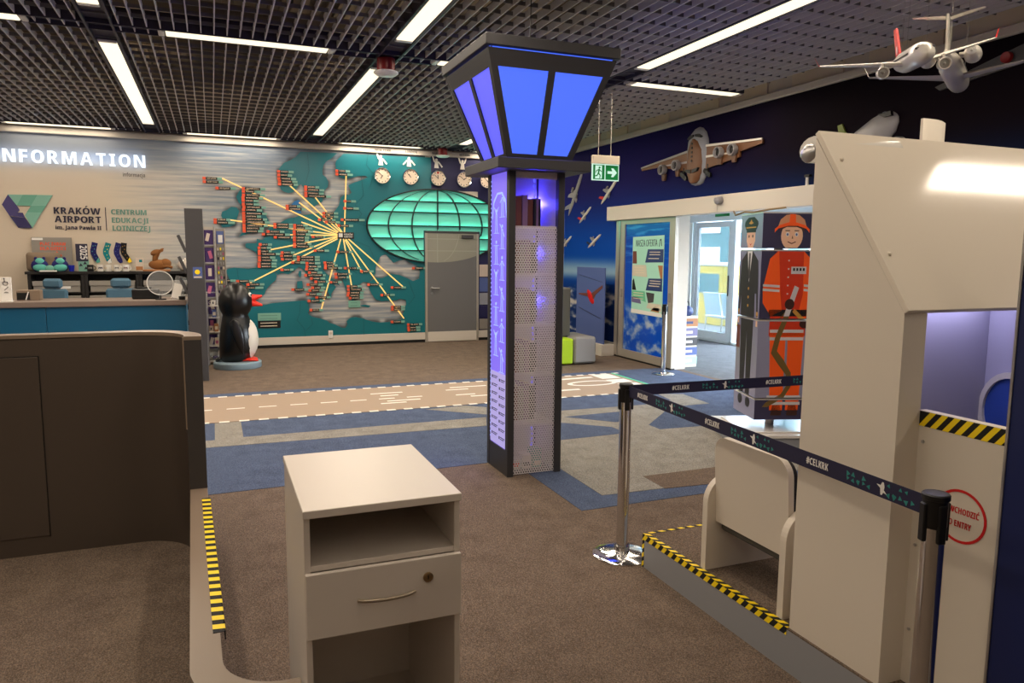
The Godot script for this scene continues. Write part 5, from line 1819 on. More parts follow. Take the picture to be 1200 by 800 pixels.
# ---------------------------------------------------------------- the lit model control tower
func tower() -> void:
	var t := thing("control_tower", "tall dark model control tower with glowing blue cabin windows and a lit violet shaft", "tower", Vector3(2.315, 0, -5.45))
	var h := 0.232
	var top := 2.366
	var st := S()
	for s in [[-1, -1], [1, -1], [1, 1], [-1, 1]]:
		st = S()
		cham(st, Vector3(s[0] * (h - 0.027), top / 2, s[1] * (h - 0.027)), Vector3(0.054, top, 0.054), 0.003)
		part("corner_post", st, "tower_dark", t)
	st = S()
	box2(st, Vector3(-h + 0.05, 0.0, -h + 0.05), Vector3(h - 0.05, 0.02, h - 0.05))
	part("foot_plate", st, "tower_dark", t)
	# the violet light panel on the left face
	st = S()
	box2(st, Vector3(-h + 0.012, 0.205, -h + 0.054), Vector3(-h + 0.03, top, h - 0.054))
	var lp := part("light_panel", st, "column_glow", t, "violet lit panel")
	st = S()
	box2(st, Vector3(-h + 0.009, 0.21, -h + 0.056), Vector3(-h + 0.012, 0.80, h - 0.056))
	part("pale_print", st, "column_pale", lp)
	var xf := Transform3D(Basis(Vector3(0, 0, 1), Vector3(0, 1, 0), Vector3(-1, 0, 0)), Vector3(-h + 0.012, 0, 0))
	# line drawings of marshallers
	for k in 11:
		var cx := -0.065 if k % 2 else 0.062
		var cy := 2.12 - k * 0.122
		st = S()
		var arms: Array = [[-0.05, 0.02, 0.05, 0.02], [-0.045, 0.11, 0.045, 0.11], [-0.05, 0.1, 0.05, 0.0], [-0.06, 0.055, 0.06, 0.055]][k % 4]
		for sg in [[0.0, 0.055, arms[0], arms[1]], [0.0, 0.055, arms[2], arms[3]], [-0.012, 0.06, -0.016, -0.01], [0.012, 0.06, 0.016, -0.01], [-0.014, -0.01, -0.02, -0.09], [0.014, -0.01, 0.02, -0.09], [-0.055, -0.092, 0.055, -0.092]]:
			var a := Vector2(sg[0], sg[1])
			var b := Vector2(sg[2], sg[3])
			box(st, xf * Vector3(cx + (a.x + b.x) / 2, cy + (a.y + b.y) / 2, 0.0015), Vector3((b - a).length(), 0.0045, 0.003), xf.basis * Basis(Vector3(0, 0, 1), (b - a).angle()))
		var cc := xf * Vector3(cx, cy + 0.082, 0.0)
		cyl(st, cc, cc + Vector3(-0.003, 0, 0), 0.013, 10)
		part("marshaller_drawing", st, "column_line", lp)
	st = S()
	slab(st, poly_of([-0.16, 2.02, -0.13, 2.16, -0.05, 2.22, 0.05, 2.22, 0.13, 2.16, 0.16, 2.02, 0.15, 2.02, 0.12, 2.14, 0.045, 2.205, -0.045, 2.205, -0.12, 2.14, -0.15, 2.02]), xf, 0, 0.002)
	part("dome_drawing", st, "column_line", lp)
	for k in 8:
		for s in 2:
			st = S()
			var x := -0.13 + s * 0.16
			var y := 0.755 - k * 0.067 - s * 0.012
			box(st, xf * Vector3(x, y, 0.004), Vector3(0.02, 0.022, 0.002), xf.basis)
			for q in 2:
				box(st, xf * Vector3(x + 0.07 - q * 0.01, y + 0.008 - q * 0.014, 0.004), Vector3(0.09 - q * 0.02, 0.006, 0.002), xf.basis)
			part("key_text", st, "text_navy", lp)
	st = S()
	box2(st, Vector3(-h + 0.004, 0.0, -h + 0.054), Vector3(-h + 0.03, 0.203, h - 0.054))
	part("lower_panel", st, "tower_dark", t)
	# strip of light dots up the panel's edge
	st = S()
	for k in 60:
		box(st, Vector3(-h + 0.008, 0.25 + k * 0.035, -h + 0.060), Vector3(0.004, 0.012, 0.006))
	part("led_strip", st, "column_line", t)
	var pl := AreaLight3D.new()
	pl.name = "panel_light"
	pl.area_size = Vector2(0.34, 2.1)
	pl.light_color = Color(0.32, 0.22, 1.0)
	pl.light_energy = 0.55
	pl.shadow_enabled = true
	pl.position = Vector3(-h - 0.012, 1.28, 0)
	pl.rotation_degrees = Vector3(0, 90, 0)
	t.add_child(pl, true)
	# inside: back, side, shelves
	st = S()
	box2(st, Vector3(-h + 0.054, 0.02, -h + 0.03), Vector3(h - 0.054, top, -h + 0.042))
	part("back_panel", st, "tower_inside", t)
	st = S()
	box2(st, Vector3(h - 0.042, 0.02, -h + 0.054), Vector3(h - 0.03, top, h - 0.054))
	part("side_panel", st, "tower_inside", t)
	var shelf_y := [1.945, 1.575, 1.18, 0.785, 0.395]
	for y in shelf_y:
		st = S()
		cham2(st, Vector3(-h + 0.04, y, -h + 0.045), Vector3(h - 0.045, y + 0.014, h - 0.03), 0.002)
		part("shelf", st, "tower_inside", t)
	st = S()
	box2(st, Vector3(-h + 0.054, top - 0.05, h - 0.045), Vector3(h - 0.054, top, h - 0.03))
	part("top_rail", st, "tower_inside", t)
	# perforated sheet over the lower compartments
	st = S()
	var zf := h - 0.022
	var p := [Vector3(-h + 0.054, 1.95, zf), Vector3(h - 0.054, 1.95, zf), Vector3(h - 0.054, 0.01, zf), Vector3(-h + 0.054, 0.01, zf)]
	var nx := 17.0
	var ny := nx / (h * 2 - 0.108) * 1.94 * 64.0 / 110.0
	var uv := [Vector2(0, 0), Vector2(nx, 0), Vector2(nx, ny), Vector2(0, ny)]
	for i in [0, 1, 2, 0, 2, 3]:
		vx(st, p[i], uv[i])
	part("perforated_front", st, "perforated", t, "perforated metal front")
	# LED string down the back
	st = S()
	for k in 50:
		var y := 2.34 - k * 0.045
		var skip := false
		for sy in shelf_y:
			if absf(y - sy - 0.007) < 0.02:
				skip = true
		if not skip:
			box(st, Vector3(0.155, y, -h + 0.047), Vector3(0.008, 0.022, 0.008))
	part("led_string", st, "led_blue", t)
	for y in [2.15, 1.75, 1.36]:
		var o := OmniLight3D.new()
		o.name = "led_light"
		o.position = Vector3(0.15, y, -h + 0.075)
		o.light_color = Color(0.28, 0.25, 1.0)
		o.light_energy = 0.13 if y > 2.0 else 0.03
		o.light_size = 0.015
		o.omni_range = 4.0
		o.omni_attenuation = 2.0
		o.shadow_enabled = true
		t.add_child(o, true)
	# collar, cabin, roof
	st = S()
	cham2(st, Vector3(-0.378, top, -0.378), Vector3(0.378, top + 0.078, 0.378), 0.005)
	part("collar", st, "tower_dark", t)
	var y0 := top + 0.078
	var y1 := 3.158
	var h0 := 0.265
	var h1 := 0.505
	for side in 4:
		var b := Basis(Vector3.UP, PI / 2 * side)
		var at := func(u: float, v: float, off: float) -> Vector3:
			var half := lerpf(h0, h1, v)
			var n := Vector3(0, -(h1 - h0), y1 - y0).normalized()
			return b * (Vector3(u, lerpf(y0, y1, v), half) + n * off)
		var out: Vector3 = b * Vector3(0, -0.3, 1)
		# the frame of the side, as bars round two openings
		var v0 := 0.055
		var v1 := 0.845
		var hv := func(v: float) -> float: return lerpf(h0, h1, v)
		st = S()
		var bars := [[-1.0, 0.0, 1.0, v0], [-1.0, v1, 1.0, 1.0]]
		for q in bars:
			st = S()
			var pa: Array = []
			for off in [-0.03, 0.0]:
				pa.append([at.call(-hv.call(q[1]), q[1], off), at.call(hv.call(q[1]), q[1], off), at.call(hv.call(q[3]), q[3], off), at.call(-hv.call(q[3]), q[3], off)])
			face(st, pa[1][0], pa[1][1], pa[1][2], pa[1][3], out)
			face(st, pa[0][0], pa[0][1], pa[0][2], pa[0][3], -out)
			face(st, pa[1][0], pa[1][1], pa[0][1], pa[0][0], Vector3.DOWN)
			face(st, pa[1][3], pa[1][2], pa[0][2], pa[0][3], Vector3.UP)
			part("cabin_frame", st, "tower_dark", t)
		for m in 3:
			st = S()
			var u0 := []
			for v in [v0, v1]:
				var wv: float = hv.call(v)
				u0.append([[-wv, -wv + 0.05], [-0.026, 0.026], [wv - 0.05, wv]][m])
			var fr := [at.call(u0[0][0], v0, 0.0), at.call(u0[0][1], v0, 0.0), at.call(u0[1][1], v1, 0.0), at.call(u0[1][0], v1, 0.0)]
			var bk := [at.call(u0[0][0], v0, -0.03), at.call(u0[0][1], v0, -0.03), at.call(u0[1][1], v1, -0.03), at.call(u0[1][0], v1, -0.03)]
			face(st, fr[0], fr[1], fr[2], fr[3], out)
			face(st, bk[0], bk[1], bk[2], bk[3], -out)
			face(st, fr[0], fr[3], bk[3], bk[0], b * Vector3.LEFT)
			face(st, fr[1], fr[2], bk[2], bk[1], b * Vector3.RIGHT)
			part("mullion", st, "tower_dark", t)
		for m in 2:
			st = S()
			var e := []
			for v in [v0 - 0.01, v1 + 0.01]:
				var wv: float = hv.call(v)
				e.append([-wv + 0.045, -0.02] if m == 0 else [0.02, wv - 0.045])
			var fr := [at.call(e[0][0], v0 - 0.01, -0.012), at.call(e[0][1], v0 - 0.01, -0.012), at.call(e[1][1], v1 + 0.01, -0.012), at.call(e[1][0], v1 + 0.01, -0.012)]
			var bk := [at.call(e[0][0], v0 - 0.01, -0.02), at.call(e[0][1], v0 - 0.01, -0.02), at.call(e[1][1], v1 + 0.01, -0.02), at.call(e[1][0], v1 + 0.01, -0.02)]
			face(st, fr[0], fr[1], fr[2], fr[3], out)
			face(st, bk[0], bk[1], bk[2], bk[3], -out)
			part("cabin_window", st, "pane_violet" if side == 3 else "pane_blue", t)
		var cl := AreaLight3D.new()
		cl.name = "cabin_light"
		cl.area_size = Vector2(0.6, 0.5)
		cl.light_color = Color(0.14, 0.2, 1.0)
		cl.light_energy = 0.22
		cl.shadow_enabled = true
		t.add_child(cl, true)
		var n: Vector3 = b * Vector3(0, -(h1 - h0), y1 - y0).normalized()
		cl.transform = Transform3D(Basis.looking_at(n, Vector3.UP), at.call(0.0, 0.45, 0.02))
	st = S()
	box2(st, Vector3(-h1 + 0.02, y1, -h1 + 0.02), Vector3(h1 - 0.02, y1 + 0.014, h1 - 0.02))
	part("roof_light_gap", st, "pane_blue", t)
	st = S()
	cham2(st, Vector3(-0.528, y1 + 0.014, -0.528), Vector3(0.528, y1 + 0.092, 0.528), 0.005)
	part("roof", st, "tower_dark", t)
	st = S()
	tube(st, [Vector3(0, y1 + 0.09, 0.05), Vector3(0.01, CEIL + 0.02, 0.05)], 0.004, 6)
	part("supply_cable", st, "black", t)
	# what stands on the shelves
	var books := [[-0.150, 0.036, 0.19, "brown_book"], [-0.112, 0.030, 0.21, "brown_book"], [-0.075, 0.044, 0.235, "brown_book"], [-0.024, 0.046, 0.245, "mauve_book"], [0.022, 0.044, 0.215, "brown_book"], [0.062, 0.020, 0.215, "black"], [0.083, 0.02, 0.225, "mauve_book"], [0.103, 0.016, 0.22, "black"]]
	var names := ["thin brown book at the left end of the tower's open shelf", "narrow brown book, second from the left on the tower's open shelf", "tall brown book with a ribbed spine on the tower's open shelf", "tall mauve book in the middle of the tower's open shelf", "brown book right of the tall mauve one on the open shelf", "thin black book just right of the brown ones on the open shelf", "slim pale mauve book between two black ones on the open shelf", "thin black book at the right end of the tower's open shelf"]
	for i in books.size():
		var a: Array = books[i]
		book(names[i], Vector3(2.315 + a[0], shelf_y[0] + 0.014, -5.45 - 0.02), a[1], a[2], a[3], "books on the tower's open shelf")
	var lower := [[1, 5, 0.27, "behind the perforated sheet, one shelf below the open one"], [2, 5, 0.28, "behind the perforated sheet on the third shelf down"], [3, 5, 0.26, "behind the perforated sheet on the fourth shelf down"], [4, 5, 0.30, "behind the perforated sheet on the lowest shelf board"]]
	for a in lower:
		for i in a[1]:
			var hh: float = a[2] - 0.02 * (i % 3)
			book(["dark", "brown", "grey", "mauve", "black"][i] + " bound volume " + a[3], Vector3(2.315 - 0.135 + i * 0.047, shelf_y[a[0]] + 0.014, -5.47), 0.042, hh, ["shelf_black", "brown_book", "drawer_grey", "mauve_book", "black"][i], "volumes behind the perforated sheet")
	for i in 3:
		var bt := thing("model_box", ["pale card box at the bottom of the tower, left one", "white card box in the middle at the bottom of the tower", "small greenish box leaning on the right at the bottom of the tower"][i], "box", Vector3(2.315 - 0.10 + i * 0.09, 0.02, -5.45 + 0.05), 0.15 * (i - 1), "boxes at the bottom of the tower")
		st = S()
		cham2(st, Vector3(-0.04, 0, -0.05), Vector3(0.04, [0.07, 0.11, 0.15][i], 0.05), 0.003)
		part("carton", st, ["carton", "white_board", "logo_green"][i], bt)
		st = S()
		box2(st, Vector3(-0.03, 0.02, 0.05), Vector3(0.03, 0.05, 0.052))
		part("printed_label", st, ["orange", "grey_text", "cream"][i], bt)


func book(label: String, at: Vector3, w: float, hh: float, cover: String, group: String) -> void:
	var t := thing("book", label, "book", at, 0, group)
	var st := S()
	cham2(st, Vector3(-w / 2, 0, -0.13), Vector3(w / 2, hh, 0.07), 0.003)
	part("cover", st, cover, t)
	st = S()
	box2(st, Vector3(-w / 2 + 0.003, hh, -0.125), Vector3(w / 2 - 0.003, hh + 0.001, 0.064))
	part("pages", st, "cream", t)


# ---------------------------------------------------------------- the white cockpit simulator, its platform and the belts
func hazard(t: Node3D, origin: Vector3, along: Vector3, across: Vector3, out: Vector3, length: float, width: float, step: float) -> void:
	var st := S()
	var o := origin + out * 0.001
	face(st, o, o + along * length, o + along * length + across * width, o + across * width, out)
	for e in [[Vector3.ZERO, along * length], [across * width, along * length]]:
		face(st, o + e[0], o + e[0] + e[1], o + e[0] + e[1] - out * 0.001, o + e[0] - out * 0.001, across if e[0] != Vector3.ZERO else -across)
	part("black_band", st, "tape_black", t)
	o = origin + out * 0.0018
	var n := int(length / step)
	for i in n + 1:
		var a := i * step
		var pts := PackedVector2Array([Vector2(a, 0), Vector2(a + step * 0.5, 0), Vector2(a + step * 0.5 + width * 0.8, width), Vector2(a + width * 0.8, width)])
		var cut := Geometry2D.intersect_polygons(pts, PackedVector2Array([Vector2(0, 0), Vector2(length, 0), Vector2(length, width), Vector2(0, width)]))
		for c in cut:
			st = S()
			for k in range(1, c.size() - 1):
				tri(st, o + along * c[0].x + across * c[0].y, o + along * c[k].x + across * c[k].y, o + along * c[k + 1].x + across * c[k + 1].y, out)
			part("yellow_stripe", st, "tape_yellow", t)


func simulator() -> void:
	var t := thing("cockpit_simulator", "big white cockpit simulator with a glossy sloping roof panel on the platform", "simulator")
	var side := Transform3D(Basis(Vector3(0, 0, 1), Vector3(0, 1, 0), Vector3(-1, 0, 0)), Vector3(2.31, 0, 0))
	var st := S()
	slab(st, poly_of([-2.287, 0.19, -1.836, 0.19, -1.836, 1.553, -2.287, 2.205]), side, 0.0, 0.11)
	part("side_wall", st, "sim_matt", t)
	# sloping roof
	var d := Vector2(-1.836 + 2.287, 1.553 - 2.211)
	var mid := Vector3(2.90, (1.553 + 2.211) / 2, (-1.836 - 2.287) / 2)
	st = S()
	cham(st, mid + Vector3(0, 0.011, 0.009), Vector3(1.412, 0.022, d.length() + 0.01), 0.002, Basis(Vector3(1, 0, 0), -atan2(d.y, d.x)))
	part("sloping_panel", st, "sim_gloss", t)
	for k in [0.18, 0.72]:
		st = S()
		var p := Vector3(2.235, lerpf(2.211, 1.553, k) + 0.022, lerpf(-2.287, -1.836, k) + 0.018)
		ball(st, p, Vector3(0.008, 0.008, 0.008), 8)
		part("screw", st, "sim_gloss", t)
	st = S()
	box2(st, Vector3(2.31, 0.19, -2.285), Vector3(3.6, 2.18, -2.25))
	part("bulkhead", st, "sim_inner", t)
	st = S()
	cham2(st, Vector3(3.22, 0.19, -2.25), Vector3(3.26, 1.9, -0.9), 0.004)
	var far := part("far_side", st, "sim_inner", t)
	var inner := Transform3D(Basis(Vector3(0, 0, 1), Vector3(0, 1, 0), Vector3(-1, 0, 0)), Vector3(3.22, 0, 0))
	var win := PackedVector2Array()
	for q in ellipse(0.115, 0.15, 28, Vector2(-2.12, 1.075)):
		win.append(q)
	st = S()
	slab(st, win, inner, 0.0, 0.004)
	part("window_pane", st, "window_blue", far, "deep blue oval window")
	st = S()
	for i in 28:
		var a := win[i]
		var b := win[(i + 1) % 28]
		var c := Vector2(-2.12, 1.075)
		slab(st, PackedVector2Array([a, b, c + (b - c) * 1.18, c + (a - c) * 1.18]), inner, 0.0, 0.02)
	part("window_surround", st, "white_gloss", far)
	st = S()
	slab(st, poly_of([-2.10, 0.93, -1.99, 0.96, -1.99, 1.18, -2.06, 1.215, -2.10, 1.2]), inner, 0.004, 0.012)
	part("window_blind", st, "white_plastic", far)
	# a strip lamp under the roof lights the cabin
	st = S()
	cham2(st, Vector3(2.45, 1.60, -2.20), Vector3(3.15, 1.62, -2.16), 0.003)
	part("cabin_strip_lamp", st, "cabin_strip", t)
	var il := AreaLight3D.new()
	il.name = "cabin_light"
	il.area_size = Vector2(0.7, 0.04)
	il.light_color = Color(0.87, 0.85, 1.0)
	il.light_energy = 0.17
	il.shadow_enabled = true
	il.position = Vector3(2.80, 1.595, -2.18)
	il.rotation_degrees = Vector3(-90, 0, 0)
	t.add_child(il, true)
	# low side wall with its no entry sign
	st = S()
	cham2(st, Vector3(2.31, 0.19, -1.84), Vector3(2.345, 1.21, -1.518), 0.002)
	part("low_side_panel", st, "sim_matt", t)
	var s := thing("hazard_tape", "black and yellow warning tape along the top of the no entry panel", "tape", Vector3.ZERO)
	hazard(s, Vector3(2.31, 1.155, -1.838), Vector3(0, 0, 1), Vector3(0, 1, 0), Vector3(-1, 0, 0), 0.32, 0.053, 0.046)
	s = thing("no_entry_sticker", "red ring no entry sticker on the white panel behind the near stanchion", "sign", Vector3(2.31, 0.88, -1.655))
	st = S()
	var rb := Basis(Vector3(0, 0, 1), Vector3(0, 1, 0), Vector3(-1, 0, 0))
	for i in 40:
		var a0 := TAU * i / 40
		var a1 := TAU * (i + 1) / 40
		slab(st, PackedVector2Array([Vector2(cos(a0), sin(a0)) * 0.092, Vector2(cos(a1), sin(a1)) * 0.092, Vector2(cos(a1), sin(a1)) * 0.083, Vector2(cos(a0), sin(a0)) * 0.083]), Transform3D(rb, Vector3.ZERO), 0.0005, 0.002)
	part("red_ring", st, "red", s)
	lettering("NIE WCHODZIĆ", 0.021, "red", s, Vector3(-0.0015, 0.018, -0.008), rb, 0.145, 0.001)
	lettering("NO ENTRY", 0.021, "red", s, Vector3(-0.0015, -0.028, -0.008), rb, 0.095, 0.001)
	for q in [[1.10, -1.815], [0.72, -1.815], [0.40, -1.815]]:
		st = S()
		cyl(st, Vector3(2.311, q[0], q[1]), Vector3(2.306, q[0], q[1]), 0.006, 10)
		part("screw", st, "steel", t)
	st = S()
	cham2(st, Vector3(2.30, 0.19, -1.516), Vector3(2.34, 2.1, 0.6), 0.003)
	part("blue_panel", st, "sim_blue", t, "dark blue outer panel")
	st = S()
	box2(st, Vector3(2.296, 0.19, -1.520), Vector3(2.306, 2.1, -1.512))
	part("metal_edge", st, "steel", t)
	st = S()
	cham2(st, Vector3(2.34, 0.19, -1.5), Vector3(3.6, 0.62, -1.0), 0.01)
	part("inner_bench", st, "sim_grey", t)
	# the rounded hood lip at the top corner and the white fin behind the roof
	st = S()
	var rings := []
	for i in 9:
		var a := PI * 0.5 * i / 8
		rings.append(ring(Vector3(2.21 + 0.05 * i, 2.165, -2.31), Vector3(0, 0.052 + 0.002 * i, 0), Vector3(0, 0, 0.075), 16))
	loft(st, rings)
	part("hood_lip", st, "white_gloss", t)
	st = S()
	ball(st, Vector3(2.215, 2.155, -2.335), Vector3(0.02, 0.04, 0.045), 14)
	part("hood_lamp", st, "steel", t)
	var fin := thing("white_fin", "white curved fin panel standing up behind the cockpit roof", "fin")
	st = S()
	rings = []
	for i in 7:
		var k := i / 6.0
		var x := lerpf(2.83, 2.965, k)
		var bow := 0.02 * sin(PI * k)
		rings.append([Vector3(x, 1.75, -2.35 + bow), Vector3(x, 2.335 - 0.012 * k, -2.35 + bow), Vector3(x, 2.335 - 0.012 * k, -2.338 + bow), Vector3(x, 1.75, -2.338 + bow)])
	loft(st, rings)
	part("panel", st, "sim_matt", fin)
	st = S()
	for x in [2.87, 2.93]:
		box2(st, Vector3(x - 0.01, 1.80, -2.34), Vector3(x + 0.01, 1.84, -2.285))
	part("bracket", st, "steel", fin)


func platform() -> void:
	var t := thing("low_platform", "low grey sided platform with a carpeted top under the cockpit simulator", "platform")
	var st := S()
	box2(st, Vector3(2.19, 0.0, -3.42), Vector3(3.95, 0.183, 0.6))
	part("base", st, "sim_grey", t)
	st = S()
	box2(st, Vector3(2.19, 0.183, -3.42), Vector3(3.95, 0.19, 0.6))
	part("carpet_top", st, "carpet_brown", t)
	var s := thing("hazard_tape", "black and yellow warning tape along the platform edge and down its corner", "tape")
	hazard(s, Vector3(2.19, 0.158, -3.42), Vector3(0, 0, 1), Vector3(0, 1, 0), Vector3(-1, 0, 0), 1.13, 0.032, 0.062)
	hazard(s, Vector3(2.19, 0.19, -3.42), Vector3(0, 0, 1), Vector3(1, 0, 0), Vector3(0, 1, 0), 1.13, 0.03, 0.062)
	hazard(s, Vector3(2.19, 0.0, -3.42), Vector3(0, 1, 0), Vector3(0, 0, 1), Vector3(-1, 0, 0), 0.158, 0.02, 0.05)
	s = thing("hazard_tape", "thin yellow dashed warning tape along the far edge of the platform", "tape")
	hazard(s, Vector3(2.22, 0.19, -3.42), Vector3(1, 0, 0), Vector3(0, 0, 1), Vector3(0, 1, 0), 1.6, 0.02, 0.065)
	# the pilot seat, seen from behind
	var c := thing("pilot_seat", "pale grey box seat with rounded sides on the platform, seen from behind", "seat", Vector3(2.44, 0.19, -2.64))
	var xz := Transform3D(Basis(), Vector3.ZERO)
	for e in [-1.0, 1.0]:
		st = S()
		slab(st, round_rect(Vector2(-0.22, 0.0), Vector2(0.22, 0.475), 0.13, [1, 1, 0, 0], 10), Transform3D(Basis(), Vector3(0, 0, e * 0.27)), -0.018, 0.018)
		part("side_panel", st, "sim_matt", c)
	st = S()
	var lean := Transform3D(Basis(Vector3(0, 0, 1), 0.06) * Basis(Vector3(0, 0, 1), Vector3(0, 1, 0), Vector3(-1, 0, 0)), Vector3(-0.15, 0.25, 0))
	slab(st, round_rect(Vector2(-0.25, 0.0), Vector2(0.25, 0.44), 0.08, [1, 1, 0, 0], 8), lean, -0.012, 0.018)
	part("back_panel", st, "sim_matt", c)
	st = S()
	cham2(st, Vector3(-0.14, 0.20, -0.25), Vector3(0.21, 0.27, 0.25), 0.012)
	part("seat_board", st, "sofa_dark", c)
	st = S()
	slab(st, round_rect(Vector2(-0.23, 0.02), Vector2(0.23, 0.42), 0.07, [1, 1, 0, 0], 8), lean, -0.05, -0.012)
	part("back_cushion", st, "black_matt", c)


func stanchion(label: String, x: float, z: float, h: float) -> void:
	var t := thing("belt_stanchion", label, "stanchion", Vector3(x, 0, z), 0, "chrome belt stanchions")
	var st := S()
	lathe(st, [Vector2(0, 0), Vector2(0.168, 0), Vector2(0.17, 0.006), Vector2(0.15, 0.018), Vector2(0.10, 0.026), Vector2(0.045, 0.034), Vector2(0.045, 0.06), Vector2(0, 0.06)], 40)
	part("base", st, "chrome", t)
	st = S()
	lathe(st, [Vector2(0.034, 0.05), Vector2(0.034, h - 0.10)], 28)
	part("pole", st, "chrome", t)
	st = S()
	lathe(st, [Vector2(0.030, h - 0.12), Vector2(0.036, h - 0.10), Vector2(0.036, h - 0.02), Vector2(0.040, h - 0.018), Vector2(0.040, h - 0.004), Vector2(0.036, h), Vector2(0, h + 0.002)], 28)
	part("head", st, "black", t)
	for k in 4:
		st = S()
		var a := TAU * k / 4 + 0.3
		cham(st, Vector3(cos(a) * 0.036, h - 0.09, sin(a) * 0.036), Vector3(0.014, 0.12, 0.026), 0.003, Basis(Vector3.UP, -a))
		part("belt_slot", st, "black", t)


func belt(label: String, a: Vector3, b: Vector3, offs: Array) -> void:
	var t := thing("barrier_belt", label, "belt", a, 0, "navy barrier belts")
	var d := b - a
	var x := d.normalized()
	var y := Vector3.UP
	y = (y - x * x.dot(y)).normalized()
	t.basis = Basis(x, y, x.cross(y))
	var L := d.length()
	var st := S()
	cham2(st, Vector3(0, -0.032, -0.0012), Vector3(L, 0.032, 0.0012), 0.0008)
	part("webbing", st, "navy", t)
	for o in offs:
		for f in [1.0, -1.0]:
			var flip := Basis() if f > 0 else Basis(Vector3.UP, PI)
			if f < 0:
				continue
			lettering("#CELKRK", 0.026, "white_plastic", t, Vector3(o, 0.0, 0.0018), flip, 0.115, 0.001)
		st = S()
		for side in 2:
			for k in 9:
				var cx: float = o + 0.155 + side * 0.20 + (k % 5) * 0.024 - side * 0.02
				var cy := 0.012 * (1 if (k + side) % 3 == 0 else -1) + 0.004 * ((k * 7) % 3 - 1)
				if cx > L - 0.04:
					continue
				var r := 0.011 - 0.0015 * (k % 3)
				var a0 := k * 1.3 + side
				var pg := PackedVector2Array()
				for q in 3:
					pg.append(Vector2(cx, cy) + Vector2(cos(a0 + TAU * q / 3), sin(a0 + TAU * q / 3)) * r)
				slab(st, pg, Transform3D(), 0.0012, 0.0019)
		part("triangle_print", st, "belt_teal", t)
		if o + 0.32 < L:
			st = S()
			slab(st, poly_of([o + 0.303, -0.022, o + 0.302, -0.012, o + 0.301, 0.0, o + 0.285, 0.010, o + 0.302, 0.010, o + 0.308, 0.022, o + 0.314, 0.022, o + 0.318, 0.008, o + 0.316, -0.004, o + 0.330, -0.016, o + 0.314, -0.012, o + 0.309, -0.022]), Transform3D(), 0.0012, 0.002)
			part("aircraft_print", st, "white_plastic", t)


func belts() -> void:
	stanchion("chrome belt stanchion beside the platform corner", 2.165, -3.60, 1.018)
	stanchion("near chrome belt stanchion in front of the no entry panel", 2.02, -1.53, 1.036)
	stanchion("chrome belt stanchion hidden behind the cockpit simulator", 4.35, -3.50, 1.018)
	stanchion("chrome stanchion far off in front of the sliding glass door", 6.09, -9.10, 1.03)
	belt("navy barrier belt running from the platform corner towards the near stanchion", Vector3(2.162, 0.978, -3.56), Vector3(2.024, 0.985, -1.57), [0.16, 0.83, 1.52])
	belt("navy barrier belt running from the platform corner to behind the simulator", Vector3(2.205, 0.975, -3.60), Vector3(4.31, 0.975, -3.50), [0.32, 0.98, 1.64])


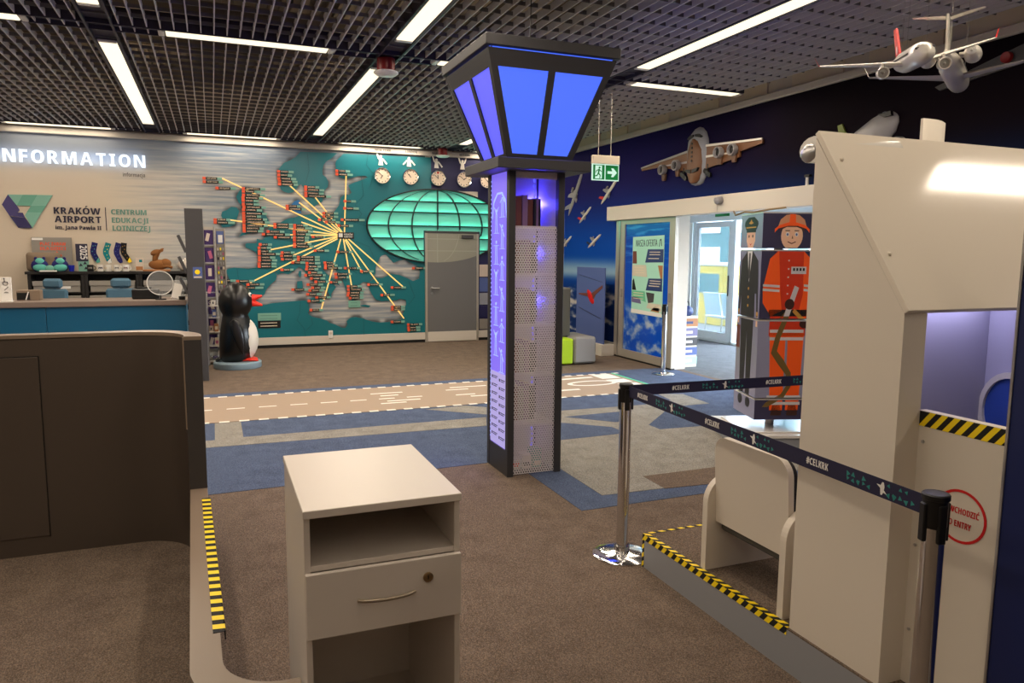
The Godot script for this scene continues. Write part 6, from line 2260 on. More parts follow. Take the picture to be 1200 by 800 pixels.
# ---------------------------------------------------------------- the sliding door and the bright vestibule behind it
func vestibule() -> void:
	var f := struct("floor_vestibule", "grey flecked carpet of the bright vestibule beyond the sliding door", "floor")
	var st := S()
	box2(st, Vector3(6.62, -0.2, -14.2), Vector3(9.45, 0.0, -4.0))
	part("carpet", st, "carpet_far", f)
	var c := struct("ceiling_vestibule", "pale ceiling of the vestibule", "ceiling")
	st = S()
	box2(st, Vector3(6.7, 2.75, -14.2), Vector3(9.45, 2.9, -4.0))
	part("slab", st, "white_plastic", c)
	var w := struct("wall_vestibule", "pale end wall of the vestibule left of the glass", "wall")
	st = S()
	box2(st, Vector3(6.7, 0, -14.4), Vector3(9.45, 2.9, -14.0))
	box2(st, Vector3(6.7, 0, -4.2), Vector3(9.45, 2.9, -4.0))
	part("masonry", st, "white_plastic", w)
	# glazed front
	var g := struct("window_1", "glazed front of the vestibule with pale metal frames", "window")
	var zs := [-14.0, -13.0, -11.72, -10.4, -9.1, -7.8, -6.5, -5.2, -4.0]
	for i in zs.size():
		st = S()
		cham2(st, Vector3(9.36, 0, zs[i] - 0.05), Vector3(9.45, 2.75, zs[i] + 0.05), 0.004)
		part("upright", st, "frame_white", g)
	st = S()
	cham2(st, Vector3(9.30, 2.42, -14.0), Vector3(9.46, 2.75, -4.0), 0.004)
	part("head_rail", st, "frame_white", g)
	st = S()
	cham2(st, Vector3(9.36, 0, -14.0), Vector3(9.45, 0.05, -4.0), 0.004)
	part("sill", st, "frame_white", g)
	st = S()
	cham2(st, Vector3(9.2, 0.0, -14.0), Vector3(9.36, 2.42, -13.05), 0.004)
	part("side_panel", st, "white_plastic", g)
	for i in zs.size() - 1:
		if i == 1:
			continue
		st = S()
		box2(st, Vector3(9.40, 0.05, zs[i] + 0.05), Vector3(9.41, 2.42, zs[i + 1] - 0.05))
		part("pane", st, "glass", g)
	var d := struct("door_2", "pale framed glass door in the vestibule front with a metal bench behind it", "door")
	st = S()
	var a := -12.94
	var b := -11.78
	box2(st, Vector3(9.37, 0.055, a), Vector3(9.42, 2.41, a + 0.10))
	box2(st, Vector3(9.37, 0.055, b - 0.10), Vector3(9.42, 2.41, b))
	box2(st, Vector3(9.37, 0.055, a + 0.10), Vector3(9.42, 0.20, b - 0.10))
	box2(st, Vector3(9.37, 2.30, a + 0.10), Vector3(9.42, 2.41, b - 0.10))
	part("frame", st, "frame_white", d)
	st = S()
	box2(st, Vector3(9.39, 0.20, a + 0.10), Vector3(9.40, 2.30, b - 0.10))
	part("pane", st, "glass_tinted", d)
	st = S()
	cyl(st, Vector3(9.35, 0.95, b - 0.05), Vector3(9.35, 1.35, b - 0.05), 0.014, 10)
	part("handle", st, "grey_text", d)
	# outside
	f = struct("ground_outside", "pale paving outside the glass", "ground")
	st = S()
	box2(st, Vector3(9.45, -0.25, -30), Vector3(24, -0.02, 6))
	part("paving", st, "pavement", f)
	var t := thing("metal_bench", "pale metal waiting bench outside the glass door", "bench", Vector3(10.3, -0.02, -12.6), PI / 2)
	for i in 3:
		st = S()
		cham2(st, Vector3(-0.9 + i * 0.6, 0.42, -0.25), Vector3(-0.36 + i * 0.6, 0.46, 0.25), 0.01)
		part("seat", st, "frame_white", t)
		st = S()
		cham(st, Vector3(-0.63 + i * 0.6, 0.72, -0.28), Vector3(0.54, 0.5, 0.03), 0.01, Basis(Vector3(1, 0, 0), -0.18))
		part("backrest", st, "frame_white", t)
	for i in 2:
		st = S()
		tube(st, [Vector3(-0.95 + i * 1.8, 0.0, 0.2), Vector3(-0.95 + i * 1.8, 0.62, 0.2), Vector3(-0.95 + i * 1.8, 0.66, -0.2), Vector3(-0.95 + i * 1.8, 0.0, -0.25)], 0.02, 8)
		part("leg", st, "steel", t)
	st = S()
	box2(st, Vector3(-0.95, 0.38, -0.03), Vector3(0.9, 0.42, 0.03))
	part("beam", st, "steel", t)
	t = thing("yellow_kiosk", "yellow kiosk box seen through the vestibule glass", "kiosk", Vector3(12.0, -0.02, -15.6))
	st = S()
	cham2(st, Vector3(-0.3, 0, -0.6), Vector3(0.3, 1.5, 0.6), 0.02)
	part("cabinet", st, "yellow_panel", t)
	st = S()
	cham2(st, Vector3(-0.33, 1.5, -0.64), Vector3(0.33, 1.58, 0.64), 0.02)
	part("roof", st, "frame_white", t)
	st = S()
	box2(st, Vector3(-0.305, 0.8, -0.45), Vector3(-0.3, 1.3, 0.45))
	part("screen", st, "facade_teal", t)
	t = thing("opposite_building", "pale teal building with rows of windows across the forecourt", "building", Vector3(20, -0.02, -19))
	st = S()
	box2(st, Vector3(0, 0, -9), Vector3(3, 7, 12))
	part("wall", st, "facade_teal", t)
	for i in 9:
		for j in 3:
			st = S()
			box2(st, Vector3(-0.05, 0.6 + j * 2.1, -8.4 + i * 2.2), Vector3(0.0, 2.1 + j * 2.1, -6.9 + i * 2.2))
			part("window", st, "frame_white", t)
	for i in 2:
		t = thing("concrete_column", ["round grey column outside the glass, nearer the door", "round grey column outside the glass, further along the forecourt"][i], "column", Vector3(11.8, -0.02, -12.85 + i * 4.0))
		st = S()
		lathe(st, [Vector2(0.0, 0), Vector2(0.32, 0), Vector2(0.32, 0.1), Vector2(0.22, 0.12), Vector2(0.22, 6.0), Vector2(0, 6.0)], 20)
		part("shaft", st, "facade_teal", t)
	t = thing("exit_plate", "small green exit plate under the vestibule ceiling", "sign", Vector3(9.28, 2.50, -12.0))
	st = S()
	cham2(st, Vector3(-0.02, 0.0, -0.20), Vector3(0.02, 0.2, 0.20), 0.004)
	part("plate", st, "green_sign", t)
	st = S()
	box2(st, Vector3(-0.023, 0.06, -0.15), Vector3(-0.02, 0.08, 0.15))
	box2(st, Vector3(-0.023, 0.12, -0.13), Vector3(-0.02, 0.14, 0.13))
	part("white_lettering", st, "white_plastic", t)

	t = thing("thin_post", "thin white post with a black tip standing on the cream header beside the cockpit", "post", Vector3(6.42, 2.55, -6.78))
	st = S()
	cyl(st, Vector3(0, 0, 0), Vector3(0, 0.10, 0), 0.018, 10)
	part("post", st, "white_plastic", t)
	st = S()
	cham2(st, Vector3(-0.025, 0.10, -0.03), Vector3(0.025, 0.13, 0.05), 0.004)
	part("tip", st, "black", t)
	# header over the opening and the parked glass leaf
	var h := struct("trim_3", "cream boxed header over the sliding door opening", "trim")
	st = S()
	cham2(st, Vector3(6.33, 2.315, -11.32), Vector3(6.5, 2.55, -8.3), 0.005)
	part("header_box", st, "trim_white", h)
	st = S()
	cham2(st, Vector3(6.33, 2.315, -8.295), Vector3(6.5, 2.55, -6.55), 0.005)
	part("header_box", st, "trim_white", h)
	t = thing("door_sensor", "small round sensor on the cream header above the pilot panel", "sensor", Vector3(6.33, 2.47, -8.23))
	st = S()
	lathe(st, [Vector2(0, -0.05), Vector2(0.035, -0.045), Vector2(0.06, -0.02), Vector2(0.065, 0.02), Vector2(0.05, 0.05), Vector2(0, 0.055)], 18, Transform3D(Basis(Vector3(0, 0, 1), 0.3), Vector3(-0.035, 0, 0)))
	part("dome", st, "plane_silver", t)
	t = thing("door_cable", "loose tan cable looped under the header beside the simulator", "cable", Vector3(6.3, 2.28, -7.6))
	st = S()
	tube(st, [Vector3(0.03, 0.035, -0.35), Vector3(-0.02, -0.02, -0.25), Vector3(0, 0.015, -0.1), Vector3(-0.02, 0.0, 0.1), Vector3(0.0, 0.025, 0.35), Vector3(0.03, 0.035, 0.6)], 0.012, 8)
	part("cable", st, "brass", t)
	d = struct("door_3", "wide sliding glass door printed with clouds in a metal frame", "door")
	var im := Image.create(170, 280, false, Image.FORMAT_RGB8)
	var n := cloud_noise(8, 0.018)
	for y in 280:
		for x in 170:
			var v := y / 280.0
			var col := Color(0.06, 0.33, 0.80).lerp(Color(0.08, 0.36, 0.88), v)
			var band := n.get_noise_2d(x * 0.5, y * 4.0) * 0.5 + 0.5
			col = col.lerp(Color(0.24, 0.58, 0.95), smoothstep(0.45, 0.75, band) * smoothstep(0.45, 0.1, v))
			var k := n.get_noise_2d(x + 300, y * 1.3) * 0.5 + 0.5
			col = col.lerp(Color(0.80, 0.86, 0.93), smoothstep(0.40, 0.78, k) * smoothstep(0.55, 0.78, v))
			im.set_pixel(x, y, col)
	var xf := RW(0.0, 6.42)
	var cp := textured("cloud_print", im, 0.12)
	cp.backlight_enabled = true
	cp.backlight = Color(0.8, 0.8, 0.8)
	print_panel("cloud_pane", Vector2(-10.80, 0.16), Vector2(-9.49, 2.24), xf, 0.008, cp, d, "glass pane printed with blue sky and clouds")
	st = S()
	box2(st, Vector3(6.39, 0.03, -11.08), Vector3(6.45, 2.31, -10.80))
	box2(st, Vector3(6.39, 0.03, -9.49), Vector3(6.45, 2.31, -9.34))
	box2(st, Vector3(6.39, 0.03, -10.80), Vector3(6.45, 0.16, -9.49))
	box2(st, Vector3(6.39, 2.24, -10.80), Vector3(6.45, 2.31, -9.49))
	part("frame", st, "alu", d)
	st = S()
	box2(st, Vector3(6.38, 0.03, -10.97), Vector3(6.39, 2.31, -10.93))
	part("frame_joint", st, "steel", d)
	st = S()
	box2(st, Vector3(6.41, 0.0, -11.05), Vector3(6.47, 0.03, -9.36))
	part("floor_guide", st, "black", d)
	for z in [-10.86, -9.44]:
		st = S()
		cham2(st, Vector3(6.383, 1.03, z - 0.03), Vector3(6.39, 1.17, z + 0.03), 0.002)
		part("lock_plate", st, "drawer_grey", d)
	# the poster on it
	t = thing("offer_poster", "tall mint green poster of offers fixed to the cloud printed door", "poster", Vector3(6.410, 0, 0))
	var px := Transform3D(Basis(Vector3(0, 0, 1), Vector3(0, 1, 0), Vector3(-1, 0, 0)), Vector3.ZERO)
	st = S()
	slab(st, poly_of([-10.56, 0.79, -9.65, 0.78, -9.65, 2.045, -10.56, 2.03]), px, 0.0, 0.004)
	part("sheet", st, "poster_mint", t)
	lettering("NASZA OFERTA", 0.10, "text_navy", t, px * Vector3(-10.15, 1.925, 0.005), px.basis, 0.62, 0.002, false)
	st = S()
	slab(st, poly_of([-9.79, 1.87, -9.77, 1.98, -9.73, 1.99, -9.71, 1.88, -9.725, 1.88, -9.74, 1.965, -9.765, 1.965, -9.775, 1.87]), px, 0.004, 0.006)
	part("tower_drawing", st, "text_navy", t)
	for q in [
			["poster_navy", [-10.17, 1.62, -9.66, 1.63, -9.66, 1.83, -10.10, 1.83]], ["brown_book", [-10.55, 1.60, -10.42, 1.60, -10.44, 1.80, -10.55, 1.80]], ["poster_sand", [-10.55, 1.40, -10.10, 1.39, -10.14, 1.58, -10.55, 1.58]],
			["wood", [-9.72, 1.38, -9.67, 1.38, -9.67, 1.58, -9.80, 1.58]], ["poster_navy", [-10.13, 1.18, -9.67, 1.18, -9.67, 1.38, -10.06, 1.37]], ["black", [-10.54, 1.17, -10.42, 1.17, -10.50, 1.36, -10.54, 1.32]],
			["poster_green", [-10.55, 0.97 + 0.1, -10.12, 0.99, -10.16, 1.16, -10.55, 1.16]], ["grey_text", [-10.05, 0.98, -9.90, 1.0, -9.88, 1.14, -10.12, 1.15]], ["poster_sand", [-10.1, 0.90, -9.67, 0.86, -9.67, 0.98, -10.05, 0.985]],
			["poster_mauve", [-10.55, 0.97, -10.26, 0.955, -10.3, 1.05, -10.55, 1.06]], ["wood", [-9.98, 0.86, -9.74, 0.85, -9.72, 0.93, -9.86, 0.94]], ["white_plastic", [-10.56, 0.795, -9.66, 0.785, -9.66, 0.84, -10.56, 0.86]]]:
		st = S()
		slab(st, poly_of(q[1]), px, 0.004, 0.0055)
		part("printed_field", st, q[0], t)
	st = S()
	for k in 14:
		var y: float = [1.78, 1.74, 1.68, 1.53, 1.49, 1.45, 1.33, 1.29, 1.25, 1.12, 1.08, 1.03, 0.95, 0.92][k]
		var x: float = [-10.05, -10.05, -10.08, -10.5, -10.5, -10.48, -10.02, -10.02, -10.05, -10.5, -10.5, -10.5, -9.98, -9.98][k]
		slab(st, poly_of([x, y, x + 0.3, y, x + 0.3, y + 0.012, x, y + 0.012]), px, 0.0055, 0.006)
	part("text_line", st, "cream", t)

	t = thing("leaflet_rack", "small floor rack with printed leaflet fronts just inside the vestibule", "rack", Vector3(6.86, 0, -9.66))
	st = S()
	cham2(st, Vector3(-0.15, 0, -0.12), Vector3(0.15, 0.80, 0.10), 0.004)
	part("body", st, "poster_sand", t)
	for k in 5:
		st = S()
		box2(st, Vector3(-0.152, 0.04 + k * 0.15, 0.10), Vector3(0.152, 0.165 + k * 0.15, 0.104))
		part("printed_front", st, ["poster_mint", "board_blue", "grey_text", "poster_mauve", "wood"][k], t)
		st = S()
		box2(st, Vector3(-0.10, 0.08 + k * 0.15, 0.104), Vector3(0.06, 0.12 + k * 0.15, 0.106))
		part("printed_picture", st, ["white_plastic", "cream", "white_plastic", "cream", "poster_navy"][k], t)
	t = thing("dark_bag", "dark bag lying on top of the leaflet rack", "bag", Vector3(6.86, 0.80, -9.66))
	st = S()
	ball(st, Vector3(0, 0.07, 0), Vector3(0.12, 0.09, 0.09), 14)
	part("bag_body", st, "poster_navy", t)
	st = S()
	tube(st, [Vector3(-0.06, 0.13, 0), Vector3(-0.04, 0.22, 0), Vector3(0.04, 0.22, 0), Vector3(0.06, 0.13, 0)], 0.01, 8)
	part("strap", st, "black", t)


# ---------------------------------------------------------------- the turning display with a pilot and a firefighter
func prism_display() -> void:
	var t := thing("turning_display", "tall square display of stacked turning blocks printed with a pilot and a firefighter", "display", Vector3(4.916, 0, -5.516), -atan2(0.317, 0.948) * -1.0)
	t.rotation.y = -0.0
	var r := Vector3(0.948, 0, -0.0)
	t.basis = Basis(Vector3(0.948, 0, 0.317), Vector3.UP, Vector3(-0.317, 0, 0.948))
	var h := 0.262
	var st := S()
	cham2(st, Vector3(-0.44, 0.0, -0.40), Vector3(0.44, 0.10, 0.40), 0.004)
	part("plinth", st, "sim_grey", t)
	st = S()
	cham2(st, Vector3(-0.46, 0.10, -0.42), Vector3(0.46, 0.128, 0.42), 0.004)
	part("base_plate", st, "white_gloss", t)
	st = S()
	cham2(st, Vector3(-0.36, 0.128, -0.33), Vector3(0.36, 0.142, 0.33), 0.004)
	part("upper_plate", st, "white_gloss", t)
	st = S()
	cyl(st, Vector3(0, 0.142, 0), Vector3(0, 2.12, 0), 0.04, 20)
	part("axle", st, "steel", t)
	var cuts := [[0.24, 0.425], [0.445, 1.155], [1.175, 1.79], [1.815, 2.125]]
	var blocks := []
	for c in cuts:
		st = S()
		cham2(st, Vector3(-h, c[0], -h), Vector3(h, c[1], h), 0.002)
		var b := part("turning_block", st, "prism_pale", t)
		blocks.append(b)
		st = S()
		box2(st, Vector3(-h + 0.003, c[0] + 0.002, h), Vector3(h - 0.003, c[1] - 0.002, h + 0.001))
		part("dusk_print", st, "prism_dusk" if c[0] > 1.0 or c[0] < 0.3 else "prism_pale", b)
		st = S()
		box2(st, Vector3(-h, c[1], -h), Vector3(h, c[1] + 0.012, h))
		part("bright_edge", st, "reflector", t)
	var fr := Transform3D(Basis(), Vector3(0, 0, h + 0.001))
	var lf := Transform3D(Basis(Vector3(0, 0, 1), Vector3(0, 1, 0), Vector3(-1, 0, 0)), Vector3(-h, 0, 0))
	# every print is cut at the gaps between the blocks
	var paint := func(xf: Transform3D, poly: PackedVector2Array, m: String, level: int, called: String) -> void:
		for k in 4:
			var q := Geometry2D.intersect_polygons(poly, PackedVector2Array([Vector2(-h + 0.004, cuts[k][0] + 0.003), Vector2(h - 0.004, cuts[k][0] + 0.003), Vector2(h - 0.004, cuts[k][1] - 0.003), Vector2(-h + 0.004, cuts[k][1] - 0.003)]))
			for p in q:
				if absf(area_of(p)) < 1e-5 or Geometry2D.triangulate_polygon(p).is_empty():
					continue
				var s2 := S()
				slab(s2, p, xf, 0.0, 0.0008 + 0.0006 * level)
				part(called, s2, m, blocks[k])
	# firefighter, facing us
	paint.call(fr, poly_of([-0.12, 0.33, 0.0, 0.33, 0.0, 0.98, 0.02, 0.98, 0.03, 0.33, 0.15, 0.33, 0.17, 1.05, -0.15, 1.05]), "fire_orange", 1, "trouser_print")
	paint.call(fr, poly_of([-0.16, 1.02, 0.18, 1.02, 0.17, 1.30, 0.20, 1.72, 0.12, 1.80, -0.10, 1.80, -0.18, 1.72, -0.15, 1.30]), "fire_dark", 1, "jacket_print")
	paint.call(fr, poly_of([-0.18, 1.72, -0.10, 1.79, -0.07, 1.40, -0.05, 1.25, -0.15, 1.20, -0.23, 1.32, -0.235, 1.45]), "fire_orange", 2, "sleeve_print")
	paint.call(fr, poly_of([0.20, 1.72, 0.13, 1.79, 0.14, 1.40, 0.10, 1.20, 0.17, 1.16, 0.24, 1.32, 0.25, 1.5]), "fire_orange", 2, "sleeve_print")
	for y in [0.38, 0.44, 0.98, 1.05]:
		paint.call(fr, poly_of([-0.15, y, 0.165, y, 0.165, y + 0.028, -0.15, y + 0.028]), "silver_print", 3, "reflective_band")
	for q in [[-0.235, 1.43, -0.08], [-0.235, 1.47, -0.08], [0.145, 1.43, 0.25], [0.145, 1.47, 0.25]]:
		paint.call(fr, poly_of([q[0], q[1], q[2], q[1] - 0.01, q[2], q[1] + 0.012, q[0], q[1] + 0.022]), "silver_print", 4, "reflective_band")
	paint.call(fr, poly_of([-0.17, 1.20, 0.20, 1.20, 0.20, 1.26, -0.17, 1.26]), "black", 2, "belt_print")
	paint.call(fr, poly_of([0.02, 1.585, 0.16, 1.585, 0.16, 1.65, 0.02, 1.65]), "silver_print", 3, "badge_print")
	var bl := S()
	for k in 4:
		box(bl, Vector3(0.045 + k * 0.03, 1.625, h + 0.0045), Vector3(0.018, 0.026, 0.001))
	part("badge_letter", bl, "black", blocks[2])
	for k in 6:
		paint.call(fr, ellipse(0.008, 0.008, 8, Vector2(-0.005, 1.33 + k * 0.075)), "silver_print", 3, "button_print")
	paint.call(fr, ellipse(0.10, 0.125, 24, Vector2(0.01, 1.925)), "skin", 2, "face_print")
	paint.call(fr, poly_of([-0.10, 1.96, -0.10, 2.02, 0.12, 2.02, 0.12, 1.96, 0.09, 1.99, 0.05, 2.005, -0.04, 2.005, -0.08, 1.985]), "boot_brown", 3, "hair_print")
	paint.call(fr, poly_of([-0.15, 1.955, -0.12, 1.99, -0.03, 2.015, 0.06, 2.015, 0.14, 1.99, 0.17, 1.955, 0.17, 1.985, 0.13, 2.02, 0.05, 2.045, -0.03, 2.045, -0.11, 2.02, -0.15, 1.985]), "fire_orange", 5, "helmet_brim_print")
	paint.call(fr, poly_of([-0.12, 2.01, -0.03, 2.04, 0.05, 2.04, 0.14, 2.01, 0.12, 2.07, 0.07, 2.11, 0.01, 2.12, -0.05, 2.11, -0.10, 2.07]), "helmet_tan", 4, "helmet_print")
	paint.call(fr, poly_of([-0.02, 2.045, 0.04, 2.045, 0.035, 2.118, -0.015, 2.118]), "fire_orange", 5, "helmet_crest_print")
	for e in [-0.032, 0.052]:
		paint.call(fr, ellipse(0.017, 0.02, 12, Vector2(e, 1.94)), "white_plastic", 3, "eye_print")
		paint.call(fr, ellipse(0.009, 0.012, 10, Vector2(e, 1.938)), "board_blue", 4, "iris_print")
		paint.call(fr, poly_of([e - 0.022, 1.968, e + 0.022, 1.968, e + 0.02, 1.976, e - 0.02, 1.976]), "boot_brown", 4, "eyebrow_print")
	paint.call(fr, poly_of([-0.03, 1.87, 0.01, 1.852, 0.05, 1.87, 0.045, 1.877, 0.01, 1.862, -0.025, 1.877]), "brown_book", 3, "mouth_print")
	paint.call(fr, poly_of([0.008, 1.90, 0.022, 1.902, 0.014, 1.93]), "plane_belly", 3, "nose_print")
	paint.call(fr, poly_of([-0.12, 1.12, -0.02, 1.22, -0.10, 1.0, -0.13, 0.86, -0.06, 0.76, 0.02, 0.66, 0.03, 0.56, -0.02, 0.48, -0.16, 0.40, -0.19, 0.36, -0.14, 0.36, 0.01, 0.45, 0.07, 0.55, 0.065, 0.68, -0.01, 0.80, -0.075, 0.88, -0.05, 1.0, 0.03, 1.22, -0.01, 1.25]), "olive", 5, "hose_print")
	paint.call(fr, poly_of([-0.03, 1.20, 0.02, 1.20, 0.10, 1.46, 0.06, 1.48]), "silver_print", 6, "nozzle_print")
	paint.call(fr, ellipse(0.045, 0.05, 14, Vector2(0.02, 1.31)), "boot_brown", 7, "glove_print")
	paint.call(fr, poly_of([0.05, 1.24, 0.24, 1.06, 0.255, 1.09, 0.07, 1.27]), "gold", 5, "axe_handle_print")
	paint.call(fr, ellipse(0.05, 0.04, 14, Vector2(0.17, 1.13)), "boot_brown", 6, "glove_print")
	for x in [-0.06, 0.09]:
		paint.call(fr, poly_of([x - 0.05, 0.28, x + 0.055, 0.28, x + 0.055, 0.32, x + 0.03, 0.39, x - 0.03, 0.39]), "boot_brown", 1, "boot_print")
	# pilot, on the left face
	paint.call(lf, poly_of([-0.13, 0.44, -0.03, 0.44, 0.0, 1.10, 0.02, 0.44, 0.12, 0.44, 0.15, 1.25, -0.16, 1.25]), "suit", 1, "trouser_print")
	paint.call(lf, poly_of([-0.17, 1.18, 0.16, 1.18, 0.15, 1.40, 0.19, 1.40, 0.21, 1.18, 0.24, 1.18, 0.22, 1.50, 0.20, 1.70, 0.06, 1.79, -0.06, 1.79, -0.20, 1.70, -0.22, 1.50, -0.24, 1.18, -0.21, 1.18, -0.18, 1.40]), "suit", 2, "jacket_print")
	paint.call(lf, poly_of([-0.06, 1.79, 0.06, 1.79, 0.0, 1.50]), "white_plastic", 3, "shirt_print")
	paint.call(lf, poly_of([-0.018, 1.77, 0.018, 1.77, 0.022, 1.58, 0.0, 1.52, -0.022, 1.58]), "grey_text", 4, "tie_print")
	for y in [1.28, 1.36, 1.44]:
		paint.call(lf, ellipse(0.016, 0.014, 8, Vector2(0.0, y)), "gold", 4, "button_print")
	for s in [-0.225, 0.225]:
		paint.call(lf, poly_of([s - 0.02, 1.20, s + 0.02, 1.20, s + 0.02, 1.235, s - 0.02, 1.235]), "gold", 3, "cuff_print")
		paint.call(lf, poly_of([s - 0.018, 1.10, s + 0.018, 1.10, s + 0.018, 1.195, s - 0.018, 1.195]), "skin", 2, "hand_print")
	paint.call(lf, poly_of([-0.10, 1.97, 0.10, 1.97, 0.10, 1.88, 0.05, 1.81, 0.0, 1.80, -0.05, 1.81, -0.10, 1.88]), "skin", 2, "face_print")
	paint.call(lf, poly_of([-0.11, 1.96, 0.11, 1.96, 0.11, 2.0, -0.11, 2.0]), "black", 3, "hair_print")
	paint.call(lf, poly_of([-0.12, 1.985, 0.12, 1.985, 0.16, 2.03, 0.15, 2.06, 0.07, 2.10, -0.07, 2.10, -0.15, 2.06, -0.16, 2.03]), "black", 4, "cap_print")
	paint.call(lf, poly_of([-0.12, 2.0, 0.12, 2.0, 0.12, 2.012, -0.12, 2.012]), "gold", 5, "cap_band_print")
	paint.call(lf, poly_of([-0.06, 2.045, 0.0, 2.035, 0.06, 2.045, 0.02, 2.06, 0.0, 2.08, -0.02, 2.06]), "gold", 5, "cap_badge_print")
	for e in [-0.045, 0.045]:
		paint.call(lf, ellipse(0.014, 0.014, 10, Vector2(e, 1.925)), "black", 3, "eye_print")
	paint.call(lf, poly_of([-0.025, 1.86, 0.0, 1.838, 0.03, 1.86, 0.0, 1.852]), "red", 3, "mouth_print")
	paint.call(lf, poly_of([-0.27 + 0.012, 0.86, -0.17, 0.86, -0.17, 1.08, -0.27 + 0.012, 1.08]), "brown_book", 2, "briefcase_print")
	for x in [-0.10, 0.09]:
		paint.call(lf, ellipse(0.055, 0.05, 14, Vector2(x, 0.375)), "black", 1, "shoe_print")


# ---------------------------------------------------------------- the seats and the board by the sky wall
func sofa_corner() -> void:
	var t := thing("modular_sofa", "grey and lime modular seat with a tall dark back behind the tower", "sofa", Vector3(5.2, 0, -10.6))
	var st := S()
	cham2(st, Vector3(-1.0, 0.02, -0.45), Vector3(0.03, 0.42, 0.28), 0.02)
	part("lime_seat", st, "lime", t, "lime green seat block")
	st = S()
	cham2(st, Vector3(0.05, 0.02, -0.5), Vector3(0.44, 0.44, 0.28), 0.03)
	part("grey_seat", st, "seat_grey", t, "mid grey seat block")
	st = S()
	cham2(st, Vector3(-1.0, 0.42, -0.50), Vector3(0.11, 1.21, 0.0), 0.02)
	part("tall_back", st, "sofa_dark", t, "tall dark grey back")
	st = S()
	for x in [-0.9, -0.15, 0.05, 0.36]:
		cyl(st, Vector3(x, 0, 0.15), Vector3(x, 0.03, 0.15), 0.02, 8)
		cyl(st, Vector3(x, 0, -0.4), Vector3(x, 0.03, -0.4), 0.02, 8)
	part("foot", st, "black", t)
	t = thing("poster_board", "blue board with a red aircraft picture leaning in front of the sky mural", "board", Vector3(6.2, 0.20, -11.63))
	st = S()
	cham2(st, Vector3(0.0, 0, -0.52), Vector3(0.025, 1.315, 0.52), 0.004)
	part("panel", st, "board_blue", t)
	var xf := Transform3D(Basis(Vector3(0, 0, 1), Vector3(0, 1, 0), Vector3(-1, 0, 0)), Vector3.ZERO)
	st = S()
	var rings := []
	for a in [[-0.10, 0.90, 0.03], [-0.03, 0.84, 0.07], [0.06, 0.77, 0.085], [0.12, 0.72, 0.06], [0.15, 0.69, 0.02]]:
		rings.append(ring(xf * Vector3(a[0], a[1], 0.0), Vector3(0, a[2] * 0.8, a[2] * 0.5), Vector3(-0.012 * a[2] / 0.085, 0, 0), 12))
	loft(st, rings)
	var pic := part("aircraft_picture", st, "red", t, "red aircraft picture")
	st = S()
	slab(st, poly_of([0.02, 0.84, 0.46, 1.02, 0.46, 0.97, 0.08, 0.77]), xf, 0.0, 0.006)
	slab(st, poly_of([-0.07, 0.86, -0.42, 0.84, -0.42, 0.82, -0.03, 0.79]), xf, 0.0, 0.006)
	slab(st, poly_of([0.10, 0.80, 0.20, 0.84, 0.20, 0.81, 0.14, 0.76]), xf, 0.0, 0.006)
	part("wing_picture", st, "brown_book", pic)
	st = S()
	for k in 26:
		box(st, xf * Vector3(-0.40 + k * 0.033, 1.17 - k * 0.004, 0.002), Vector3(0.003, 0.008, 0.014))
		if k < 25:
			box(st, xf * Vector3(-0.40 + k * 0.033, 0.58 - k * 0.006, 0.002), Vector3(0.003, 0.010, 0.022))
	part("dotted_line", st, "black", t)
	t = thing("board_plinth", "low white ledge carrying the blue poster board", "ledge", Vector3(6.2, 0, -11.63))
	st = S()
	cham2(st, Vector3(-0.05, 0.0, -0.56), Vector3(0.2, 0.20, 0.56), 0.006)
	part("ledge", st, "trim_white", t)
	# narrow picture strip right of the grey door
	t = thing("picture_strip", "narrow strip of sky pictures on the wall right of the grey door", "picture", Vector3(5.02, 0, BACK + 0.006))
	for q in [[1.28, 1.52, "carton"], [0.98, 1.26, "board_blue"], [0.72, 0.95, "plane_grey"], [0.46, 0.69, "navy_print"], [0.22, 0.43, "drawer_grey"]]:
		st = S()
		cham2(st, Vector3(-0.07, q[0], 0), Vector3(0.16, q[1], 0.015), 0.002)
		part("picture_panel", st, q[2], t)
	t = thing("grey_pouffe", "grey upholstered pouffe beside the grey door, mostly behind the tower", "pouffe", Vector3(5.02, 0, -13.3))
	st = S()
	cham2(st, Vector3(-0.02, 0.0, -0.3), Vector3(0.5, 0.48, 0.3), 0.03)
	part("cushion", st, "seat_grey", t)


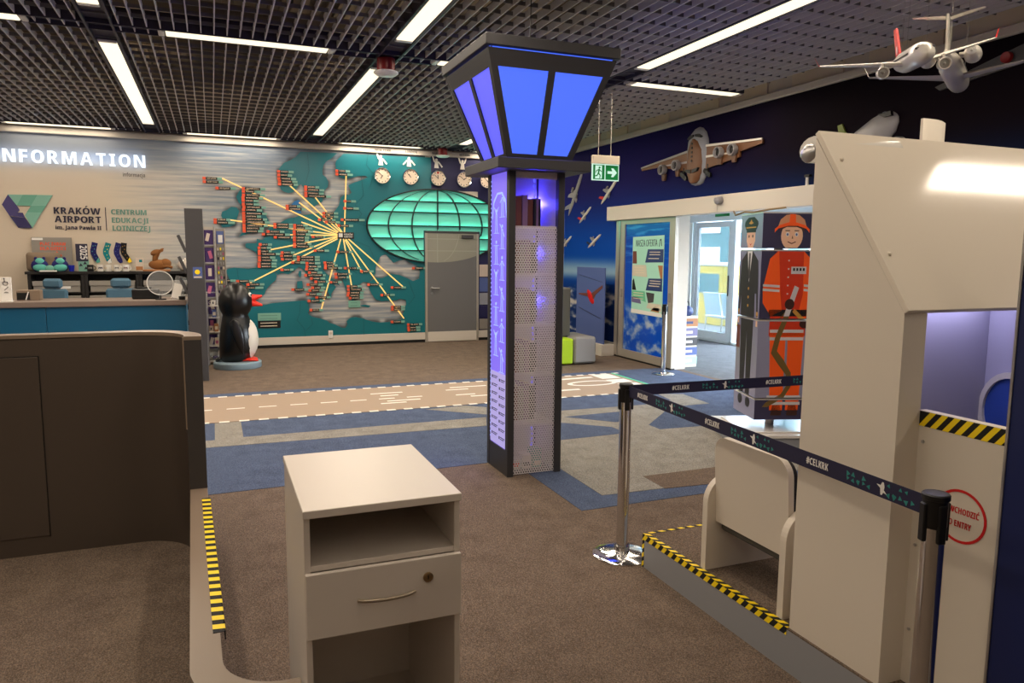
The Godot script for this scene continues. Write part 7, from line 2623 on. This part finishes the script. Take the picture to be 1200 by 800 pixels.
# ---------------------------------------------------------------- a plain penguin statue
func penguin() -> void:
	var t := thing("penguin_statue", "glossy black and white penguin statue with an orange bill on a grey blue base", "statue", Vector3(0.30, 0, -11.82))
	var st := S()
	lathe(st, [Vector2(0, 0), Vector2(0.335, 0), Vector2(0.345, 0.015), Vector2(0.345, 0.085), Vector2(0.33, 0.10), Vector2(0, 0.10)], 40)
	part("round_base", st, "stone_base", t)
	st = S()
	var rings := []
	# height, x shift, half depth along the gaze, half width
	for a in [[0.10, -0.04, 0.17, 0.16], [0.14, -0.03, 0.225, 0.21], [0.30, 0.0, 0.255, 0.245], [0.48, 0.01, 0.255, 0.25], [0.64, 0.005, 0.225, 0.225], [0.75, -0.005, 0.195, 0.19], [0.80, -0.01, 0.18, 0.175], [0.86, -0.005, 0.215, 0.20], [0.95, 0.0, 0.245, 0.225], [1.06, 0.005, 0.24, 0.22], [1.16, 0.005, 0.20, 0.185], [1.24, 0.0, 0.13, 0.12], [1.285, 0.0, 0.05, 0.05], [1.295, 0.0, 0.005, 0.005]]:
		rings.append(ring(Vector3(a[1], a[0], 0), Vector3(a[2], 0, 0), Vector3(0, 0, a[3]), 28))
	loft(st, rings)
	part("body", st, "penguin_black", t)
	st = S()
	ball(st, Vector3(0.125, 0.43, 0), Vector3(0.185, 0.32, 0.205), 24)
	part("white_belly", st, "penguin_white", t)
	for s in [-1.0, 1.0]:
		st = S()
		rings = []
		for a in [[0.74, 0.0, 0.02], [0.70, 0.01, 0.07], [0.56, 0.02, 0.085], [0.40, 0.03, 0.07], [0.28, 0.04, 0.04], [0.22, 0.045, 0.01]]:
			rings.append(ring(Vector3(-0.04 + (0.74 - a[0]) * 0.22, a[0], s * (0.205 + (0.05 if a[0] < 0.7 and a[0] > 0.3 else 0.02))), Vector3(a[2], 0, 0), Vector3(0, 0, 0.028), 14))
		loft(st, rings)
		part("flipper", st, "penguin_black", t)
		st = S()
		ball(st, Vector3(0.20, 1.10, s * 0.105), Vector3(0.03, 0.035, 0.02), 12)
		var eye := part("eye", st, "penguin_white", t)
		st = S()
		ball(st, Vector3(0.216, 1.10, s * 0.112), Vector3(0.017, 0.02, 0.014), 10)
		part("pupil", st, "black", eye)
		st = S()
		rings = []
		for a in [[0.04, 0.03, 0.05], [0.12, 0.035, 0.075], [0.22, 0.028, 0.085], [0.29, 0.012, 0.06]]:
			rings.append(ring(Vector3(a[0], 0.10 + a[1] * 0.8, s * 0.10), Vector3(0, a[1] * 0.8, 0), Vector3(0, 0, a[2]), 14))
		loft(st, rings)
		part("foot", st, "beak_orange", t)
	for e in [[1.035, 1.075, 0.05], [0.985, 0.935, -0.05]]:
		st = S()
		rings = []
		for k in 5:
			var q := k / 4.0
			rings.append(ring(Vector3(0.20 + q * 0.18, lerpf(e[0], e[1], q), 0), Vector3(0, 0.07 * (1.0 - q * 0.78), 0), Vector3(0, 0, 0.085 * (1.0 - q * 0.74)), 14))
		loft(st, rings)
		part("bill", st, "beak_orange", t)
	st = S()
	rings = []
	for a in [[-0.15, 0.20, 0.10], [-0.24, 0.15, 0.09], [-0.31, 0.115, 0.04]]:
		rings.append(ring(Vector3(a[0], a[1], 0), Vector3(0, 0.03, 0), Vector3(0, 0, a[2]), 12))
	loft(st, rings)
	part("tail", st, "penguin_black", t)


# ---------------------------------------------------------------- souvenir racks behind the totem
func merchandise() -> void:
	var t := thing("postcard_rack", "tall narrow rack of purple postcards behind the brown totem", "rack", Vector3(-0.037, 0, -12.45))
	var st := S()
	cham2(st, Vector3(-0.09, 0.0, -0.03), Vector3(0.075, 2.12, 0.0), 0.003)
	part("back_board", st, "alu", t)
	st = S()
	for x in [-0.085, 0.065]:
		box2(st, Vector3(x, 0.0, 0.0), Vector3(x + 0.012, 2.12, 0.05))
	part("side_rail", st, "drawer_grey", t)
	for k in 7:
		st = S()
		cham2(st, Vector3(-0.07, 0.22 + k * 0.27, 0.0), Vector3(0.062, 0.45 + k * 0.27, 0.012), 0.002)
		var c := part("postcard", st, "rack_purple", t)
		st = S()
		box(st, Vector3(-0.005 + 0.015 * (k % 3 - 1), 0.34 + k * 0.27, 0.013), Vector3(0.05, 0.12, 0.003), Basis(Vector3(0, 0, 1), 0.25 * (k % 3 - 1)))
		part("pale_figure", st, "rack_pink" if k % 2 else "carton", c)
		st = S()
		box2(st, Vector3(-0.075, 0.205 + k * 0.27, 0.0), Vector3(0.065, 0.225 + k * 0.27, 0.035))
		part("ledge", st, "plane_silver", t)
	t = thing("keyring_rack", "grey slatted rack hung with small key rings beside the penguin statue", "rack", Vector3(0.125, 0, -12.62))
	st = S()
	cham2(st, Vector3(-0.075, 0.0, -0.03), Vector3(0.075, 2.10, 0.0), 0.003)
	part("back_board", st, "drawer_grey", t)
	st = S()
	for x in [-0.075, 0.065]:
		box2(st, Vector3(x, 0.0, 0.0), Vector3(x + 0.010, 2.10, 0.03))
	part("side_rail", st, "alu", t)
	st = S()
	box2(st, Vector3(-0.055, 1.86, 0.0), Vector3(0.055, 2.06, 0.004))
	var hd := part("header_card", st, "board_blue", t)
	st = S()
	box2(st, Vector3(-0.03, 1.88, 0.004), Vector3(0.035, 2.0, 0.006))
	part("white_label", st, "white_plastic", hd)
	var cols := ["cream", "steel", "navy", "steel", "rack_pink", "tape_yellow", "steel"]
	for k in 42:
		st = S()
		cham(st, Vector3(-0.038 + (k % 3) * 0.038, 1.78 - (k / 3) * 0.075, 0.012), Vector3(0.022, 0.045, 0.008), 0.003)
		part("key_ring", st, cols[(k * 5) % 7], t)
	t = thing("souvenir_stand", "slim clear shelf stand with mugs and small gifts left of the penguin statue", "stand", Vector3(-0.015, 0, -12.28))
	st = S()
	cham2(st, Vector3(-0.10, 0.0, -0.10), Vector3(-0.075, 1.12, 0.10), 0.003)
	part("upright", st, "plane_silver", t)
	st = S()
	cham2(st, Vector3(0.075, 0.05, -0.10), Vector3(0.085, 1.12, 0.10), 0.003)
	part("clear_side", st, "clear", t)
	for y in [0.05, 0.28, 0.50, 0.72, 0.90, 1.11]:
		st = S()
		cham2(st, Vector3(-0.075, y, -0.10), Vector3(0.085, y + 0.012, 0.10), 0.002)
		part("shelf", st, "clear" if y > 1.0 else "reflector", t)
	var gifts := [["souvenir_mug", "white souvenir mug on the upper shelf of the clear stand", 0.912, "white_gloss", 0], ["souvenir_box", "brown boxed gift on the middle shelf of the clear stand", 0.512, "wood", 1], ["souvenir_mug", "pale mug beside the brown boxed gift on the clear stand", 0.512, "carton", 2], ["souvenir_globe", "clear plastic bubble on the lowest shelf of the clear stand", 0.062, "clear", 3], ["souvenir_box", "small blue gift box on the second shelf of the clear stand", 0.732, "board_blue", 4], ["souvenir_box", "small cream gift box near the bottom of the clear stand", 0.292, "cream", 1]]
	for g in gifts:
		var s := thing(g[0], g[1], "souvenir", Vector3(-0.015 + [0.0, 0.035, -0.04, 0.0, 0.01][g[4]], g[2], -12.26), 0, "souvenirs on the clear stand")
		st = S()
		if g[4] == 1 or g[4] == 4:
			cham2(st, Vector3(-0.03, 0, -0.03), Vector3(0.03, 0.12, 0.03), 0.004)
			part("carton", st, g[3], s)
			st = S()
			box2(st, Vector3(-0.02, 0.03, 0.03), Vector3(0.02, 0.08, 0.032))
			part("printed_label", st, "cream" if g[3] != "cream" else "rack_pink", s)
		elif g[4] == 3:
			ball(st, Vector3(0, 0.07, 0), Vector3(0.07, 0.07, 0.07), 16)
			part("bubble", st, "clear", s)
			st = S()
			ball(st, Vector3(0, 0.04, 0), Vector3(0.04, 0.035, 0.04), 10)
			part("toy", st, "rack_purple", s)
		else:
			lathe(st, [Vector2(0, 0.0), Vector2(0.034, 0), Vector2(0.037, 0.085), Vector2(0.033, 0.085), Vector2(0.032, 0.01), Vector2(0, 0.01)], 18)
			part("cup", st, g[3], s)
			st = S()
			var pts := []
			for i in 7:
				var a := PI / 2 + PI * i / 6
				pts.append(Vector3(-0.034 + cos(a) * 0.024, 0.045 + sin(a) * 0.024, 0))
			tube(st, pts, 0.005, 6)
			part("handle", st, g[3], s)
			st = S()
			box(st, Vector3(0.0, 0.045, 0.0372), Vector3(0.02, 0.035, 0.003))
			part("print", st, "grey_text", s)


# ---------------------------------------------------------------- exit sign and hanging models
func hanging_things() -> void:
	var t := thing("exit_sign", "green hanging exit sign with a running figure and an arrow", "sign", Vector3(4.44, 2.63, -8.0))
	var st := S()
	cham2(st, Vector3(-0.18, 0.195, -0.03), Vector3(0.18, 0.295, 0.03), 0.004)
	part("housing", st, "cream", t)
	st = S()
	cham2(st, Vector3(-0.185, 0.0, -0.008), Vector3(0.185, 0.195, 0.008), 0.003)
	part("face_plate", st, "exit_white", t)
	for q in [[-0.17, 0.012, -0.015, 0.183, "exit_green"], [0.0, 0.012, 0.172, 0.183, "exit_green"]]:
		st = S()
		box2(st, Vector3(q[0], q[1], 0.008), Vector3(q[2], q[3], 0.010))
		part("green_field", st, q[4], t)
	st = S()
	box2(st, Vector3(-0.142, 0.022, 0.010), Vector3(-0.052, 0.175, 0.0115))
	part("doorway_symbol", st, "exit_white", t)
	st = S()
	cyl(st, Vector3(-0.085, 0.150, 0.0115), Vector3(-0.085, 0.150, 0.013), 0.013, 12)
	for q in [[-0.09, 0.13, -0.10, 0.085, 0.020], [-0.10, 0.085, -0.075, 0.06, 0.014], [-0.075, 0.06, -0.08, 0.028, 0.012], [-0.10, 0.085, -0.12, 0.055, 0.014], [-0.12, 0.055, -0.15, 0.05, 0.012], [-0.088, 0.128, -0.06, 0.105, 0.010], [-0.092, 0.128, -0.125, 0.115, 0.010], [-0.125, 0.115, -0.135, 0.09, 0.009]]:
		var a := Vector2(q[0], q[1])
		var b := Vector2(q[2], q[3])
		box(st, Vector3((a.x + b.x) / 2, (a.y + b.y) / 2, 0.0125), Vector3((b - a).length() + q[4] * 0.5, q[4], 0.0015), Basis(Vector3(0, 0, 1), (b - a).angle()))
	part("running_figure", st, "exit_green", t)
	st = S()
	slab(st, poly_of([0.025, 0.082, 0.09, 0.082, 0.075, 0.045, 0.105, 0.045, 0.155, 0.098, 0.105, 0.15, 0.075, 0.15, 0.09, 0.114, 0.025, 0.114]), Transform3D(), 0.010, 0.0125)
	part("arrow", st, "exit_white", t)
	for x in [-0.10, 0.07]:
		st = S()
		tube(st, [Vector3(x, 0.29, 0), Vector3(x, CEIL - 2.63, 0)], 0.003, 6)
		part("hanger", st, "trim_white", t)
	var el := AreaLight3D.new()
	el.name = "sign_light"
	el.area_size = Vector2(0.36, 0.18)
	el.light_color = Color(0.5, 1.0, 0.7)
	el.light_energy = 0.02
	el.shadow_enabled = true
	el.position = Vector3(0, 0.1, 0.02)
	el.rotation_degrees = Vector3(0, 180, 0)
	t.add_child(el, true)
	model_aircraft("white twin engined model aircraft with a red tail hanging on wires", Vector3(3.97, 2.935, -3.4), -0.70, 0.14, 0.10, 0.99, false)
	model_aircraft("white model business jet with a T tail hanging on wires, seen from behind", Vector3(4.83, 3.03, -3.78), 2.138, 0.0, 0.0, 1.0, true)
	var hk := thing("ceiling_hook", "small metal hook hanging on its wire above the model aircraft", "hook", Vector3(3.85, 3.40, -3.5))
	st = S()
	tube(st, [Vector3(0.02, 0.31, 0), Vector3(0, 0.02, 0)], 0.0015, 5)
	part("wire", st, "steel", hk)
	st = S()
	ball(st, Vector3(0, 0.0, 0), Vector3(0.014, 0.02, 0.01), 10)
	part("hook", st, "steel", hk)


# a model with its nose along +z, span in metres
func model_aircraft(label: String, at: Vector3, yaw: float, pitch: float, roll: float, span: float, tee: bool) -> void:
	var t := thing("model_aircraft", label, "model aircraft", at, 0, "model aircraft on wires")
	t.basis = Basis(Vector3.UP, yaw) * Basis(Vector3(1, 0, 0), pitch) * Basis(Vector3(0, 0, 1), roll)
	var L := span * (1.0 if not tee else 1.05)
	var R := 0.065 if not tee else 0.075
	var st := S()
	var rings := []
	var shape := [[-0.5, 0.15, 0.35], [-0.42, 0.45, 0.25], [-0.30, 0.8, 0.1], [-0.15, 1.0, 0.0], [0.30, 1.0, 0.0], [0.40, 0.9, -0.05], [0.46, 0.65, -0.12], [0.49, 0.35, -0.2], [0.5, 0.05, -0.22]]
	for a in shape:
		rings.append(ring(Vector3(0, a[2] * R * 0.8, a[0] * L), Vector3(a[1] * R, 0, 0), Vector3(0, a[1] * R, 0), 20))
	loft(st, rings)
	var fu := part("fuselage", st, "plane_white", t)
	st = S()
	for s in [-1.0, 1.0]:
		for k in 18:
			box(st, Vector3(s * R * 0.985, R * 0.18, (-0.18 + k * 0.028) * L), Vector3(0.004, 0.012, 0.008))
		box(st, Vector3(s * R * 0.55, R * 0.36, 0.435 * L), Vector3(0.02, 0.012, 0.02), Basis(Vector3.UP, s * 0.6))
	part("window_row", st, "grey_text", fu)
	var tip_y := R * 0.9 if not tee else -R * 0.25
	for s in [-1.0, 1.0]:
		var wing := func(root: Vector3, tip: Vector3, c0: float, c1: float, th: float) -> SurfaceTool:
			var w := S()
			var rr := []
			for k in 2:
				var o: Vector3 = root if k == 0 else tip
				var c: float = c0 if k == 0 else c1
				var h: float = th if k == 0 else th * 0.35
				rr.append([o + Vector3(0, 0, c * 0.5), o + Vector3(0, h, c * 0.2), o + Vector3(0, h * 0.6, -c * 0.2), o + Vector3(0, 0, -c * 0.5), o + Vector3(0, -h * 0.4, -c * 0.1), o + Vector3(0, -h * 0.5, c * 0.3)])
			loft(w, rr)
			return w
		st = wing.call(Vector3(s * R * 0.6, -R * 0.45, 0.03 * L), Vector3(s * span * 0.5, tip_y, -0.20 * L), 0.20 * L, 0.05 * L, 0.018)
		part("wing", st, "plane_white", t)
		st = wing.call(Vector3(s * span * 0.5, tip_y, -0.20 * L), Vector3(s * span * 0.525, tip_y + 0.06, -0.225 * L), 0.05 * L, 0.02 * L, 0.004)
		part("winglet", st, "plane_white" if tee else "red", t)
		var sy := 0.235 if tee else 0.03
		st = wing.call(Vector3(s * 0.008, sy, -0.46 * L), Vector3(s * span * 0.2, sy + 0.015, -0.52 * L), 0.10 * L, 0.05 * L, 0.008)
		part("tailplane", st, "plane_white", t)
		var e := Vector3(s * span * 0.165, -R * 0.9, 0.06 * L) if not tee else Vector3(s * R * 1.75, R * 0.5, -0.30 * L)
		var er := 0.036 if not tee else 0.052
		st = S()
		lathe(st, [Vector2(er * 0.5, -1.7 * er), Vector2(er * 0.8, -1.2 * er), Vector2(er, 0), Vector2(er, 1.2 * er), Vector2(er * 0.92, 1.5 * er), Vector2(er * 0.8, 1.4 * er), Vector2(er * 0.75, 0.8 * er), Vector2(0, 0.8 * er)], 22, Transform3D(Basis(Vector3(1, 0, 0), PI / 2), e))
		var en := part("engine", st, "plane_white", t)
		st = S()
		lathe(st, [Vector2(er * 0.76, 0.82 * er), Vector2(er * 0.25, 0.86 * er), Vector2(0, 1.15 * er)], 18, Transform3D(Basis(Vector3(1, 0, 0), PI / 2), e))
		part("fan", st, "steel", en)
		st = S()
		lathe(st, [Vector2(er * 0.52, -1.72 * er), Vector2(er * 0.2, -1.7 * er), Vector2(0, -2.1 * er)], 18, Transform3D(Basis(Vector3(1, 0, 0), PI / 2), e))
		part("exhaust_cone", st, "steel", en)
		st = S()
		if tee:
			box(st, Vector3(s * R * 1.2, R * 0.45, -0.30 * L), Vector3(R * 0.8, 0.014, 0.10))
		else:
			box(st, e + Vector3(0, er * 1.0, -0.02), Vector3(0.012, er * 1.2, 0.09))
		part("pylon", st, "plane_white", en)
	st = S()
	var fin := Transform3D(Basis(Vector3(0, 0, 1), Vector3(0, 1, 0), Vector3(-1, 0, 0)), Vector3.ZERO)
	slab(st, poly_of([-0.47 * L, 0.02, -0.55 * L, 0.24, -0.46 * L, 0.24, -0.33 * L, R * 0.8]), fin, -0.006, 0.006)
	part("tail_fin", st, "plane_white" if tee else "red", t)
	if not tee:
		st = S()
		for s in [-1.0, 1.0]:
			ball(st, Vector3(s * 0.006, 0.10, -0.44 * L), Vector3(0.002, 0.028, 0.022), 10)
		part("tail_emblem", st, "white_plastic", t)
	for q in [[-0.3, 0.0], [0.2, 0.05], [0.2, -0.05]]:
		st = S()
		var inv := t.basis.inverse()
		var p0 := Vector3(q[1], R * 0.9, q[0] * L)
		var top := inv * Vector3(0, CEIL - at.y - (t.basis * p0).y, 0) + p0
		tube(st, [p0, top], 0.0009, 5)
		part("wire", st, "drawer_grey", t)
